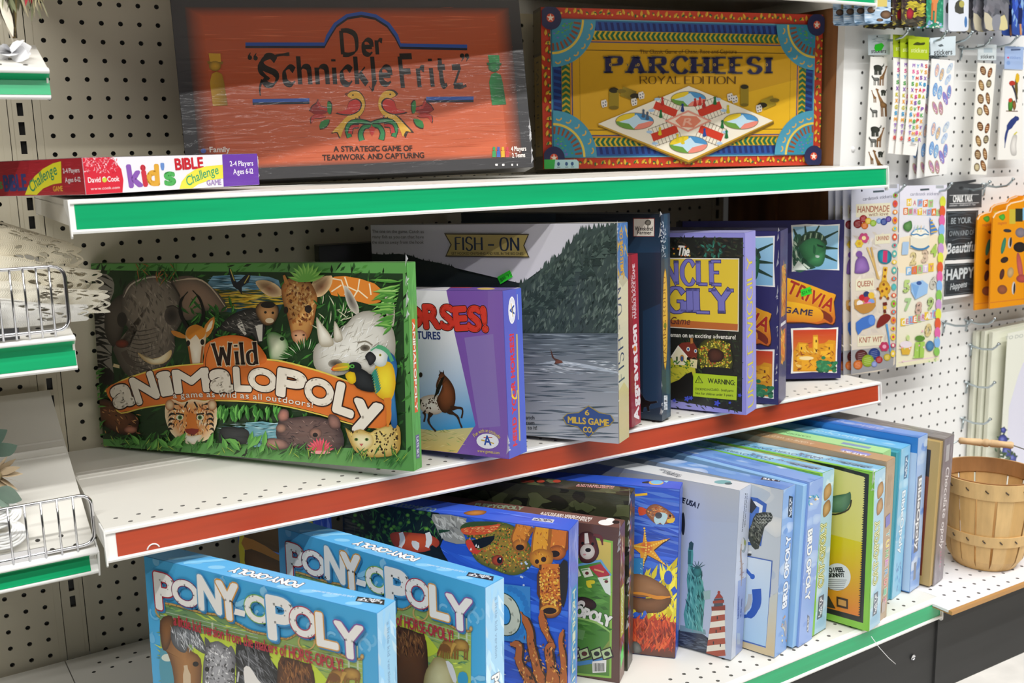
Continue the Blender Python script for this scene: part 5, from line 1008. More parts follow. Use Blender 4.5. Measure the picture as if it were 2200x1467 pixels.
def pony():
    B = Box('pony1', 'sky blue box with white bubble lettering and ponies on a fence, nearest the camera', '#4aa6dc', '#86c6ec', '#5fb4ea', M_print, group=None)
    a = B.front.z(280, 1120, 3.667); a.fill('#4aaee4'); r = a.rng; m = a.mode
    a.flat()
    for k in range(60):                                         # pale horseshoes, carrots and apples in the ground
        x, y = r.uniform(.1, a.w-.1), r.uniform(.1, a.h-.1); c = r.choice(['#7cc4ee', '#6cbcea', '#8accf0']); t = r.randint(0, 2); q = r.uniform(0, 360)
        if t == 0: a.line([(x+.28*cos(radians(q+d)), y+.28*sin(radians(q+d))) for d in range(30, 331, 30)], .13, c)
        elif t == 1: a.leaf(x, y, q, .95, .26, c, c); [a.leaf(x, y, q+180+d, .3, .1, c, c) for d in (-25, 0, 25)]
        else: a.ell(x, y, .22, .25, c); a.leaf(x, y-.2, -60, .2, .1, c, c)
    a.mode = m
    P = [(212, 640), (330, 648), (560, 712), (720, 738), (860, 806), (960, 860), (1110, 890), (1235, 922), (1335, 878), (1440, 890), (1520, 950), (1640, 1030), (1735, 1072), (1832, 1080), (1850, 2300), (280, 2300), (248, 1300), (236, 760)]
    a.poly(P, [(0, 680), '#5f8a64', (0, 1500), '#c9d84c']); a.dabs(P[:14]+[(1838, 1400), (250, 1400)], 240, 90, 14, 12, ['#4f7c58', '#6f9a6a', '#d0dc58', '#b4cc48', '#88ae5c'], 25)
    for k in range(5): a.line([(240, 700+k*34), (1010, 890+k*26)], 6, '#a9bfa8' if k < 3 else '#8aa878'); 
    for x in (380, 650, 1790, 1720): a.line([(x, 690+x*.16), (x+8, 980+x*.12)], 14, '#c8d2b4')
    for k in range(4): a.line([(1230, 960+k*40), (1830, 1120+k*36)], 6, '#b8caa4')
    a.poly([(560, 880), (1250, 1010), (1500, 1180), (1480, 1300), (560, 1280)], '#c6da3e', 2); a.poly([(240, 1000), (330, 1040), (350, 1300), (250, 1300)], '#4f9ab0', 2); a.ell(300, 1070, 50, 30, '#d8e0d4')
    # pony heads
    a.blob([(262, 1000), (280, 900), (330, 780), (400, 760), (440, 860), (470, 1000), (560, 1080), (560, 1300), (530, 1700), (360, 1700), (350, 1250), (300, 1040)], '#b07c48', '#6a4426', (440, 1100)); a.blob([(240, 780), (330, 740), (345, 850), (300, 1000), (255, 990)], '#8a5c34', '#4a3020')
    a.blob([(330, 830), (420, 820), (520, 850), (560, 900), (600, 990), (590, 1040), (520, 1000), (470, 960), (440, 1030), (380, 1010), (330, 940)], '#8a8f96', '#4a4c50', (440, 900)); a.dabs([(330, 840), (520, 850), (600, 1000), (440, 1020), (340, 940)], 110, 70, 6, 70, ['#c8ccd2', '#5a5c60', '#3a3c40', '#e4e6ea'], 30); a.line([(440, 1130), (452, 1280), (430, 1700)], [30, 60, 50], '#d8c0a0', sm=3); a.ell(520, 1120, 24, 20, '#1c1410')
    a.blob([(600, 1000), (600, 920), (630, 950), (700, 940), (780, 990), (800, 975), (835, 1050), (830, 1200), (800, 1700), (600, 1700), (575, 1200)], '#b4b4ba', '#5c5c62', (700, 1100)); a.dabs([(600, 960), (790, 1000), (830, 1180), (800, 1400), (590, 1400)], 260, 30, 10, 80, ['#f0f0f2', '#6c6c72', '#38383c', '#d0d0d4', '#9a9aa0'], 60)
    a.poly([(600, 990), (592, 905), (640, 960)], '#55555a', 2); a.poly([(780, 1010), (795, 975), (820, 1050)], '#6a6a70', 2); a.ell(610, 1160, 18, 20, '#141416'); a.ell(812, 1170, 14, 20, '#141416')
    a.blob([(835, 1030), (850, 960), (930, 950), (1010, 960), (1090, 980), (1110, 1080), (1180, 1230), (1160, 1700), (850, 1700), (840, 1200)], '#4a4c52', '#1c1d20', (960, 1080)); a.dabs([(850, 960), (1090, 980), (1170, 1240), (1140, 1300), (850, 1250)], 190, 110, 8, 60, ['#6a6c72', '#2a2b2e', '#16171a', '#8a8c92'], 25)
    a.poly([(840, 1010), (870, 935), (915, 1000)], '#222326', 2); a.poly([(1030, 1010), (1080, 970), (1095, 1050)], '#222326', 2); a.poly([(900, 1150), (945, 1140), (1010, 1240), (1060, 1320), (1010, 1500), (930, 1400), (905, 1250)], '#f0ece8', 2); a.line([(860, 1180), (850, 1260)], 14, '#c4c4c8'); a.ell(880, 1190, 16, 18, '#0c0c0e')
    a.blob([(1165, 1180), (1190, 1080), (1250, 1070), (1380, 1110), (1420, 1130), (1460, 1250), (1450, 1700), (1170, 1700)], '#7a4a28', '#3a2010', (1290, 1200)); a.poly([(1172, 1140), (1200, 1045), (1235, 1110)], '#5a3018', 2); a.poly([(1385, 1150), (1425, 1110), (1440, 1180)], '#5a3018', 2); a.dabs([(1190, 1090), (1400, 1130), (1450, 1300), (1180, 1300)], 150, 60, 7, 80, ['#a8703c', '#5a341c', '#8a5a30', '#2e180c'], 35)
    # grazing ponies on the right
    for x, y, s, c in ((1590, 1170, 1, '#b8863c'), (1690, 1160, 1.1, '#c49a48'), (1570, 1200, .8, '#7a4a24')):
        a.blob([(x, y), (x+60*s, y-10), (x+110*s, y+20), (x+112*s, y+80*s), (x+60*s, y+75*s), (x+10*s, y+70*s)], c, '#7a5424'); [a.line([(x+q*s, y+60*s), (x+q*s, y+140*s)], 13*s, '#8a6228') for q in (12, 30, 84, 104)]; a.line([(x+6, y+20), (x-20*s, y+80*s), (x-26*s, y+120*s)], [34*s, 22*s, 14*s], c, sm=2)
    a.blob([(1500, 1340), (1540, 1300), (1620, 1320), (1700, 1420), (1690, 1700), (1450, 1700), (1440, 1460)], '#d8d2a4', '#9a8a54'); a.poly([(1620, 1330), (1680, 1360), (1720, 1480), (1690, 1500)], '#d8d8dc', 2); a.poly([(1740, 1420), (1800, 1420), (1815, 1500), (1730, 1500)], '#3a9ac8', 2)
    a.line([(238, 1600), (236, 2250)], 40, '#8fb84a'); a.poly([(250, 1690), (1850, 1690), (1850, 2300), (280, 2300)], [(0, 1690), '#8aa84a', (0, 2300), '#4f7c3a'])
    # rope
    R_ = P[:14]
    a.line(R_, 19, '#6a4a24', sm=3); a.line(R_, 14, '#c09a58', sm=3); a.line([(1395+64*cos(radians(d)), 945+62*sin(radians(d))) for d in range(-90, 271, 20)], 13, '#c9a562'); a.line([(228, 640), (206, 700), (238, 750)], 12, '#c09a58', sm=3); a.ell(1832, 1060, 16, 22, '#d8b878', '#8a6a34')
    for k in range(60): i = k % (len(R_)-1); t = (k*7 % 11)/11; x = R_[i][0]+(R_[i+1][0]-R_[i][0])*t; y = R_[i][1]+(R_[i+1][1]-R_[i][1])*t; a.line([(x-5, y+7), (x+5, y-7)], 3, '#7a5a2c')
    # title
    W_ = '#f4f2ee'
    for p, c, o in (('P', '#a8283c', [(222, 672), (362, 708), 262]), ('O', '#7a2c5c', [(352, 628), (548, 678), 178]), ('N', '#5f9fc8', [(560, 678), (722, 722), 250]), ('Y', '#d89a3c', [(716, 742), (868, 776), 270]), ('-', '#4f8fc0', [(832, 702), (915, 722), 120]), ('O', '#7ab048', [(926, 758), (1118, 802), 186]), ('P', '#4f9fd4', [(1112, 905), (1302, 950), 318]), ('O', '#b42c48', [(1284, 868), (1478, 912), 205]), ('L', '#d89a3c', [(1492, 958), (1642, 994), 240]), ('Y', '#8a4f9a', [(1640, 1036), (1850, 1086), 250])):
        q0, q1, hh = o
        if p == '-': a.line([q0, q1], 56, '#3d84b8'); a.line([q0, q1], 46, W_); continue
        a.text(p, (q0[0]+14, q0[1]+16), (q1[0]+14, q1[1]+16), hh, '#2f78ac', .09); a.text(p, q0, q1, hh, W_, .055, out=(.04, c))
    a.text('a little kid version from the makers of HORSE-OPOLY!', (356, 806), (1690, 1170), 82, '#b42c40', .026, track=.1, arc=-.12)
    t = B.top.z(280, 1120, 3.667); r = t.rng
    for k in range(8): x = 500+k*180; t.ell(x, 330+k*45+r.uniform(-20, 20), 70, 14, '#8cccf2')
    t.text('PONY-OPOLY', (1368, 488), (832, 362), 46, '#fbfaf8', .06, out=(.07, '#3a2a4c'), wob=.1)
    t.text('a little kid version from the makers', (1770, 590), (1440, 540), 16, '#d8ecfa', .01); logo(t, [(2000, 660), (1772, 628), (1790, 592), (2004, 618)])
    t.line([(300, 300), (640, 270)], 18, '#8cd0f6'); t.line([(420, 330), (760, 300)], 18, '#8cd0f6')  # pale bands of light between the shelf shadows, painted onto the top
    s = B.right.flat(); s.fill('#a4d4f4'); s.dabs((0, 0, s.w, s.h), 30, 1.2, .3, 80, ['#b4dcf8', '#94c8ee', '#c8e6fa'], 20); s.text('a little kid version', (s.w*.5, .7), (s.w*.5, 3.6), .2, '#88aed0', .02); s.text('PONY-OPOLY', (s.w*.32, 4.4), (s.w*.32, 8.8), .55, '#fbfaf8', .06, out=(.06, '#30405c'), wob=.08)
    B.done(); return B
PB1 = pony()
copy_box(PB1, 'pony2', 'sky blue pony box standing just behind its twin, left end in shade')
def sea(a, w=1):
    a.fill('#2a58cc'); a.dabs((0, 0, a.w, a.h) if a.mode is None else (0, 0, 1, 1), 0, 1, 1, 0, ['#2a58cc'])
    m = a.mode; a.flat(); a.dabs((0, 0, a.w, a.h), 170, 3.2, .35, 12, ['#2f62d8', '#2450bc', '#3f74e0', '#1f46ac', '#5584e4'], 12); a.mode = m
def coral_box(key, label, right_title):
    B = Box(key, label, '#2f58c8', '#6f84dc', '#3c62d8', M_wrap)
    a = B.front.z(580, 1040, 3.143); sea(a); r = a.rng
    a.blob([(300, 100), (1100, 170), (1160, 320), (1210, 320), (1150, 420), (1200, 560), (900, 560), (300, 600)], '#142016', '#0c120e'); a.dabs([(560, 160), (1100, 200), (1160, 330), (1100, 420), (560, 420)], 190, 60, 10, 80, ['#1f3a20', '#2f5a2c', '#16281a', '#3f7a34'], 60)
    for k in range(60): a.ell(r.uniform(560, 1130), r.uniform(160, 420), 15, 13, r.choice(['#5f9a2c', '#3f7a28', '#7ab83a']), '#2a5420')
    a.poly([(1100, 200), (1330, 230), (1290, 300), (1330, 400), (1180, 380), (1120, 280)], '#9a9890', 2); a.dabs([(1110, 210), (1310, 240), (1300, 370), (1170, 370)], 50, 60, 16, 60, ['#b8b6ae', '#7c7a74', '#d0cec6'], 40); a.line([(1140, 318), (1215, 312)], [26, 8], '#1f4020')
    a.blob([(812, 350), (850, 322), (1000, 330), (1090, 345), (1145, 385), (1120, 430), (1000, 460), (860, 430)], '#e05a28', '#a8381a'); 
    for x, w_ in ((885, 30), (1065, 34)): a.line([(x, 325), (x+12, 375), (x-4, 425)], [w_, w_*1.2, w_*.8], '#eeece8', sm=3)
    a.poly([(960, 380), (1010, 395), (1000, 445), (965, 420)], '#e8e6e2', 2); a.poly([(1080, 420), (1130, 430), (1210, 560), (1120, 540)], '#101612', 2)
    a.blob([(1285, 300), (1320, 262), (1420, 250), (1600, 262), (1700, 330), (1770, 440), (1770, 540), (1700, 600), (1620, 612), (1500, 570), (1400, 520), (1350, 440), (1322, 400), (1330, 370), (1390, 380), (1420, 340), (1330, 345)], '#a8822c', '#4a5a1e', (1560, 420), mid=.75)
    a.dabs([(1330, 270), (1600, 265), (1760, 440), (1740, 560), (1600, 600), (1400, 510), (1340, 420)], 520, 15, 12, 0, ['#d8842c', '#5f7a24', '#e8b83a', '#3f5a1c', '#c8541e', '#8a9a2c', '#2c4018'], 90)
    a.poly([(1292, 300), (1340, 290), (1500, 275), (1560, 270), (1500, 325), (1400, 340), (1310, 335)], '#e0562a', 2); a.dabs([(1310, 300), (1540, 280), (1500, 320), (1320, 330)], 60, 24, 7, -5, ['#f09048', '#c83a1a', '#f0b46a'], 30); a.poly([(1290, 300), (1320, 262), (1450, 252), (1540, 262), (1500, 275), (1340, 286)], '#3a5224', 2)
    a.poly([(1330, 390), (1400, 370), (1520, 345), (1490, 400), (1430, 430), (1380, 425), (1370, 400)], '#14100e', 2); a.poly([(1322, 385), (1360, 375), (1395, 440), (1430, 440), (1400, 470), (1350, 450)], '#d8402a', 2); [a.poly([(x, y), (x+10, y-20), (x+16, y)], '#f0ece0') for x, y in ((1385, 420), (1400, 428), (1350, 445))]
    a.ell(1540, 512, 40, 36, '#c84a24', '#7a2c14'); a.ell(1552, 512, 18, 22, '#17110c'); a.ell(1556, 502, 5, 6, '#f0f0f0')
    for k in range(8): a.ell(r.uniform(1690, 1760), r.uniform(520, 700), 7, 7, '#c0d0e8')
    def tube(pts, w0, c0, c1): a.line(pts, w0, c1, sm=4); a.line([(x-6, y-4) for x, y in pts], [q*.72 for q in w0], c0, sm=4); a.ell(pts[-1][0], pts[-1][1], w0[-1]*.5, w0[-1]*.42, c0, c1); a.dabs([(pts[0][0]-w0[0]*.35, pts[0][1]), (pts[0][0]+w0[0]*.35, pts[0][1]), (pts[-1][0]+w0[-1]*.35, pts[-1][1]), (pts[-1][0]-w0[-1]*.35, pts[-1][1])], 26, 24, 9, 80, ['#f0b048', c0, '#b8641c'], 40)
    tube([(1960, 270), (1950, 400), (1940, 460)], [160, 150, 120], '#d8782c', '#8a4418'); tube([(1730, 270), (1690, 360), (1690, 410)], [130, 120, 100], '#e08a2c', '#9a5a1c'); a.ell(1690, 425, 28, 20, '#2a1408'); a.ell(1925, 468, 34, 22, '#2a1408')
    tube([(1850, 280), (1830, 420), (1835, 500)], [120, 130, 160], '#eaa22c', '#a8641c'); a.ell(1805, 520, 14, 16, '#3a1c08'); a.ell(1850, 505, 18, 18, '#3a1c08')
    tube([(1900, 540), (1900, 700), (1895, 840)], [160, 190, 150], '#d87a28', '#5a3418'); a.dabs([(1825, 560), (1960, 560), (1970, 830), (1830, 830)], 240, 22, 14, 0, ['#f0b43a', '#e0882c', '#b85a1c', '#f8cc58', '#8a3a14'], 90); a.poly([(1960, 540), (2012, 520), (2012, 700), (1985, 830), (1965, 760)], '#2c2420', 2); a.ell(1890, 845, 62, 32, '#d8922c'); a.ell(1892, 852, 46, 22, '#2c1810')
    a.poly([(1480, 660), (1760, 690), (1764, 1075), (1480, 1040)], '#3f86c8'); a.blob([(1420, 690), (1600, 690), (1700, 720), (1745, 800), (1730, 900), (1750, 1000), (1680, 1040), (1420, 1020)], '#3f9ae0', '#2f84cc')
    for k in range(12): t = radians(-80+k*14); a.ell(1600+140*cos(t), 870+170*sin(t), 20, 22, '#2f78c0')
    a.text('CO', (1300, 985), (1690, 1000), 245, '#cfd2bc', .07, out=(.03, '#2c4a4a'), track=.3)
    for pts, w0 in (([(1700, 860), (1760, 980), (1770, 1080), (1800, 1200), (1850, 1420)], [14, 60, 64, 70, 120]), ([(1840, 850), (1850, 950), (1900, 1060)], [30, 56, 44]), ([(1630, 1080), (1690, 1090), (1690, 1200), (1760, 1320), (1800, 1450)], [30, 60, 60, 80, 120]), ([(1930, 1080), (1890, 1110), (1900, 1200), (1930, 1400)], [40, 70, 70, 120]), ([(1990, 980), (1970, 1060), (1990, 1200), (1990, 1400)], [16, 40, 50, 70])):
        tube(pts, w0, '#b8642a', '#3c2818')
    a.dabs([(1700, 1000), (1800, 1000), (1960, 1150), (2000, 1600), (1700, 1600), (1680, 1200)], 160, 30, 12, 80, ['#d88a3c', '#7a4420', '#4a2c18', '#e8a85a'], 50); a.poly([(1550, 1260), (1600, 1280), (1560, 1290)], '#b8c4d4')
    t = B.top.z(580, 1040, 3.143); t.dabs((700, 90, 2080, 320), 40, 260, 10, 8, ['#4f74e4', '#3456cc', '#6a8aee'], 6); t.blob([(1305, 195), (1380, 176), (1460, 182), (1440, 205), (1360, 212)], '#c8843c', '#7a4a20'); logo(t, [(1910, 262), (1766, 244), (1782, 226), (1922, 240)], '#c8ccd8', '#4a4a5c'); t.text('OCEAN-OPOLY', (1130, 166), (860, 126), 26, '#8fb0c8', .05)
    s = B.right.flat(); s.dabs((0, 0, s.w, s.h), 40, 1.4, .25, 85, ['#8090e4', '#5f74d0', '#98a6ec'], 15); s.rect(s.w*.3, 3.4, s.w*.85, 9.7, '#4f9ad4'); s.dabs((s.w*.3, 3.4, s.w*.85, 9.7), 30, .9, .16, 85, ['#62acdc', '#4a8cd0'], 20)
    for k, ch in enumerate(right_title): s.text(ch, (s.w*.44, 4.05+k*.58), (s.w*.72, 4.05+k*.58), .46, '#dfe6d4', .07)
    B.done(); return B
coral_box('ocean1', 'deep blue ocean box with a gaping eel, clownfish and orange tube sponges', 'TROPICAL-O')
def dog():
    B = Box('dog', 'brown puppy board game box showing its green printed back', '#5c3b34', '#6a4638', '#6f4a42', M_wrap)
    a = B.front.z(900, 960, 2.8933); a.fill('#5c3d36')
    a.poly([(600, 470), (1206, 585), (1196, 1438), (600, 1380)], '#8abf4c'); a.poly([(600, 480), (1194, 596), (1184, 1424), (600, 1366)], [(0, 590), '#dcc060', (0, 900), '#4c8434'])
    a.poly([(600, 640), (1130, 705), (1190, 780), (1184, 1200), (1100, 1310), (600, 1360)], '#4f8a34'); a.dabs([(700, 760), (1100, 800), (1180, 900), (1170, 1180), (700, 1200)], 120, 90, 22, 10, ['#5a9a3c', '#437a2c', '#66a446', '#3a6c26'], 20)
    a.line([(600, 660), (985, 735), (1130, 706), (1192, 800)], 16, '#6aa8d8'); a.poly([(1055, 745), (1130, 725), (1190, 795), (1120, 812)], '#b8303a'); a.line([(1090, 760), (1150, 778)], 10, '#d8a06a'); a.poly([(1110, 812), (1190, 800), (1192, 925), (1160, 905)], '#dfe8dc')
    for p in ([(940, 765), (990, 752), (1010, 800), (960, 815)], [(1005, 758), (1060, 750), (1085, 800), (1030, 812)], [(1140, 815), (1180, 812), (1186, 850), (1155, 850)]): a.poly(p, '#e4ecd4'); x = sum(q[0] for q in p)/4; y = sum(q[1] for q in p)/4; a.ell(x, y+4, 12, 10, '#6a2c2c'); a.line([(p[0][0]+6, p[0][1]+8), (p[1][0]-6, p[1][1]+8)], 7, '#4f9a4a')
    a.poly([(1040, 832), (1090, 828), (1092, 848), (1070, 852), (1076, 872), (1050, 872)], '#e0d02c', 2)
    a.blob([(985, 600), (1000, 540), (1050, 525), (1090, 545), (1110, 600), (1120, 660), (1090, 710), (1040, 722), (1000, 700)], '#7a3430', '#3a1c1a'); a.line([(1085, 545), (1130, 560), (1142, 610)], [16, 20, 10], '#6a2c2a', sm=3); a.line([(1040, 535), (1045, 600)], [20, 30], '#eee8e4'); a.ell(1048, 650, 46, 48, '#efe9e4', '#cfc4bc'); a.ell(1052, 640, 18, 13, '#1c1414'); a.ell(1018, 598, 9, 10, '#140e0c'); a.ell(1080, 602, 9, 10, '#140e0c'); a.ell(1030, 668, 10, 6, '#d89aa0')
    a.blob([(960, 960), (1010, 930), (1080, 950), (1105, 985), (1080, 1010), (1000, 1010)], '#4a302c', '#241412'); a.ell(1010, 975, 24, 22, '#e8e2dc'); a.ell(1010, 985, 12, 9, '#1a1212')
    a.text('DOG-OPOLY', (800, 985), (1186, 1118), 62, '#f2f0ea', .08, out=(.05, '#244a1c')); a.line([(985, 1062), (1100, 1090), (1190, 1150)], [10, 14, 10], '#9ac86a', sm=3); a.poly([(985, 1130), (1035, 1140), (1020, 1200), (985, 1190)], '#6a9a58')
    a.line([(600, 1350), (1000, 1345), (1190, 1300)], 26, '#3f86c4', sm=3)
    for x in (930, 985, 1062, 1126): a.poly([(x, 1265), (x+66, 1240), (x+86, 1305), (x+20, 1328)], '#2a1c24'); a.poly([(x+8, 1268), (x+62, 1248), (x+76, 1298), (x+24, 1318)], '#b8d09a'); a.ell(x+44, 1284, 18, 15, '#5a2a24' if x % 2 else '#1c1c20')
    a.poly([(1078, 1332), (1166, 1322), (1164, 1398), (1080, 1404)], '#eceae6'); [a.line([(1088+k*7, 1342), (1089+k*7, 1394)], 3+(k*7 % 3), '#1c1c1c') for k in range(10)]
    t = B.top.z(900, 960, 2.8933); t.text('A LITTLE KID VERSION FROM', (755, 416), (1070, 452), 14, '#d8ccc6', .05); t.text('THE MAKERS OF DOG-OPOLY', (750, 426), (1060, 466), 13, '#d8ccc6', .04); t.ell(1165, 470, 50, 18, '#eceae8'); t.ell(1190, 452, 26, 10, '#f2f0ee'); t.ell(1225, 468, 24, 10, '#2a1c1c'); t.text('PUPPYOPOLY', (345, 368), (640, 392), 20, '#8a9a80', .06)
    s = B.right.flat(); s.dabs((.1, 1, s.w-.1, s.h*.95), 60, .8, .16, 85, ['#a04a3a', '#8a6a9a', '#c8b49a', '#7a2c34'], 20); s.rect(s.w*.2, 3.6, s.w*.8, 6.6, '#a8bc4a'); s.text('DOGOPOLY', (s.w*.36, 3.7), (s.w*.36, 6.5), .3, '#e4e4d4', .05); s.poly([(s.w*.2, 7.6), (s.w*.75, 7.2), (s.w*.8, 8.1), (s.w*.25, 8.5)], '#2fd648')
    B.done(); B.crinkle(0, 0, 7.8, 9.1, 6, 71); return B
dog()
def camo():
    B = Box('camo', 'camouflage patterned board game box behind the brown puppy box', '#2f3226', '#33342c', '#3a3b2c', M_wrap)
    for f, n in ((B.front, 150), (B.top, 50)):
        f.flat(); r = f.rng; f.fill('#3c3f2c')
        for k in range(n):
            x, y = r.uniform(0, f.w), r.uniform(0, f.h); q = r.uniform(.25, .7); f.poly([(x+q*r.uniform(.5, 1.5)*cos(t), y+q*r.uniform(.3, .9)*sin(t)) for t in (2*pi*i/8 for i in range(8))], r.choice(['#4f5638', '#23241c', '#2c301f', '#5a6040', '#1b1c18']), 2)
    t = B.top.z(1000, 960, 4.583); t.text('A LITTLE KID VERSION', (1100, 378), (1462, 398), 12, '#d0a8a4', .06); t.text('FROM THE MAKERS OF', (1090, 392), (1455, 414), 12, '#c88c88', .06); [t.ell(x, 340, 40, 14, '#a8402c') for x in (580, 640, 740, 900)]
    s = B.right.flat(); s.dabs((s.w*.05, .6, s.w*.4, s.h-1), 70, .7, .1, 88, ['#d8562c', '#5a6ac0', '#e0a03a', '#b83a2c', '#8a3a6a'], 8)
    B.done(); B.crinkle(0, 0, .2, 10.2, 16, 81); return B
camo()
def reef(key, label, part_only=False):
    B = Box(key, label, '#2c50c4', '#3c64d4', '#3460d8', M_wrap)
    a = B.front.z(900, 960, 2.8933) if not part_only else B.front.flat(); sea(a); r = a.rng
    if part_only:
        a.line([(.1, .2), (.35, 2), (.2, 4), (.5, 6)], [.3, .4, .5, .5], '#d8cc2c', sm=3); a.blob([(.5, .6), (2, .2), (5, .5), (6.5, 2.2), (6, 3), (3.2, 2.9), (.6, 2.6)], '#6a4a24', '#4a3014'); a.poly([(.5, 2.5), (2.2, 2.7), (4, 3.2), (6.4, 3.0), (6.2, 3.6), (3.8, 3.7), (.6, 3.4)], '#b87a2c', 2); a.blob([(.5, 3.3), (2.6, 3.3), (4.2, 3.8), (4.4, 5.6), (2.5, 6.8), (.9, 5.6)], '#7a4c20', '#4a2c12'); a.line([(.6, 5), (1.3, 5.6), (1.9, 7.6)], [.4, .5, .6], '#d8cc2c', sm=3); a.rect(4.3, 3.7, 9, 8.5, '#2c74b4'); a.line([(5, .2), (6.2, .9)], .35, '#d8cc2c'); a.dabs((.2, 7, 10, 9.7), 120, 1.2, .24, -80, ['#c8481e', '#a8381a', '#e0662c', '#7a2c1a'], 30)
    else:
        a.dabs((1200, 250, 1640, 700), 30, 300, 20, 14, ['#3a66dc', '#2c54c8', '#5a82e4'], 6)
        a.line([(1340, 300), (1420, 292)], 15, '#e8b82c'); a.poly([(1366, 372), (1420, 390), (1412, 415), (1370, 425)], '#d8502c', 2)
        a.blob([(1410, 400), (1440, 362), (1490, 358), (1560, 400), (1592, 440), (1570, 470), (1480, 480), (1430, 440)], '#c87a4a', '#7a4a34', (1500, 410)); a.dabs([(1420, 390), (1490, 362), (1580, 430), (1560, 465), (1450, 450)], 70, 18, 8, 20, ['#e0a060', '#a84a2c', '#c89a70', '#6a5a5c'], 50); a.poly([(1460, 440), (1500, 405), (1545, 420), (1540, 450), (1520, 485), (1500, 470), (1475, 482)], '#b8d8e4', 2); a.ell(1490, 425, 22, 20, '#4a4a54'); a.ell(1562, 428, 7, 8, '#14100c'); a.poly([(1545, 450), (1592, 440), (1580, 470), (1545, 470)], '#e8c040', 2)
        S = [(1400, 478), (1418, 590), (1562, 566), (1460, 640), (1545, 745), (1420, 670), (1385, 778), (1375, 660), (1310, 610), (1392, 592)]
        a.poly([(x+4, y+6) for x, y in S], '#3a2a3a', 2); a.poly(S, '#e8a02c', 2); a.ell(1415, 625, 40, 38, '#d8482c', '#e08a2c')
        for (x, y) in ((1400, 490), (1552, 572), (1535, 735), (1388, 765), (1320, 612)):
            for k in range(9): t = k/9; a.ell(1415+(x-1415)*t, 625+(y-625)*t, 6, 6, '#f6cc58')
        a.rect(1250, 690, 1394, 905, '#2c86c8'); [a.line([(1376, 720+k*32), (1388, 728+k*32)], 5, '#8ac0e8') for k in range(6)]
        a.dabs([(1400, 790), (1600, 720), (1610, 1100), (1400, 1100)], 110, 110, 26, -80, ['#e8d82c', '#d0bc20', '#f2e64a'], 35); a.ell(1550, 810, 26, 44, '#2c54c8')
        a.blob([(1300, 800), (1395, 792), (1480, 830), (1545, 880), (1560, 930), (1480, 935), (1300, 915)], '#a87850', '#7a5030'); a.blob([(1300, 930), (1400, 940), (1560, 935), (1556, 980), (1500, 1025), (1400, 1030), (1300, 1010)], '#8a5c3c', '#5a3820'); a.line([(1300, 905), (1400, 912), (1480, 935), (1565, 930)], [12, 16, 22, 10], '#e0902c', sm=3)
        a.poly([(1300, 1010), (1345, 1010), (1350, 1050), (1300, 1050)], '#e8d82c', 2); a.ell(1350, 1040, 18, 16, '#2c64d8'); a.ell(1405, 1040, 12, 24, '#3a6ae0')
        a.poly([(1300, 1060), (1600, 1090), (1600, 1310), (1300, 1290)], [(0, 1080), '#b8402a', (0, 1300), '#5a4038']); a.dabs([(1320, 1060), (1600, 1060), (1600, 1240), (1320, 1240)], 190, 80, 16, -80, ['#d8502c', '#b83a24', '#e86a3a', '#8a2c20'], 40); a.blob([(1330, 1210), (1370, 1220), (1385, 1270), (1340, 1285)], '#8a8c88', '#4a4c4a')
    t = B.top.z(900, 960, 2.8933); t.ell(1475, 222, 46, 15, '#e0b43a'); t.ell(1478, 219, 38, 12, '#7ac0e8'); t.poly([(1385, 218), (1430, 212), (1428, 228), (1390, 226)], '#2a2c34'); t.poly([(1520, 214), (1560, 206), (1540, 222)], '#9ad0f0')
    s = B.right.flat(); s.dabs((0, 0, s.w, s.h), 30, 1.3, .2, 88, ['#4a74dc', '#2f54c0', '#7a98ec'], 10)
    B.done(); return B
reef('ocean2', 'blue reef board game box with a starfish, clam and red anemone'); reef('ocean3', 'blue box with a brown clam, mostly hidden behind the second pony box', True)
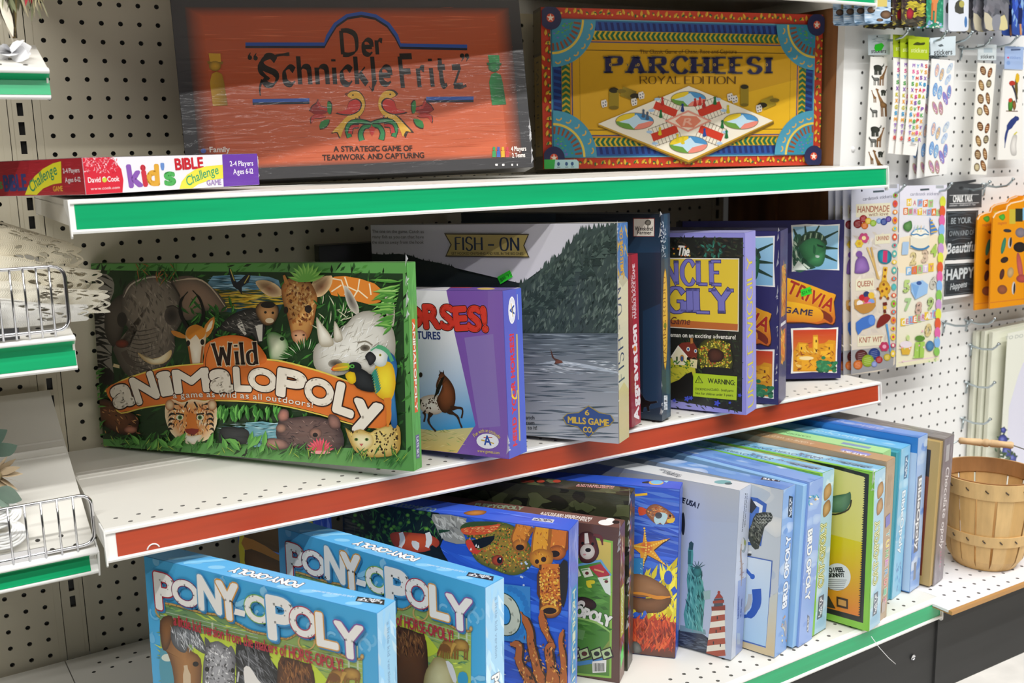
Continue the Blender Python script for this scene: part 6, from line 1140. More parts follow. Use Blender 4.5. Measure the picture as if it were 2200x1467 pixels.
def usa():
    B = Box('usa', 'pale grey blue board game box with a green statue and a striped lighthouse', '#b4bfd2', '#c3ccdd', '#dcdfe2', M_wrap)
    a = B.front.z(1300, 860, 2.416); a.fill('#b2bed4'); r = a.rng; a.poly([(-200, 350), (720, 430), (700, 640), (-200, 560)], [(0, 430), '#bfc3c8', (0, 640), '#b0bbd0'])
    a.text('ACROSS THE USA !', (255, 478), (482, 560), 26, '#1c2434', .06, it=.15); a.ell(405, 640, 10, 60, '#20242c')
    a.poly([(385, 1190), (470, 1200), (545, 1240), (560, 1330), (385, 1290)], '#3a4250', 2); a.dabs([(390, 1200), (540, 1240), (550, 1310), (390, 1280)], 50, 50, 9, 15, ['#4c5664', '#262c38', '#5c6674'], 15); a.poly([(390, 1165), (520, 1190), (525, 1215), (388, 1195)], '#7a98a0')
    ST = [(440, 738), (455, 740), (458, 800), (455, 860), (470, 870), (500, 870), (498, 910), (510, 960), (520, 1010), (512, 1100), (505, 1200), (418, 1180), (408, 1110), (430, 1000), (424, 930), (432, 860), (430, 780)]
    a.poly(ST, '#4f9a94', 1); a.dabs([(432, 870), (500, 880), (518, 1000), (505, 1190), (415, 1170), (428, 1000)], 150, 50, 7, 80, ['#2f6e6c', '#78bdb4', '#1f4f50', '#62aca4'], 18); a.poly([(436, 740), (448, 730), (460, 742), (456, 775), (436, 775)], '#2a4a4c', 1); a.line([(440, 780), (437, 850)], 16, '#2f6a68')
    a.ell(480, 890, 22, 26, '#3f8680', '#2a5f5c'); [a.line([(480, 872), (480+46*cos(radians(d)), 872+40*sin(radians(d)))], [7, 2], '#2f5a58') for d in range(-160, -15, 26)]; a.poly([(510, 990), (548, 985), (545, 1030), (515, 1035)], '#9ab8b4')
    LH = lambda t, e=0: (562-(37+e)*0-(562-526)*t-e, 1085+240*t)
    for k in range(8): t0, t1 = k/8, (k+1)/8; y0, y1 = 1085+t0*245, 1085+t1*245; x0, x1 = 556-34*t0, 556-34*t1; X0, X1 = 622+0*t0, 622+4*t1; a.poly([(x0, y0+(4 if k else 0)), (X0, y0-6), (X1, y1-6), (x1, y1+4)], '#a8503c' if k % 2 else '#e8e2d2')
    a.poly([(552, 1070), (624, 1062), (624, 1088), (554, 1092)], '#8a3c30'); a.poly([(566, 1030), (612, 1026), (612, 1066), (566, 1070)], '#4a4f58'); a.poly([(560, 1040), (618, 1034), (618, 1050), (560, 1054)], '#9a4434'); a.poly([(568, 1028), (590, 995), (614, 1024)], '#a03c30'); a.ell(591, 996, 7, 8, '#a03c30'); [a.rect(x, y, x+6, y+16, '#3a3434') for x, y in ((580, 1120), (596, 1175), (574, 1190), (560, 1250), (596, 1262))]
    t = B.top.z(1300, 860, 2.416); t.text('EXPLORE THE STATES', (400, 388), (300, 356), 11, '#6a7078', .03); t.text('OF AMERICA', (396, 396), (312, 370), 11, '#6a7078', .03); t.ell(610, 424, 44, 10, '#7ab0b4'); t.ell(640, 432, 20, 6, '#4a6a70')
    s = B.right.z(1580, 1030, 3.76); s.fill('#c4cde0'); s.poly([(20, 820), (100, 780), (90, 1420), (0, 1420)], '#93a5d4'); 
    s.text('An American travel board game for all', (58, 420), (86, 110), 9, '#4a5264', .03); s.text('ages, two to six players', (76, 380), (98, 112), 8, '#4a5264', .03)
    s.ell(64, 530, 22, 62, '#8a9aa4'); s.ell(58, 520, 14, 50, '#c8cdd4'); s.line([(48, 520), (42, 600), (50, 720), (46, 860)], [6, 12, 14, 4], '#a08a80', sm=3); s.ell(76, 510, 8, 24, '#9aa45a'); [s.line([(44, y), (34, y+14)], 5, '#a08a80') for y in (650, 710, 760)]; [s.line([(48, y), (66, y-14)], 5, '#a08a80') for y in (690, 760, 800)]
    s.text('Explore the landmarks', (24, 1120), (30, 940), 8, '#3f58a0', .04); s.text('of the states', (44, 1110), (54, 960), 8, '#3f58a0', .04); s.rect(10, 1240, 36, 1330, '#a8b8d0')
    B.done(); return B
usa()
def bird():
    B = Box('bird1', 'cloudy blue bird board game box showing its picture side, a letter on a framed panel', '#bcc6d4', '#8fb0e0', '#7ba4dc', M_print)
    sky(B.front, '#c2cad2', ['#d4d8da', '#aebccc', '#e0e0dc', '#9fb4d0'], 40, 1.2); a = B.front.z(1560, 860, 2.7173); r = a.rng
    a.poly([(-80, 520), (185, 570), (238, 605), (232, 660), (205, 850), (-60, 830)], '#3a62b4', 1); a.poly([(-80, 545), (175, 590), (215, 615), (190, 830), (-60, 810)], '#dfe4ea', 1); a.poly([(-80, 570), (165, 608), (195, 625), (172, 812), (-60, 790)], '#4a74c4', 1)
    a.poly([(146, 570), (180, 620), (150, 660), (120, 640)], '#2c3038'); a.poly([(150, 720), (175, 660), (262, 655), (268, 700), (225, 740), (190, 866), (150, 850), (128, 780)], '#3a3f3a', 2); a.dabs([(150, 720), (180, 665), (262, 662), (220, 735), (185, 855), (135, 780)], 150, 26, 8, 70, ['#6a6e64', '#23261f', '#8a8c80', '#4a4f44'], 40)
    for k in range(14): a.line([(180+k % 5*18, 672+k//5*18), (192+k % 5*18, 682+k//5*18), (200+k % 5*18, 670+k//5*18)], 2.5, '#c8ccc4')
    [a.ell(140-k*3, 885+k*15, 12, 8, '#3a3c40' if k % 2 else '#d8dce0') for k in range(4)]
    a.poly([(-150, 850), (272, 935), (238, 1445), (-150, 1330)], '#3f62b0'); a.poly([(-150, 858), (266, 940), (232, 1436), (-150, 1322)], [(0, 900), '#cfdcea', (0, 1440), '#a9cdec'])
    a.line([(110, 980), (150, 1025)], 18, '#2f62c0'); a.ell(155, 1028, 14, 16, '#2f62c0'); a.line([(178, 1100), (180, 1180), (150, 1245), (100, 1262)], [54, 52, 44, 20], '#2a58b4', sm=4); a.line([(140, 1130), (135, 1190), (105, 1235)], [22, 26, 16], '#b4b8bc', sm=3)
    a.poly([(-150, 1335), (240, 1448), (290, 1360), (300, 1500), (-150, 1400)], '#d4c19a'); a.poly([(255, 1150), (335, 1100), (320, 1480), (232, 1450)], [(0, 1150), '#c8ccc4', (0, 1400), '#d0bd96'])
    sky(B.top, '#6f9ad8', ['#a8c4ea', '#c8d8f0', '#5584cc', '#88aee0'], 26, .7); t = B.top.z(1560, 860, 2.7173); t.blob([(225, 428), (270, 400), (340, 402), (372, 428), (330, 448)], '#5a3c34', '#3a2620'); t.ell(330, 404, 30, 12, '#e8e0cc'); logo(t, [(312, 476), (200, 462), (218, 444), (330, 458)])
    t.text('COLLECT THE BIRDS', (180, 372), (20, 340), 12, '#dfe8f6', .03); t.text('A PROPERTY GAME', (150, 350), (40, 325), 10, '#dfe8f6', .02)
    sky(B.right, '#88ace2', ['#a9c6ee', '#6f98d8', '#c4d6f0'], 16, .5); s = B.right.z(1560, 860, 2.7173); logo(s, [(372, 555), (388, 560), (383, 684), (360, 680)][::1] and [(360, 680), (366, 556), (389, 562), (383, 686)])
    s.text('BIRD OPOLY', (352, 1200), (376, 785), 24, '#eef2fa', .06, out=(.06, '#4a5a80')); s.ell(345, 1330, 8, 50, '#a8a8b0'); s.dabs([(320, 1260), (372, 1250), (368, 1400), (318, 1420)], 16, 20, 8, 80, ['#c89a6a', '#6a9ac0', '#e0d4b0'], 30)
    B.done()
    # the same game turned round: pale tray towards us
    B2 = Box('bird2', 'the other cloudy blue bird box, turned to show its plain pale blue tray side', '#7f9fdc', '#86a6e2', '#7fa2de', M_print)
    sky(B2.right, '#90ace6', ['#a9c4f0', '#7a9ade', '#b8cef2'], 14, .5); s = B2.right.z(1560, 860, 2.7173); s.text('BIRD OPOLY', (478, 762), (462, 1172), 25, '#f0f3fb', .06, out=(.06, '#5a6a94')); s.dabs([(480, 560), (540, 545), (538, 600), (482, 610)], 16, 22, 12, 60, ['#e09a50', '#4fb0d8', '#f2ead8', '#3a8ab0'], 60); logo(s, [(470, 1345), (474, 1250), (486, 1262), (478, 1356)], '#6a6f80')
    sky(B2.top, '#7ba4e0', ['#a8c4ea', '#c8d8f0', '#5f8cd0'], 16, .6); B2.done()
    b = MB(); w, h, t = B2.w, B2.h, B2.t; b.box((-w/2+.1, -t/2-.42, .05), (w/2-.12, -t/2+.01, h-.12), C('#8fbbe4'), bev=.03); lb(b, 'tray', M_print, B2.root, 'pale blue tray of the box')
bird()
def cat():
    B = Box('cat1', 'lime edged cat board game box with its picture turned away, next to the bird boxes', '#7cbf3e', '#a8d0e6', '#8cc6e6', M_print)
    B.front.fill('#7cbe40'); t = B.top.flat(); t.rect(0, t.h-.22, t.w, t.h, '#7cc642')
    def spine(s, M, u, x):
        sky(s, '#a9cfe6', ['#bddcec', '#8fbcd8', '#b4d8c8', '#cfe4ee'], 14, .5); s.rect(0, 0, u, s.h, '#7dc13a')
        s.text('CAT-OPOLY', (s.w*.62+x, 7.0), (s.w*.62+x, 3.1), .62, '#f0efd0', .09, out=(.07, '#8a9a3a'), wob=.15); s.text('CAT-OPOLY', (s.w*.62+x, 7.0), (s.w*.62+x, 3.1), .62, '#8f9a34', .0, wob=.15)
        s.blob([(s.w*.35, 1.0), (s.w*.75, .8), (s.w*.85, 1.5), (s.w*.4, 1.75)], '#c8a06a', '#9a7040'); s.blob([(s.w*.35, 2.0), (s.w*.75, 1.8), (s.w*.85, 2.5), (s.w*.4, 2.75)], '#c8a06a', '#8a6038'); logo(s, [(s.w*.3, 9.0), (s.w*.36, 7.6), (s.w*.72, 7.6), (s.w*.66, 9.0)], '#5a6878')
    spine(B.right, 0, .3, 0)
    def cattop(t): sky(t, '#86c2e6', ['#a9d6ee', '#6fb0dc', '#bfe0ee'], 20, .6); t.flat(); t.rect(0, t.h-.3, t.w, t.h, '#7cc642'); t.text('CAT LOVERS GAME OF', (t.w*.72, t.h*.5), (t.w*.3, t.h*.5), .35, '#5c7c98', .03); t.text('property trading', (t.w*.9, t.h*.35), (t.w*.6, t.h*.35), .3, '#8a7c88', .03); logo(t, [(t.w*.96, t.h*.3), (t.w*.8, t.h*.3), (t.w*.8, t.h*.55), (t.w*.96, t.h*.55)], '#7a9ab0', '#3a4a5c')
    cattop(B.top); B.done()
    B = Box('cat2', 'cat board game box with a jagged yellow and orange cover framed in lime green', '#7fc23e', '#a8d0e4', '#8cc6e6', M_wrap)
    a = B.front.z(1560, 860, 2.7173); a.fill('#84c440'); r = a.rng
    a.poly([(-260, 140), (835, 432), (800, 1300), (-260, 1000)], '#1f2420'); a.poly([(-240, 160), (812, 448), (780, 1262), (-240, 985)], [(0, 450), '#dcdc8c', (0, 830), '#d8c814']); a.poly([(-240, 560), (797, 830), (780, 1262), (-240, 985)], [(0, 830), '#d8c814', (0, 1260), '#dc7a26'])
    for k in range(60): t = k/59; x = 812-32*t; y = 448+814*t; a.poly([(x+4, y-7), (x-7-r.random()*5, y), (x+4, y+7)], '#1f2420')
    a.blob([(560, 600), (620, 560), (700, 545), (726, 535), (728, 585), (700, 640), (640, 655), (560, 640)], '#6f9a78', '#3f6a50'); a.line([(560, 655), (640, 665), (715, 635), (732, 580)], 9, '#3a3420', sm=3)
    a.ell(650, 1030, 78, 80, '#dfe4e6', n=28); a.text('DO I FEEL', (585, 1003), (692, 1000), 26, '#23262a', .07); a.text('SKINNY?', (600, 1032), (690, 1030), 24, '#23262a', .07); [a.line([(592, 1045+k*11), (705-k*4, 1048+k*11)], 3.5, '#8a9094') for k in range(6)]
    a.poly([(645, 1143), (712, 1160), (712, 1218), (646, 1202)], '#3a2614'); a.poly([(656, 1158), (702, 1170), (702, 1204), (656, 1192)], '#c8944a'); a.poly([(540, 1170), (600, 1140), (640, 1215), (560, 1200)], '#3a3424')
    spine(B.right, 0, .12, 0); cattop(B.top); B.done(); B.crinkle(0, 0, 8.6, 9.7, 5, 91)
cat()
def rest():
    r = random.Random(5)
    B = Box('zoo', 'tan board game box with coloured letters running down its narrow spine', '#b09678', '#b49c82', '#b8936a', M_wrap); s = B.right.flat()
    for k, (ch, c) in enumerate(zip('TUNERDIS', ('#6ab0b8', '#e8d44a', '#58b060', '#c87ac0', '#5aa0d0', '#d85a5a', '#7ac0a0', '#d84a8a'))): s.text(ch, (s.w*.45, 4.5+k*.62), (s.w*.45, 4.9+k*.62), .42, '#f2eee6', .1); s.text(ch, (s.w*.45, 4.5+k*.62), (s.w*.45, 4.9+k*.62), .42, c, .03)
    s.poly([(s.w*.2, 3.5), (s.w*.7, 3.4), (s.w*.75, 4.1), (s.w*.25, 4.2)], '#7a7ac4'); [s.line([(s.w*(.3+.12*k), .9), (s.w*(.3+.12*k), 2.9)], .03, '#d0bca4') for k in range(4)]; s.rect(s.w*.3, 9.0, s.w*.7, 9.7, '#b8a8a0')
    t = B.top.flat(); t.text('A GAME OF WILD THINGS', (t.w*.62, t.h*.4), (t.w*.3, t.h*.4), .34, '#d8bfa0', .03); t.rect(t.w*.76, t.h*.3, t.w*.9, t.h*.65, '#8a8ad0'); t.text('LATE SKY', (t.w*.89, t.h*.58), (t.w*.77, t.h*.58), .3, '#eceaf4', .05)
    B.done()
    B = Box('green', 'pale green topped game box sunk between the tan and teal boxes', '#9cd08c', '#a4d894', '#a9e09a', M_print); t = B.top.flat(); t.text('GARDEN', (t.w*.62, t.h*.45), (t.w*.48, t.h*.45), .3, '#6a9a68', .03); t.rect(t.w*.78, t.h*.35, t.w*.92, t.h*.7, '#7a9ac0'); B.done()
    B = Box('bible1', 'turquoise board game box turned to show its teal tray, script title on the pale spine', '#66bad6', '#90c8e6', '#72bfe8', M_print)
    sky(B.right, '#94cbe8', ['#aed8ee', '#7abce0', '#bfe0f0'], 14, .5); s = B.right.flat(); s.text('BibleOpoly', (s.w*.42, 2.9), (s.w*.42, 7.0), .5, '#eef6fa', .05, out=(.05, '#5a7a9a')); logo(s, [(s.w*.45, 2.1), (s.w*.45, .6), (s.w*.8, .6), (s.w*.8, 2.1)], '#4a7090'); s.dabs((s.w*.3, 7.6, s.w*.8, 9.5), 14, .4, .12, 80, ['#7a9ad0', '#a0b8e0'], 40)
    sky(B.top, '#74c0ea', ['#8ccef0', '#a4d8f2'], 14, .6); t = B.top.flat(); t.text('BibleOpoly', (t.w*.8, t.h*.4), (t.w*.5, t.h*.4), .5, '#b8e4f6', .04); B.done()
    b = MB(); w, h, t = B.w, B.h, B.t; b.box((-w/2+.1, -t/2-.45, .05), (w/2-.1, -t/2+.01, h-.14), C('#3f9cae'), bev=.03); a = Art(b, B.M, (-w/2+.1, -t/2-.45, .05), (1, 0, 0), (0, 0, 1), w-.2, h-.2); a.flat(); W = a.w
    a.line([(W-1.6, 2.9), (W-.5, 3.1), (W-.25, 4.2), (W-.4, 5.9), (W-1.6, 6.2)], .14, '#2c78b8', sm=3); a.poly([(W-1.4, 3.3), (W-.5, 3.4), (W-.35, 5.7), (W-1.4, 5.9)], '#a8b4a4'); a.dabs((W-1.4, 3.3, W-.4, 5.8), 40, .4, .12, 40, ['#4a4438', '#6a5c48', '#d0d4c4', '#2c2a26'], 60); a.poly([(W-.5, 8.6), (W-.1, 8.5), (W-.1, 9.0), (W-.5, 9.1)], '#2fe02f')
    lb(b, 'tray', M_print, B.root, 'teal tray of the box')
    B = Box('bible2', 'bright blue box with a grey title band on its cloudy spine', '#4f8fd8', '#a9c4ee', '#6f92e0', M_print)
    a = B.front; sky(a, '#5a98dc', ['#7ab0e8', '#a8cdf0', '#3f80cc', '#c4dcf2'], 30, 1.2); a.flat(); W = a.w; a.rect(0, 0, W, 1.0, '#2f7fd0'); a.line([(W-4, 6.0), (W-.6, 6.0), (W-.6, 10)], .12, '#dce8f4'); a.rect(W-4, 4.4, W-.7, 5.9, '#3f86d8'); a.line([(W-1.4, 1.2), (W-1.4, 4)], .16, '#28364c'); a.rect(W-4, 6.2, W-.75, 10, '#6aa4dc'); a.poly([(W-.5, 1), (W, 1), (W, 10.2), (W-.5, 10.2)], '#b8d0ee'); a.ell(W-1.2, 7.9, .3, .2, '#6a5a58')
    sky(B.right, '#a4c2ee', ['#c0d6f4', '#7fa8e6', '#d4e2f6', '#5a8ee0'], 16, .6); s = B.right.flat(); s.rect(s.w*.18, 2.6, s.w*.62, 7.7, '#6f7484'); s.text('BibleOpoly', (s.w*.32, 2.8), (s.w*.32, 7.5), .46, '#f4f5f8', .05); s.rect(s.w*.3, 8.4, s.w*.56, 9.6, '#8a92a4')
    sky(B.top, '#6f98e2', ['#8cb0ec', '#a4c0f0', '#5a86d8'], 20, .6); t = B.top.flat(); t.rect(0, 0+t.h-.45, t.w, t.h, '#2f74cc'); t.text('BibleOpoly', (t.w*.8, t.h*.35), (t.w*.45, t.h*.35), .5, '#a8b4e4', .05); B.done()
    B = Box('choc', 'grey brown game box with white script, last of the row by the basket', '#7f7468', '#8a8288', '#7c7674', M_wrap)
    s = B.right.flat(); s.dabs((0, 0, s.w, s.h), 30, 1.2, .25, 85, ['#948c92', '#7c747a', '#a09aa0'], 15); s.text('Chocolate opoly', (s.w*.4, 2.0), (s.w*.4, 7.6), .55, '#e4e0e4', .02, it=.25); s.rect(s.w*.25, .5, s.w*.6, 1.6, '#b8b6b8'); [s.ell(s.w*.5+r.uniform(-.2, .2), 7.9+k*.25, .1, .07, '#b87a94') for k in range(5)]
    t = B.top.flat(); t.dabs((0, 0, t.w, t.h), 40, 1.6, .16, 4, ['#8a8684', '#6c6664', '#9c9896'], 8); B.done()
    b = MB(); w, h, t = B.w, B.h, B.t; b.box((-w/2+.1, -t/2-.38, .05), (w/2-.08, -t/2+.01, h-.12), C('#b89c62'), bev=.03); a = Art(b, B.M, (-w/2+.1, -t/2-.38, .05), (1, 0, 0), (0, 0, 1), w-.2, h-.2); a.flat(); a.rect(.6, .6, a.w-.55, a.h-.6, '#7a3a24'); a.rect(.6, .6, a.w-.55, 2.4, '#2a2a34')
    lb(b, 'tray', M_print, B.root, 'tan tray with a brown picture')
rest()
# ---------------------------------------------------------------- things hanging on the pegboard
def peg_hook(x, z, label, L=2.45, rise=.1, tip=.5):
    t = thing('peg_hook', label, 'peg hook', (x, PY, z), 'zinc hooks on the white pegboard')
    b = MB(); P = [(x, PY+.1, z), (x, PY-.25, z-.02), (x, PY-L*.45, z-.12), (x, PY-L*.8, z+rise-.1), (x, PY-L*.93, z+rise+.15), (x, PY-L, z+tip)]
    b.tube(P, .085, 8); b.tube([(x, PY-L, z+tip-.02), (x, PY-L-.06, z+tip+.06)], .13, 8); part(b, 'arm', M_zinc, t)
    b = MB(); b.tube([(x-.25, PY+.15, z+.1), (x-.25, PY-.12, z+.12), (x, PY-.2, z+.05), (x+.25, PY-.12, z+.12), (x+.25, PY+.15, z+.1)], .07, 6); b.tube([(x, PY-.14, z), (x, PY-.1, z-.75), (x, PY+.1, z-.85)], .075, 6); part(b, 'bracket', M_zinc, t)
    return t
for x, z, la in ((51.38, -1.3, 'zinc hook holding the wild animal stickers'), (55.35, -1.32, 'zinc hook holding the green topped letter stickers'), (58.17, -1.25, 'zinc hook holding the flip flop stickers'), (60.35, -1.6, 'empty zinc hook between the flip flop and shell stickers'), (63.43, -1.36, 'zinc hook holding the shell stickers'),
                 (67.0, -1.4, 'zinc hook holding the parrot stickers'), (51.66, -11.8, 'zinc hook holding the knitting stickers'), (56.8, -11.85, 'zinc hook holding the birthday stickers'), (61.25, -11.88, 'zinc hook holding the chalkboard stickers'), (64.11, -11.77, 'zinc hook in front of the orange play sets'),
                 (60.14, -22.2, 'empty zinc hook under the chalkboard stickers, left of its pair'), (62.98, -22.35, 'empty zinc hook under the chalkboard stickers, right of its pair'), (63.69, -24.45, 'empty zinc hook at the top edge of the cream stationery'), (63.47, -27.5, 'empty zinc hook beside the cream stationery, middle of three'), (63.23, -30.43, 'empty zinc hook beside the cream stationery, lowest of three')):
    peg_hook(x, z, la)
Z4 = (1780, 0, 3.493); Z5 = (1780, 360, 3.188); R4 = (2000, 640, 4.585)
def at_y(p, zm, Y):
    x = zm[0]+p[0]/zm[2]; y = zm[1]+p[1]/zm[2]; d = FWD+RGT*((x-1100)/F_PX)+UPV*((733.5-y)/F_PX); return CAM+d*((Y-CAM.y)/d.y)
class Card:
    """flat printed card hanging in the plane y = Y; the outline is a real sheet with thickness"""
    def __init__(s, name, label, cat, zm, Y, group=None, origin=None):
        s.zm = zm; s.Y = Y; o = at_y(origin, zm, Y); s.root = thing(name, label, cat, tuple(o), group); s.M = s.root.matrix_world.copy()
    def sheet(s, name, pts, col, thick=.05, dy=0, mat=None, rnd=0, sm=0):
        b = MB(); a = Art(b, s.M, (0, -dy, 0), (1, 0, 0), (0, 0, 1), 0, 0, base=0); a.clip = (-99, -99, 99, 99); a.z(*s.zm)
        if sm: pts = smooth(pts, True, sm)
        uv = [a.uv(p) for p in pts]; c = a._col(col, pts[0])
        a.poly(pts, col); n = len(uv)
        for i in range(n): p, q = uv[i], uv[(i+1) % n]; b.face([(p[0], -dy, p[1]), (q[0], -dy, q[1]), (q[0], thick-dy, q[1]), (p[0], thick-dy, p[1])], c)
        for t in tessellate_polygon([[Vector((x, y, 0)) for x, y in uv]]): b.face([(uv[i][0], thick-dy, uv[i][1]) for i in t], c)
        s.pend = (b, name, mat or M_print); return a
    def end(s, label=None): b, n, m = s.pend; return lb(b, n, m, s.root, label)
def behind(root, offs, label, group):
    root['group'] = group
    for k, (dx, dy, dz) in enumerate(offs):
        r = root.copy(); COL.objects.link(r); r.matrix_world = Matrix.Translation(Vector((dx, dy, dz))*IN) @ root.matrix_world; r['label'] = label
        for ch in list(root.children): c = ch.copy(); COL.objects.link(c); c.parent = r
def elephant(a, x, y, s, c='#33372f'): a.blob([(x, y), (x+14*s, y-12*s), (x+40*s, y-14*s), (x+62*s, y-4*s), (x+72*s, y+10*s), (x+66*s, y+28*s), (x+40*s, y+34*s), (x+10*s, y+36*s)], c, '#1e211c'); [a.line([(x+q*s, y+24*s), (x+q*s, y+66*s)], 13*s, c) for q in (12, 26, 44, 56)]; a.line([(x+68*s, y), (x+80*s, y-10*s), (x+82*s, y-24*s)], [12*s, 5*s], c)
def giraffe(a, x, y, s, f=1): a.line([(x, y), (x-f*14*s, y+40*s), (x-f*30*s, y+76*s)], [7*s, 12*s, 22*s], '#8a6238'); a.line([(x-f*10*s, y+4*s), (x+f*6*s, y-4*s)], 9*s, '#7a5630'); a.blob([(x-f*22*s, y+66*s), (x-f*54*s, y+80*s), (x-f*52*s, y+100*s), (x-f*22*s, y+98*s)], '#9a7040', '#5a3f20'); [a.line([(x-f*q*s, y+90*s), (x-f*(q+2)*s, y+150*s)], 6*s, '#7a5630') for q in (24, 32, 46, 52)]
def zebra_(a, x, y, s): a.blob([(x, y), (x+12*s, y+10*s), (x+50*s, y+12*s), (x+54*s, y+34*s), (x+14*s, y+36*s)], '#7a7c78', '#3a3c38'); a.line([(x+8*s, y+12*s), (x-2*s, y+2*s), (x, y-8*s)], [14*s, 6*s], '#4a4c48'); [a.line([(x+q*s, y+28*s), (x+q*s, y+72*s)], 6*s, '#50524c') for q in (14, 24, 44, 52)]
def head(c, pts, col, word, p0, p1, hh, tc): 
    a = c.sheet('header_card', pts, col, .03, .06); a.text(word, p0, p1, hh, tc, .03); return a
c = Card('sticker_pack', 'narrow white sheet of wild animal stickers with a green price tag', 'stickers', Z4, -11.9, None, (380, 300))
a = c.sheet('sticker_sheet', [(318, 425), (442, 430), (425, 1300), (272, 1290)], '#f2f0ea')
for dy, dx in ((0, 0), (462, -22)): elephant(a, 338+dx, 500+dy, .95); giraffe(a, 436+dx, 500+dy, .95); zebra_(a, 328+dx, 572+dy, .95); giraffe(a, 324+dx, 680+dy, .6, -1); giraffe(a, 362+dx, 672+dy, 1.35, -1); elephant(a, 392+dx, 682+dy, .55); zebra_(a, 316+dx, 815+dy, .9)
c.end(); a = head(c, [(297, 262), (465, 258), (460, 410), (300, 412)], '#d3e0e6', 'stickers', (322, 398), (432, 396), 30, '#2a2c30'); a.ell(365, 275, 5, 9, '#2a2a2c'); a.dabs((310, 280, 450, 340), 14, 50, 6, 0, ['#eef4f6', '#a8bcc4'], 20); c.end()
a = c.sheet('price_sticker', [(352, 335), (400, 322), (418, 340), (398, 378), (355, 385), (345, 360)], '#2fd62f', .01, .09); c.end()
c = Card('sticker_pack', 'lime green topped sheet of small coloured letter stickers, front of its hook', 'stickers', Z4, -12.9, None, (680, 320))
a = c.sheet('sticker_sheet', [(602, 440), (752, 445), (725, 800), (655, 1168), (560, 1160), (600, 760)], '#f4f1ec', .06); rr = random.Random(3)
for j in range(13):
    for i in range(4):
        if j == 6 and i == 3: continue
        x = 640-j*3.2+i*(31-j*.5); y = 490+j*46+(6 if i % 2 else 0); a.text(rr.choice('AEKMBRTSY58GPXV'), (x-9, y+13), (x+9, y+14), 26, rr.choice(['#e0559a', '#3f9fd0', '#e8a02c', '#58b058', '#8a5ab8', '#d8453a', '#c8c02c']), .07)
a.line([(610, 1080), (650, 1083)], 6, '#8a8a8a'); c.end()
a = head(c, [(600, 272), (757, 282), (752, 448), (602, 440)], '#aabf1e', 'stickers', (620, 392), (738, 396), 34, '#d9e29a'); a.poly([(640, 328), (668, 315), (690, 322), (722, 318), (715, 338), (640, 338)], '#3c4412', 2); c.end()
behind(c.root, ((-1.15, .35, .12), (-.6, .2, .05)), 'lime green topped letter sticker pack almost hidden behind the front one', 'letter sticker packs on one hook')
c = Card('sticker_pack', 'white sheet of pastel flip flop stickers, front of its hook', 'stickers', Z4, -12.6, None, (850, 340))
a = c.sheet('sticker_sheet', [(775, 440), (947, 455), (922, 900), (888, 1305), (722, 1325), (748, 860)], '#efeeec', .06)
for dy, dx in ((0, 0), (440, -28)):
    for x, y, r_, c1, c2 in ((815, 528, 8, '#8ab0d8', '#e0b8a8'), (850, 560, 12, '#8ab0d8', '#d8b890'), (910, 512, 25, '#b8c8e0', '#c8d4dc'), (898, 598, 25, '#b0c4e4', '#c0d0e4'), (803, 672, 8, '#4f84c4', '#8ab4e0'), (838, 695, 8, '#4f84c4', '#9ac0e0'), (908, 690, 5, '#b08ab8', '#7a9ad0'), (880, 738, -15, '#b07ab0', '#8a8ad0'), (805, 810, -18, '#b8a878', '#c08aa8'), (848, 812, -5, '#b09a80', '#c08aa0')):
        x += dx-(y-500)*.02; y += dy; a.ell(x, y, 17, 52 if r_ < 20 else 44, c1, rot=r_); a.ell(x, y, 13, 46 if r_ < 20 else 38, c2, rot=r_); a.line([(x-9, y-10), (x, y-28), (x+9, y-8)], 4, '#6a7ab0'); [a.ell(x+u, y+v, 4, 4, '#f0e8d8') for u, v in ((-4, 10), (5, 20), (0, 34))]
c.end(); a = head(c, [(763, 285), (955, 270), (952, 415), (768, 415)], '#d4e1e8', 'stickers', (792, 412), (928, 408), 40, '#2a2c30'); a.ell(862, 285, 5, 9, '#333'); a.poly([(820, 340), (850, 330), (866, 345), (835, 352)], '#5a6468'); c.end()
behind(c.root, ((-.42, .34, -.12), (-.85, .68, -.2)), 'flip flop sticker sheet almost hidden behind the front one', 'flip flop sticker sheets on one hook')
c = Card('sticker_pack', 'white sheet of brown sea shell stickers', 'stickers', Z4, -12.3, None, (1185, 340))
a = c.sheet('sticker_sheet', [(1122, 470), (1258, 478), (1222, 900), (1185, 1312), (1068, 1308), (1095, 880)], '#f2efe6', .06)
for dy, dx in ((0, 0), (418, -22)):
    for x, y, rx, ry, q, c1 in ((1160, 530, 22, 36, -15, '#8a5a34'), (1212, 545, 16, 40, 15, '#a8643a'), (1150, 640, 20, 44, -15, '#c09a60'), (1206, 628, 20, 32, 10, '#8a8a6c'), (1148, 742, 24, 38, -8, '#a08058'), (1202, 738, 16, 46, -8, '#b08050'), (1144, 836, 22, 32, 0, '#d4ccA0'.lower()), (1192, 825, 18, 44, -18, '#b07a4a')):
        a.ell(x+dx-(y-530)*.03, y+dy, rx, ry, c1, '#5a3a22', q); [a.line([(x+dx-(y-530)*.03-rx*.6, y+dy-ry*.4+k*ry*.4), (x+dx-(y-530)*.03+rx*.6, y+dy-ry*.3+k*ry*.4)], 4, '#e0c8a0') for k in range(3)]
c.end(); a = head(c, [(1122, 330), (1262, 335), (1258, 452), (1120, 450)], '#d6dfe2', 'stickers', (1142, 438), (1242, 438), 30, '#333'); a.rect(1165, 360, 1230, 395, '#b8c8d0'); c.end()
c = Card('sticker_pack', 'white sheet of parrot stickers with a pale blue top', 'stickers', Z4, -12.2, None, (1390, 370))
a = c.sheet('sticker_sheet', [(1320, 520), (1458, 524), (1450, 1195), (1272, 1200), (1290, 860)], '#f3f0ea', .12)
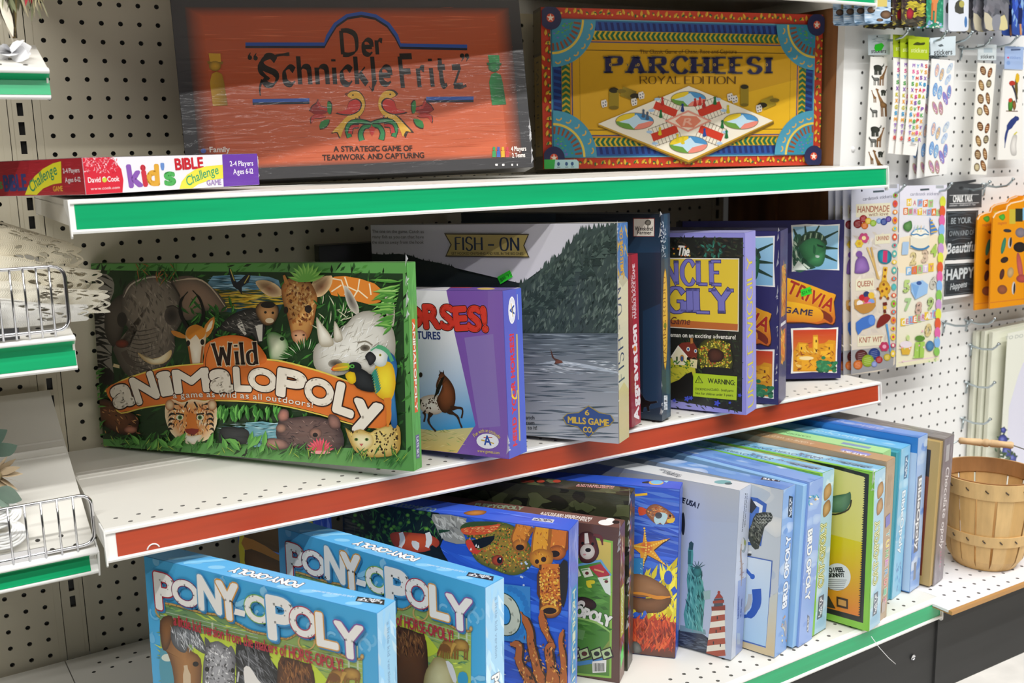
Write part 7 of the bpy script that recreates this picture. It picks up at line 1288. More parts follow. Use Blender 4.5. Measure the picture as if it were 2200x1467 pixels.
a.line([(1420, 560), (1408, 640), (1418, 745)], [26, 24, 8], '#6a5a28', sm=3); a.ell(1418, 585, 15, 36, '#e0b42c'); a.ell(1378, 625, 24, 20, '#b83a2c'); a.line([(1380, 640), (1402, 700), (1412, 770)], [16, 8], '#3a3a4a', sm=2); a.blob([(1350, 760), (1372, 735), (1388, 770), (1375, 830), (1350, 828)], '#5a9a3c', '#2c5a24'); a.ell(1364, 752, 14, 16, '#c8482c'); a.blob([(1380, 770), (1400, 755), (1408, 800), (1390, 830)], '#a06a3c', '#5a3a20'); a.line([(1332, 833), (1420, 835)], 7, '#6a4a2c')
a.line([(1415, 880), (1370, 930), (1335, 1000), (1322, 1110)], [34, 44, 18, 5], '#2f3f7c', sm=3); a.ell(1412, 890, 18, 18, '#2f3f7c'); a.blob([(1372, 1050), (1390, 1010), (1415, 1020), (1408, 1090), (1410, 1160), (1375, 1165), (1362, 1110)], '#eeeae4', '#b8b4b0'); a.line([(1392, 1010), (1415, 990)], 10, '#d8cc4a'); c.end()
a = c.sheet('header_card', [(1325, 345), (1466, 352), (1458, 522), (1322, 518)], '#a5bce4', .04, .06); a.ell(1348, 432, 8, 8, '#d84a6a'); a.ell(1350, 472, 14, 16, '#86a4d8'); a.text('stickers', (1362, 440), (1440, 444), 24, '#8098cc', .03); a.line([(1368, 375), (1440, 372)], 12, '#4a5a80'); c.end()
behind(c.root, ((2.25, .1, 0),), 'white sticker sheet cut off by the right edge beside the parrots', None) if False else None
# cards along the top, cut by the upper edge of the picture
def hang(label, q, Y, col, draw, group, n, step, hid):
    c = Card('picture_card', label, 'picture card', Z4, Y, group, ((q[0]+q[2])/2, -60)); x0, y0, x1, y1, sl = q; r_ = 26
    a = c.sheet('card', [(x0+sl*1.6, -420), (x1+sl*1.6, -420), (x1, y1-r_), (x1-6, y1-8), (x1-r_, y1), (x0+r_, y0), (x0+6, y0-8), (x0, y0-r_)], col, .04); draw(a); c.end()
    if n: behind(c.root, [(-step*k, step*k*.7, -.03*k) for k in range(1, n+1)], hid, group)
def d1(a): a.dabs((275, -200, 465, 178), 120, 60, 12, 0, ['#b8d0e8', '#dfe8f2', '#8aa8c4', '#5a7a98'], 10); a.rect(330, -60, 440, 50, '#d8c470'); [a.ell(x, y, rx, ry, '#8a6a50', '#3a2c26') for x, y, rx, ry in ((320, 75, 30, 24), (430, 110, 42, 32), (385, 150, 26, 12), (300, -20, 30, 26))]
def d2(a): a.dabs((548, -200, 720, 190), 110, 50, 20, 40, ['#5a4a3a', '#8a8040', '#3a2a30', '#b8a848', '#2c2420'], 60); a.dabs((600, 20, 710, 120), 30, 60, 26, 0, ['#c8b83a', '#a89a34'], 20); a.blob([(585, 90), (610, 55), (640, 90), (625, 140), (590, 135)], '#b82c3c', '#6a1c28'); a.dabs((560, 150, 715, 190), 20, 50, 14, 0, ['#5a5448', '#3a3a34'], 10)
def d3(a): a.fill; a.dabs((735, -200, 858, 210), 120, 40, 14, 60, ['#2f8a6a', '#3fa07a', '#1f6a50', '#58b490'], 50); a.line([(790, -120), (800, 0), (785, 80)], [70, 54, 26], '#e08a50', sm=2); a.line([(780, 20), (775, 150)], 14, '#c8703c'); a.line([(808, 20), (800, 170)], 14, '#d88a5a'); a.dabs((740, 160, 855, 205), 20, 24, 14, 0, ['#8aa8d8', '#e8e4dc'], 40)
def d4(a): a.poly([(955, 20), (1000, 0), (1015, 100), (950, 90)], '#4a4a42', 2); a.ell(1000, 30, 20, 26, '#b8b060'); a.ell(1030, 165, 11, 42, '#4a7ab4')
def d5(a): a.dabs((1165, -200, 1340, 120), 60, 80, 40, 80, ['#6a6a72', '#7a7880', '#5a5c64'], 20); a.poly([(1170, 90), (1230, 140), (1240, 222), (1180, 215)], '#c8c0a8', 2); a.poly([(1270, 160), (1320, 110), (1345, 215), (1280, 222)], '#d8cc98', 2); a.poly([(1230, 130), (1290, 110), (1280, 222), (1235, 222)], '#8a8c96', 2)
def d6(a): a.dabs((1380, -200, 1500, 250), 60, 90, 26, 85, ['#2f4aa8', '#3f62c4', '#1c2c6a', '#8ab0dc'], 15); a.line([(1440, 60), (1436, 180)], 30, '#1c2454'); a.line([(1440, 180), (1445, 262)], 14, '#c88a5a')
hang('card of river stones in shallow water, front of the leftmost bunch', (272, 176, 466, 176, 2), -13.5, '#b4cce4', d1, 'river stone cards on one hook', 3, .55, 'river stone card edge showing behind the front card')
hang('dark card with a red bird on yellow ground', (548, 190, 722, 200, 2), -13.6, '#4a4034', d2, 'dark picture cards on one hook', 4, .5, 'dark card edge showing behind the red bird card')
hang('green card with an orange horse', (735, 208, 862, 210, 2), -12.6, '#2f8a6a', d3, 'horse cards on one hook', 1, .5, 'horse card edge showing behind the front horse card')
hang('white card with a small dark picture and a blue drop', (900, 235, 1050, 235, 4), -12.8, '#dfe4ee', d4, 'white picture cards on one hook', 1, .5, 'white card edge showing behind the blue drop card')
hang('grey card with pale rocks, front of its bunch', (1168, 222, 1350, 228, 6), -13.4, '#76767e', d5, 'grey rock cards on one hook', 3, .62, 'grey rock card edge showing behind the front card')
hang('bright blue card at the top right corner', (1378, 262, 1510, 268, 6), -13.0, '#34509c', d6, 'blue cards on one hook', 1, .6, 'blue card edge showing behind the corner card')
# large sticker sheets
c = Card('sticker_pack', 'large cardstock sheet of knitting and yarn stickers, front of its hook', 'stickers', Z5, -12.9, None, (320, 160))
a = c.sheet('sticker_sheet', [(157, 145), (482, 112), (470, 700), (455, 1345), (430, 1368), (330, 1398), (160, 1418), (155, 800)], [(0, 150), '#cfd2e4', (0, 420), '#d8ccbc'], .05); a.rng = random.Random(4)
a.dabs([(165, 420), (470, 420), (450, 1340), (165, 1390)], 90, 60, 26, 60, ['#d8cdbf', '#d4cabd', '#dcd2c6', '#d3c8bc'], 60); a.poly([(160, 1250), (455, 1220), (440, 1370), (160, 1415)], '#9a9a9c')
a.text('cardstock stickers', (235, 226), (432, 205), 22, '#5a5c70', .01); a.ell(228, 158, 6, 8, '#223'); a.line([(305, 165), (380, 160)], 13, '#46545c'); a.rect(415, 115, 470, 140, '#a8a8ac')
def plate(x0, y0, x1, y1, w_, hh, col='#a8604a'): a.poly([(x0, y0+6), (x1, y0-4), (x1, y1-4), (x0, y1+6)], '#e2dcc0'); a.text(w_, (x0+10, y1-(y1-y0)*.3), (x1-10, y1-(y1-y0)*.38), hh, col, .02)
plate(188, 245, 425, 335, 'HANDMADE', 44); a.text('with love', (275, 334), (408, 326), 26, '#8a5a4a', .01); plate(318, 455, 422, 520, 'UNWIND', 30); plate(185, 760, 310, 840, 'QUEEN', 38); plate(198, 1150, 375, 1220, 'KNIT WIT', 38)
for x, y, q, cc in ((200, 385, 30, '#8a1c22'), (238, 350, 26, '#a8242c'), (247, 398, 24, '#e07a24'), (272, 365, 22, '#e8c43a'), (305, 380, 22, '#a0c43a'), (345, 365, 18, '#8ab0e0'), (378, 370, 24, '#2f4a9a'), (410, 352, 20, '#5a3aa0'), (225, 1290, 44, '#5a1c1c'), (312, 1275, 40, '#24408a'), (268, 1322, 42, '#9ab82c'), (345, 1315, 24, '#b81c24'), (200, 1350, 32, '#d8701c'), (312, 1345, 20, '#8a9ad8'), (400, 1298, 24, '#d8c02c')):
    a.ell(x, y, q, q, cc, mixc(C(cc), (0, 0, 0, 1), .35)); [a.line([(x-q*.6, y-q*.3+k*q*.3), (x+q*.5, y-q*.55+k*q*.32)], 2.5, mixc(C(cc), (1, 1, 1, 1), .25)) for k in range(4)]
for x, y, q, c1, c2 in ((240, 482, 36, '#c04a7a', '#e8d8a0'), (208, 520, 28, '#d8b83a', '#c89a2c'), (380, 1225, 34, '#b8305a', '#e8a0b8'), (375, 480, 0, '#fff', '#fff')):
    if q: [a.ell(x+q*.6*cos(t), y+q*.6*sin(t), q*.42, q*.42, c1) for t in (k*pi/3 for k in range(6))]; a.ell(x, y, q*.4, q*.4, c2)
a.blob([(178, 700), (185, 640), (215, 605), (250, 615), (272, 660), (275, 705), (225, 725), (180, 722)], '#9a74b8', '#6a4a8a'); a.ell(208, 592, 22, 22, '#7a529a'); a.line([(262, 545), (300, 640), (345, 765)], 12, '#d8b878'); a.line([(290, 545), (312, 650), (335, 760)], 12, '#c8a464')
a.blob([(335, 590), (350, 565), (400, 565), (428, 590), (425, 640), (390, 660), (345, 645)], '#2f9ab0', '#1f6a80'); a.poly([(372, 568), (402, 568), (398, 650), (368, 646)], '#c83a6a')
a.line([(388, 680), (382, 740), (378, 800)], [30, 26, 44], '#e0b23a'); a.blob([(345, 800), (380, 770), (415, 800), (420, 850), (380, 880), (350, 860)], '#e0b23a', '#b8862a'); [a.line([(380, 840), p], [24, 18], '#dca832') for p in ((335, 830), (422, 815), (355, 890), (405, 895))]; [a.ell(x, y, 9, 10, '#8a4a1c') for x, y in ((375, 800), (395, 830), (365, 845), (335, 830), (355, 892), (405, 895), (386, 700), (382, 745))]
a.poly([(175, 905), (320, 890), (300, 970), (240, 1000), (195, 975)], '#c89a54', 2); [a.ell(x, y, 22, 22, cc) for x, y, cc in ((212, 930, '#e8e0d8'), (228, 890, '#b8242c'), (258, 868, '#2c3a6a'), (290, 875, '#e0b83a'), (260, 905, '#c03a4a'), (290, 920, '#7a9ad8'), (250, 945, '#d85a9a'), (275, 940, '#e87aa8'))]; a.poly([(178, 945), (318, 925), (300, 975), (240, 1000), (195, 978)], '#b8843c', 2)
a.poly([(185, 1060), (270, 1010), (310, 1015), (312, 1075), (230, 1110), (200, 1145)], '#3f70c0', 2); a.ell(292, 1045, 22, 32, '#5a8ad8'); [a.line([(370+k*2, 935+k*26), (398-k*3, 930+k*26)], 22, '#e0b03a' if k % 2 else '#6a2418') for k in range(4)]; a.poly([(350, 1020), (395, 1000), (425, 1020), (405, 1055), (345, 1095), (325, 1085)], '#7a2018', 2); a.line([(395, 1070), (410, 1160), (420, 1260)], [14, 8], '#5a9ad0')
for k in range(20): y = 190+k*57; x = 455-k*.9; cc = rr.choice(['#d85a3a', '#c83a6a', '#e8c83a', '#5ab0a8', '#8ab83a', '#e08a2c']); a.ell(x, y, 17, 24 if k % 2 else 15, cc); a.ell(x, y, 8, 10, rr.choice(['#f0e0c0', '#58b8c8', '#c83a5a']))
c.end(); behind(c.root, ((-.45, .32, -.05), (-.85, .62, -.08), (-1.2, .9, -.1)), 'knitting sticker sheet edge showing behind the front sheet', 'knitting sticker sheets on one hook')
c = Card('sticker_pack', 'large pale sheet of birthday stickers with a blue iced cake and balloons', 'stickers', Z5, -12.7, None, (640, 150))
a = c.sheet('sticker_sheet', [(490, 125), (812, 118), (800, 500), (757, 1322), (462, 1368), (475, 800)], [(0, 150), '#e2e0ee', (0, 1300), '#ebe6c4'], .06); a.rng = random.Random(8); a.poly([(490, 480), (790, 470), (770, 700), (485, 720)], '#efdfc0', 2); a.line([(480, 1335), (750, 1295)], 6, '#e8c8d4')
a.text('cardstock stickers', (560, 192), (752, 188), 22, '#7a7c94', .01); a.line([(628, 152), (690, 148)], 13, '#4a565c'); a.rect(735, 122, 790, 142, '#b0b4b8')
def bunting(w_, x, y, dx, dy, s, cols): [(a.poly([(x+i*dx-s*.5, y+i*dy-s*.9+((i % 2)*6)), (x+i*dx+s*.5, y+i*dy-s), (x+i*dx+s*.45, y+i*dy+s*.5), (x+i*dx-s*.5, y+i*dy+s*.55)], cols[i % len(cols)]), a.text(ch, (x+i*dx-s*.28, y+i*dy+s*.3), (x+i*dx+s*.28, y+i*dy+s*.28), s*.95, '#f4efe4' if i % 3 == 0 else '#c87a8a', .05)) for i, ch in enumerate(w_)]
PC = ['#e8c43a', '#e8e4da', '#8ab8e0', '#e07a3a', '#a8d08a', '#d8c8e0']
bunting('HAPPY', 552, 245, 37, 2, 34, PC); bunting('BIRTHDAY', 528, 305, 32, 1, 32, PC[3:]+PC[:3]); bunting('PARTY', 548, 715, 38, -6, 38, PC[2:]+PC[:2]); bunting('CELEBRATE', 510, 1065, 27, -7, 36, PC)
for w_, x, y, cc in (('1', 520, 590, '#a8c4e0'), ('2', 575, 660, '#d8c890'), ('3', 655, 645, '#d8c0a8'), ('4', 715, 605, '#a8c860'), ('5', 528, 850, '#b8d080'), ('6', 710, 825, '#c8c4b8'), ('7', 535, 975, '#a8c890'), ('8', 610, 1000, '#d0b0a0'), ('9', 690, 970, '#b0c880'), ('0', 675, 1150, '#d8c48a')): a.text(w_, (x-18, y), (x+18, y-2), 76, cc, .09)
a.blob([(538, 370), (562, 365), (568, 410), (545, 438), (512, 420), (512, 385)], '#6a9a5a', '#3a6a34'); a.poly([(556, 470), (690, 460), (682, 540), (630, 556), (556, 548)], '#e6e0cc', 1); a.ell(622, 452, 62, 34, '#f0ecdc'); a.line([(560+k*6.5, 462+sin(k*.75)*4+abs(10-k)*-.8) for k in range(20)], 9, '#3f80b0'); a.line([(558, 535), (600, 556), (650, 556), (685, 535)], 13, '#3f80b0', sm=3); a.line([(562, 452), (590, 425), (650, 420), (682, 448)], 8, '#4f90c0', sm=3); [a.line([(x, 440), (x+3, 395)], 5, cc) for x, cc in ((585, '#c8d4e0'), (605, '#a8c890'), (628, '#e0c8a0'), (650, '#c8d4e0'))]
a.poly([(688, 340), (745, 432), (695, 462)], '#4f80c0'); [a.line([(692+k*2, 365+k*26), (710+k*10, 360+k*25)], 8, '#e0b83a') for k in range(4)]; a.poly([(560, 790), (640, 770), (678, 800), (672, 860), (590, 902), (562, 850)], '#9ac0e8', 1); a.poly([(560, 790), (615, 812), (590, 902)], '#7aa8dc'); a.ell(615, 790, 18, 14, '#3a5a9a'); a.poly([(590, 1195), (655, 1190), (648, 1300), (580, 1305)], '#a4cc5a'); a.line([(620, 1195), (616, 1300)], 9, '#7aa83a'); a.ell(622, 1168, 34, 20, '#5a8a34'); a.ell(690, 1220, 28, 36, '#5a90b8', '#3a6a98'); a.poly([(490, 1225), (565, 1225), (548, 1280), (500, 1280)], '#dcb03a', 1); a.ell(526, 1210, 42, 24, '#e8dce4'); a.ell(540, 1165, 12, 20, '#c8d890')
for k in range(17): y = 215+k*64; x = 778-k*2.6; cc = ['#dce04a', '#e0603a', '#e06aa8', '#8ab8ea', '#8ac45a', '#c89ad0'][k % 6]; a.ell(x, y+20, 20, 40 if k != 16 else 30, cc)
for k in range(16): a.ell(rr.uniform(480, 740), rr.uniform(1080, 1330), 6, 6, rr.choice(['#e8a8c0', '#b8d890', '#f0d0dc']))
c.end()
c = Card('sticker_pack', 'black chalkboard style sticker sheet with white lettering', 'stickers', Z5, -12.0, None, (930, 150))
a = c.sheet('sticker_sheet', [(812, 280), (1032, 276), (1008, 872), (786, 905)], '#eceae8', .06); a.rng = random.Random(2)
for q in ([(806, 298), (1026, 292), (1014, 625), (796, 636)], [(798, 660), (1012, 650), (1002, 862), (790, 884)]): a.poly(q, '#2e3438'); a.dabs(q, 40, 120, 8, 0, ['#3c444a', '#262b30', '#4a5258'], 15); a.line([(q[0][0]+10, q[0][1]+10), (q[1][0]-10, q[1][1]+10), (q[2][0]-10, q[2][1]-10), (q[3][0]+10, q[3][1]-10)], 2.5, '#8a9296', closed=True)
a.text('BE YOUR', (838, 385), (975, 378), 40, '#a4adb2', .02); a.text('OWN KIND OF', (826, 470), (996, 458), 34, '#8d969b', .02); a.text('Beautiful', (808, 590), (1008, 570), 68, '#d6dadc', .04, it=.15); a.text('HAPPY', (806, 770), (990, 750), 70, '#d2d8da', .05); a.text('Happens', (832, 838), (945, 815), 42, '#c0c6c8', .02, it=.2); [a.line([(830+k*8, 560-k*30), (900, 552-k*34), (985-k*6, 560-k*36)], 4, '#6a7278', sm=3) for k in range(3)]
c.end(); a = c.sheet('header_card', [(816, 105), (1052, 112), (1048, 272), (812, 280)], '#46484a', .04, .06); a.text('CHALK TALK', (852, 236), (985, 230), 48, '#e6e6e4', .05); a.line([(830, 248), (1030, 240)], 4, '#d0d0d0'); a.line([(830, 190), (1030, 184)], 4, '#c0c0c0'); a.text('stickers - chalkboard - fun', (828, 266), (1005, 258), 12, '#d0d0d0', .03); a.poly([(812, 104), (960, 88), (1010, 80), (1010, 96), (950, 110)], '#3a3c3e'); a.ell(908, 140, 18, 10, '#1c1c1e'); c.end()
c = Card('play_set', 'orange animal magnet card with a scalloped top, front of two', 'play set', Z5, -13.3, None, (1230, 330))
a = c.sheet('card', [(1128, 340), (1145, 312), (1180, 296), (1215, 290), (1222, 262), (1250, 240), (1300, 228), (1330, 222), (1345, 200), (1390, 180), (1620, 180), (1600, 900), (1105, 968), (1112, 650)], '#e6940f', .12); a.line([(1128, 345), (1145, 316), (1180, 300), (1217, 293), (1225, 264), (1252, 244), (1332, 226), (1348, 204), (1400, 184)], 7, '#f4e4c8'); a.line([(1108, 925), (1600, 870)], 5, '#c8702c')
a.blob([(1165, 335), (1200, 318), (1210, 345), (1190, 362)], '#5ab83a', '#2f8a2c'); a.rect(1238, 285, 1280, 385, '#c8b43a'); a.rect(1280, 280, 1330, 370, '#2f3424'); a.rect(1330, 275, 1380, 360, '#8ac0e0'); a.text('magnets', (1160, 390), (1220, 386), 20, '#c86a2c', .03)
for x, y, rx, ry, q, c1 in ((1225, 432, 28, 12, 5, '#3a3a40'), (1198, 535, 14, 58, 12, '#3f8a6a'), (1243, 515, 14, 38, 5, '#d8d4d0'), (1205, 632, 28, 20, -25, '#3a2c28'), (1188, 730, 16, 38, 12, '#5a342c'), (1246, 718, 22, 36, 10, '#c8a878'), (1190, 835, 34, 32, 0, '#9a5a3c'), (1268, 825, 13, 44, 3, '#e8e4e0'), (1315, 445, 36, 34, 0, '#8a8088'), (1310, 545, 44, 36, 0, '#2c2624'), (1310, 680, 18, 100, -8, '#c8605a'), (1325, 760, 40, 28, 0, '#b8504a')): a.ell(x, y, rx, ry, c1, mixc(C(c1), (0, 0, 0, 1), .4), q)
a.ell(1247, 510, 8, 34, '#2a2a2c', rot=5); a.ell(1272, 828, 7, 38, '#26262a', rot=3); c.end()
behind(c.root, ((-.8, .75, -.12),), 'orange magnet card peeping out behind the front one', 'orange magnet cards'); c.root['group'] = 'orange magnet cards'
# cream stationery standing on the deck
SG = 'cream stationery sheets leaning on the pegboard'
for k, (x0, y, dz, la) in enumerate(((63.35, -11.7, 0, 'cream writing pad at the very back of the stationery'), (63.75, -12.15, .05, 'cream writing pad second from the pegboard'), (64.1, -12.6, -.02, 'cream writing pad between the back pads and the rose sheet'), (65.2, -13.15, -.15, 'cream and lilac sheet printed with blue roses, front of the stationery'))):
    t = thing('writing_pad', la, 'stationery', (x0+4.5, y, -37.05), SG); b = MB(); cc = C('#e3e4d2') if k < 3 else C('#e8e9dc')
    P = [(x0+.55, -37.05), (x0+9.5, -37.05), (x0+9.2, -23.0+dz), (x0+.35, -23.25+dz)]; th = .32 if k < 3 else .04
    for i in range(4): p, q = P[i], P[(i+1) % 4]; b.face([(p[0], y, p[1]), (q[0], y, q[1]), (q[0], y+th, q[1]), (p[0], y+th, p[1])], mixc(cc, (.5, .5, .4, 1), .25))
    b.face([(x, y, z) for x, z in P], cc); b.face([(x, y+th, z) for x, z in P[::-1]], cc)
    if k == 3:
        a = Art(b, Matrix.Translation(W(0, 0, 0)), (0, y, 0), (1, 0, 0), (0, 0, 1), 0, 0); a.clip = (-99, -99, 99, 99); a.z(2080, 690, 2.8); a.poly([(330, 250), (420, 230), (420, 900), (225, 900), (245, 520), (300, 330)], '#dfdeec', 0)
        a.text('TO DO', (222, 112), (330, 96), 20, '#b8bcb4', .02)
        for x, y_, q in ((212, 655, 16), (208, 712, 28), (232, 782, 28), (266, 822, 24)):
            for j in range(5): a.leaf(x, y_, 72*j+x, q*1.5, q*.8, '#3f5a34' if j % 2 else '#4f6a3a', '#2c4428')
            a.ell(x, y_, q, q*1.1, '#4a52a4', '#2c3474'); a.ell(x-3, y_-3, q*.5, q*.5, '#7a80c8', '#4a52a4')
        for j in range(26): a.leaf(rr.uniform(170, 300), rr.uniform(780, 900), rr.uniform(0, 360), 30, 14, rr.choice(['#3f5a34', '#56704a']), '#2c4428')
    part(b, 'sheets', M_print, t)
# ---------------------------------------------------------------- split wood basket
BXc, BYc, ZB0, ZR = 53.3, -20.45, -37.05, -30.55
bk = thing('basket', 'round split wood basket with nailed hoops and a turned handle', 'basket', (BXc, BYc, ZB0)); VN = C('#d9b57c'); VN2 = C('#cfa566')
def rad(z): t = (z-ZB0)/(ZR-ZB0); return 2.3+.95*t**.8 if t > 0 else 2.3
rb = random.Random(12); NS = 17
for k in range(NS):
    a0 = 2*pi*k/NS+rb.uniform(-.03, .03); w0, w1 = .80, 1.14; b = MB(); cc = mixc(VN, VN2, rb.random()); rows = 9; o = []; i_ = []
    for j in range(rows+1):
        z = ZB0+.03+(ZR-ZB0-.05)*j/rows; r = rad(z)-(.35*(1-j/1.5)**2 if j < 1.5 else 0); hw = (w0+(w1-w0)*j/rows)/2/r
        for L, rr_ in ((o, r), (i_, r-.09)): L.append([(BXc+rr_*cos(a0+s*hw), BYc+rr_*sin(a0+s*hw), z) for s in (-1, -.33, .33, 1)])
    for j in range(rows):
        for q in range(3): b.face([o[j][q], o[j][q+1], o[j+1][q+1], o[j+1][q]], cc); b.face([i_[j][q], i_[j+1][q], i_[j+1][q+1], i_[j][q+1]], cc)
        for q in (0, 3): b.face([o[j][q], o[j+1][q], i_[j+1][q], i_[j][q]], mixc(cc, (.1, .05, .02, 1), .5))
    b.face([o[rows][0], o[rows][3], i_[rows][3], i_[rows][0]], cc)
    part(b, 'stave', M_ply, bk)
def hoop(name, z0, z1, off, th, col, ph=0):
    b = MB(); n = 56; vs = []
    for k in range(n): a = 2*pi*k/n; vs += [(BXc+(rad(z)+o)*cos(a), BYc+(rad(z)+o)*sin(a), z) for z, o in ((z0, off), (z1, off), (z1, off+th), (z0, off+th))]
    fs = [(4*k+i, 4*k+(i+1) % 4, 4*((k+1) % n)+(i+1) % 4, 4*((k+1) % n)+i) for k in range(n) for i in range(4)]
    b.mesh(vs, fs, col); return part(b, name, M_ply, bk)
hoop('upper_hoop', ZR-1.1, ZR+.02, .0, .1, VN); hoop('lower_hoop', ZB0+2.0, ZB0+2.75, .0, .09, VN); hoop('inner_hoop', ZR-.95, ZR+.06, -.19, .1, C('#a8794a'))
for z in (ZR-.5, ZB0+2.38):
    for k in range(NS):
        a0 = 2*pi*k/NS; r = rad(z)+.11; b = MB(); b.tube([(BXc+r*cos(a0-.03), BYc+r*sin(a0-.03), z+.1), (BXc+(r+.03)*cos(a0), BYc+(r+.03)*sin(a0), z), (BXc+r*cos(a0+.03), BYc+r*sin(a0+.03), z-.08)], .045, 5, C('#3a2a1a')); part(b, 'staple', M_plast, bk)
b = MB(); b.lathe([(0, ZB0+.1), (2.05, ZB0+.1), (2.05, ZB0+.2), (0, ZB0+.2)], BXc, BYc, 32, VN2); part(b, 'bottom', M_ply, bk)
vx, vy = .56, -.83; hx, hy = BXc+.83*2.2, BYc+.56*2.2; hz = ZR+1.35; hl = 1.75; b = MB()
prof = [(-hl, .02), (-hl, .17), (-hl+.15, .24), (-hl+.5, .22), (-.35, .27), (-.22, .21), (-.12, .29), (.12, .29), (.22, .21), (.35, .27), (hl-.5, .22), (hl-.15, .26), (hl, .18), (hl, .02)]
vs = []; n = 14; sx = -.35
for u, r in prof:
    for k in range(n): a = 2*pi*k/n; vs.append((hx+vx*(u+sx)+.83*r*cos(a), hy+vy*(u+sx)+.56*r*cos(a), hz-.0*u+r*sin(a)))
b.mesh(vs, [(i*n+k, i*n+(k+1) % n, (i+1)*n+(k+1) % n, (i+1)*n+k) for i in range(len(prof)-1) for k in range(n)], C('#dcb98c'), 0, True)
hd = part(b, 'handle_grip', M_ply, bk, 'pale turned wooden grip')
for s in (-1, 1):
    b = MB(); e = 3.3; P = [(hx+vx*(s*hl*.98+sx), hy+vy*(s*hl*.98+sx), hz), (hx+vx*s*2.6, hy+vy*s*2.6, hz-.35), (BXc+vx*s*3.25+.83*1.1, BYc+vy*s*3.25+.56*1.1, ZR+.3), (BXc+vx*s*3.38, BYc+vy*s*3.38, ZR-.3)]
    b.tube(P, .05, 6, C('#4a4a4a')); part(b, 'handle_wire', M_zinc, bk)
# ---------------------------------------------------------------- left bay: dried flowers, lace linens, sage flowers
rl = random.Random(21)
def blade(b, p, d, L, w, col, bend=.25, n=4):
    d = Vector(d).normalized(); s = d.cross(Vector((rl.uniform(-1, 1), rl.uniform(-1, 1), rl.uniform(-1, 1)))).normalized(); q = Vector(p); prev = None
    for i in range(n+1):
        t = i/n; ww = w*math.sin(pi*min(.98, .12+t*.86)); a, c = q-s*ww/2, q+s*ww/2
        if prev: b.face([prev[0], prev[1], c, a], col)
        prev = (a, c); d = (d+Vector((0, 0, -bend/n))).normalized(); q = q+d*(L/n)
t = thing('dried_flower_bunch', 'hanging bunch of dried flowers with cream husks and red tips', 'dried flowers', (-4.4, -10.8, -2.9))
for name, cols, n, reg, L, w in (('cream_husks', ['#e6dcc4', '#d8ccb0', '#f0e8d6'], 14, (-5.6, -3.6), 2.6, .7), ('green_sprigs', ['#6a7050', '#8a8f6c', '#565c40', '#a0a484'], 150, (-5.4, -2.45), 1.1, .16), ('red_tips', ['#c8424a', '#b02c38', '#d86a6c'], 26, (-3.0, -2.6), 1.1, .2), ('pale_straw', ['#d9cfa8', '#e8dfc0', '#b8aa80'], 70, (-3.2, -2.3), 1.0, .1)):
    b = MB()
    for k in range(n):
        x = rl.uniform(*reg); z = rl.uniform(-1.5, 1.8) if name != 'red_tips' else rl.uniform(-1.1, .8); blade(b, (x, -11+rl.uniform(-1, .8), z), (rl.uniform(-.4, .4), rl.uniform(-.5, .2), -1), L*rl.uniform(.6, 1.1), w, C(rl.choice(cols)))
    part(b, name, M_leaf, t)
b = MB()
for k in range(6): x = -4.6+k*.22; b.tube([(x, -10.6, 2.2), (x+.25, -10.9, -.8), (-3.5+rl.uniform(-.15, .15), -11.1, -3.1)], .06, 5, C(rl.choice(['#4a4030', '#8a7a4c', '#a87a3c']))); 
part(b, 'stems', M_leaf, t)
b = MB(); ce = Vector((-3.85, -11.75, -3.85))
for k in range(11):
    a0 = 2*pi*k/11; d = (cos(a0)*1.0, -abs(sin(a0))*.6-.05, sin(a0)*.30+.12); blade(b, ce+Vector((0, 0, .12)), d, rl.uniform(.75, 1.25), .75, C('#f2f2f4'), .12)
o = b.build('silk_leaf', M_cloth); tag(o, 'white jagged silk leaf lying on the highest left shelf', 'silk leaf')
# cut-work linens: layered cloths with real holes and scalloped ends
def linen(label, x_end, zt, zm, zb, yt, ym, yb, col, seed, holes, sc=.5):
    r = random.Random(seed); b = MB(); nx, nz = 110, 60; x0 = -12.4
    def pos(i, j):
        u = min(1, max(0, i/nx)); v = min(1, max(0, j/nz)); end = x_end + .30*abs(math.sin(v*pi*5.5+seed))-.1 - 1.1*max(0, .35-v)**1*2.2
        x = x0+(end-x0)*(1-(1-u)**1.15); drop = max(0, x+7.2)
        z = (1-v)**2*(zt-.30*drop**1.15*(1-v)) + 2*v*(1-v)*(zm-.05*drop) + v*v*zb
        y = (1-v)**2*yt + 2*v*(1-v)*ym + v*v*yb + .14*math.sin(x*2.1+seed+v*3)+.07*math.sin(x*5.3+v*7+seed)
        return (x, y, z)
    H = [(r.uniform(.70, .985), r.uniform(.06, .94), r.uniform(.010, .024), r.uniform(.018, .05), r.uniform(-.5, .5)) for _ in range(holes)]
    def lev(u, v):                                                # nearest cut-out: its level and the point pushed out to its rim
        for hu, hv, a, c_, sl in H:
            dx, dy = (u-hu)/a, (v-hv-(u-hu)*sl*2)/c_; l = hypot(dx, dy)
            if l < 1: l = max(l, .05); return l, (hu+dx/l*a, hv+(dx/l*a)*sl*2+dy/l*c_)
        return 2, (u, v)
    P = [[pos(*[k*n for k, n in zip(lev(i/nx, j/nz)[1], (nx, nz))]) for j in range(nz+1)] for i in range(nx+1)]
    for i in range(nx):
        for j in range(nz):
            if lev((i+.5)/nx, (j+.5)/nz)[0] < .8: continue
            b.face([P[i][j], P[i+1][j], P[i+1][j+1], P[i][j+1]], col, smooth=True)
    o = b.build('lace_tablecloth', M_cloth); o.data.validate(); m = o.modifiers.new('thickness', 'SOLIDIFY'); m.thickness = .0016; m.offset = 0
    return tag(o, label, 'linen', 'cut-work linens on the left shelf')
linen('cream cut-work cloth at the back of the linen pile, tallest', -1.65, -10.2, -12.3, -14.4, -8.0, -9.9, -9.6, C('#ddd3ba'), 1, 60)
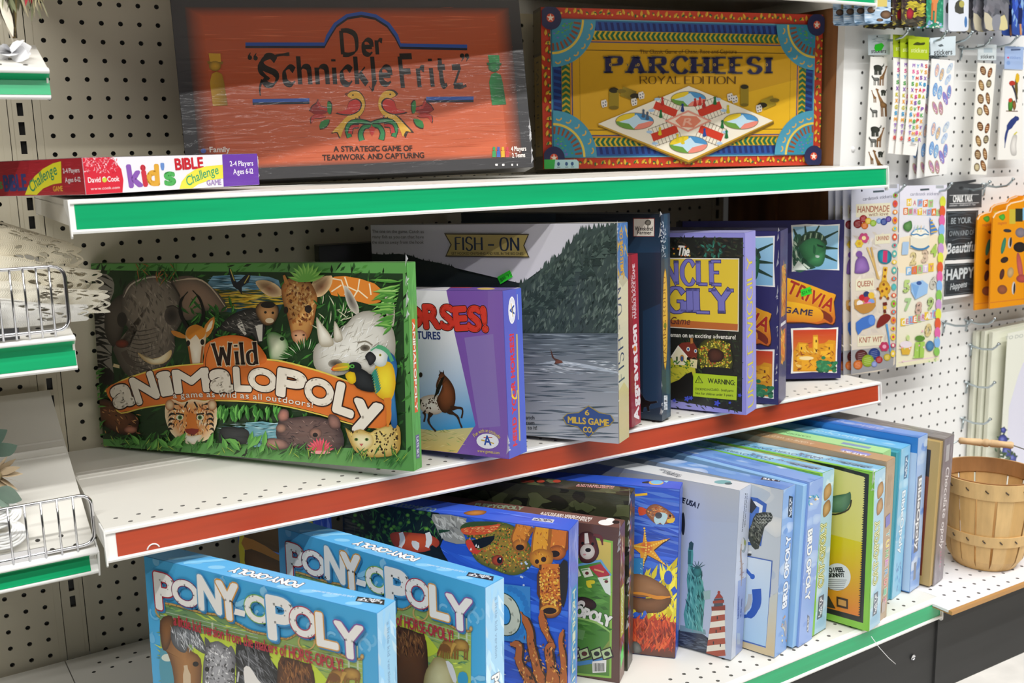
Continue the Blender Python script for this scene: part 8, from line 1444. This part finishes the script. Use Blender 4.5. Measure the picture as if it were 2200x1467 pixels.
linen('cream cut-work cloth fanned out below the tallest one', -1.0, -11.6, -13.0, -14.9, -8.9, -11.2, -10.3, C('#e4dcc6'), 2, 64)
linen('pale cut-work cloth reaching furthest past the end of its shelf', -.95, -12.7, -13.8, -15.3, -9.8, -12.0, -11.0, C('#ebe5d4'), 3, 60)
linen('white folded cloth low behind the upper wire fence', -2.0, -13.6, -14.3, -15.5, -10.7, -12.75, -11.75, C('#f4f2ec'), 4, 26)
# tilted shelf: flowers and coiled cord
t = thing('silk_flower', 'beige silk flower with sage green leaves on the lowest tilted shelf', 'silk flower', (-6.0, -9.2, -23.6)); c0 = Vector((-6.25, -9.6, -22.6)); b = MB()
for k in range(18): a0 = 2*pi*k/18; blade(b, c0, (cos(a0), -.35-.15*(k % 2), sin(a0)), rl.uniform(1.0, 1.3), .38, C(rl.choice(['#b8a384', '#a89272', '#c8b498'])), .1)
part(b, 'petals', M_leaf, t)
b = MB(); b.lathe([(0, .22), (.18, .2), (.3, .05), (.3, -.1)], 0, 0, 14, C('#8a7a58')); b.v = [(c0.x+x, c0.y-.25-z, c0.z+y) for x, y, z in b.v]; part(b, 'flower_centre', M_leaf, t)
b = MB()
for x, y, z, d in ((-6.0, -8.6, -21.9, (.9, -.3, .5)), (-6.2, -8.7, -21.4, (.7, -.2, .7)), (-6.1, -10.1, -23.3, (.9, -.4, -.25)), (-6.3, -10.0, -23.4, (.5, -.4, -.5))): blade(b, (x-.15, y, z), d, 1.15, .95, C(rl.choice(['#6f8a7c', '#5f7a6e', '#84988a'])), .3, 6)
part(b, 'leaves', M_leaf, t)
for (x, y, z, la) in ((-6.35, -10.25, -24.35, 'coil of white cord higher on the tilted shelf'), (-6.3, -11.5, -24.95, 'coil of white cord right behind the lower wire fence')):
    b = MB()
    for k in range(6): q = .98-k*.1; b.tube([(x+q*cos(a), y+q*.8*sin(a)*.9+.05*k, z+q*.42*sin(a)+.05*k+rl.uniform(-.02, .02)) for a in (2*pi*i/28 for i in range(28))], .065, 6, C('#eeeeec'), closed=True)
    o = b.build('cord_coil', M_cloth); tag(o, la, 'cord coil', 'white cord coils')
# a loose strand of clear film hanging off the bottom deck edge
b = MB(); b.tube([tuple(onp) for onp in ((37.6, -23.9, -36.9), (38.0, -24.2, -37.6), (38.7, -24.35, -38.4), (39.4, -24.3, -39.0))], .022, 5, C('#e8e8ea')); tag(b.build('film_strand', M_plast), 'thin strand of clear film hanging over the green bottom strip', 'film strand')
b = MB(); b.lathe([(0, .0), (.16, 0), (.2, .05), (.2, .09)], 0, 0, 12, C('#d8d8d8')); b.v = [(43.2+x, -22.62-z, -40.4+y) for x, y, z in b.v]; tag(b.build('screw_head', M_chrome), 'small shiny screw head in the black kick board', 'screw')
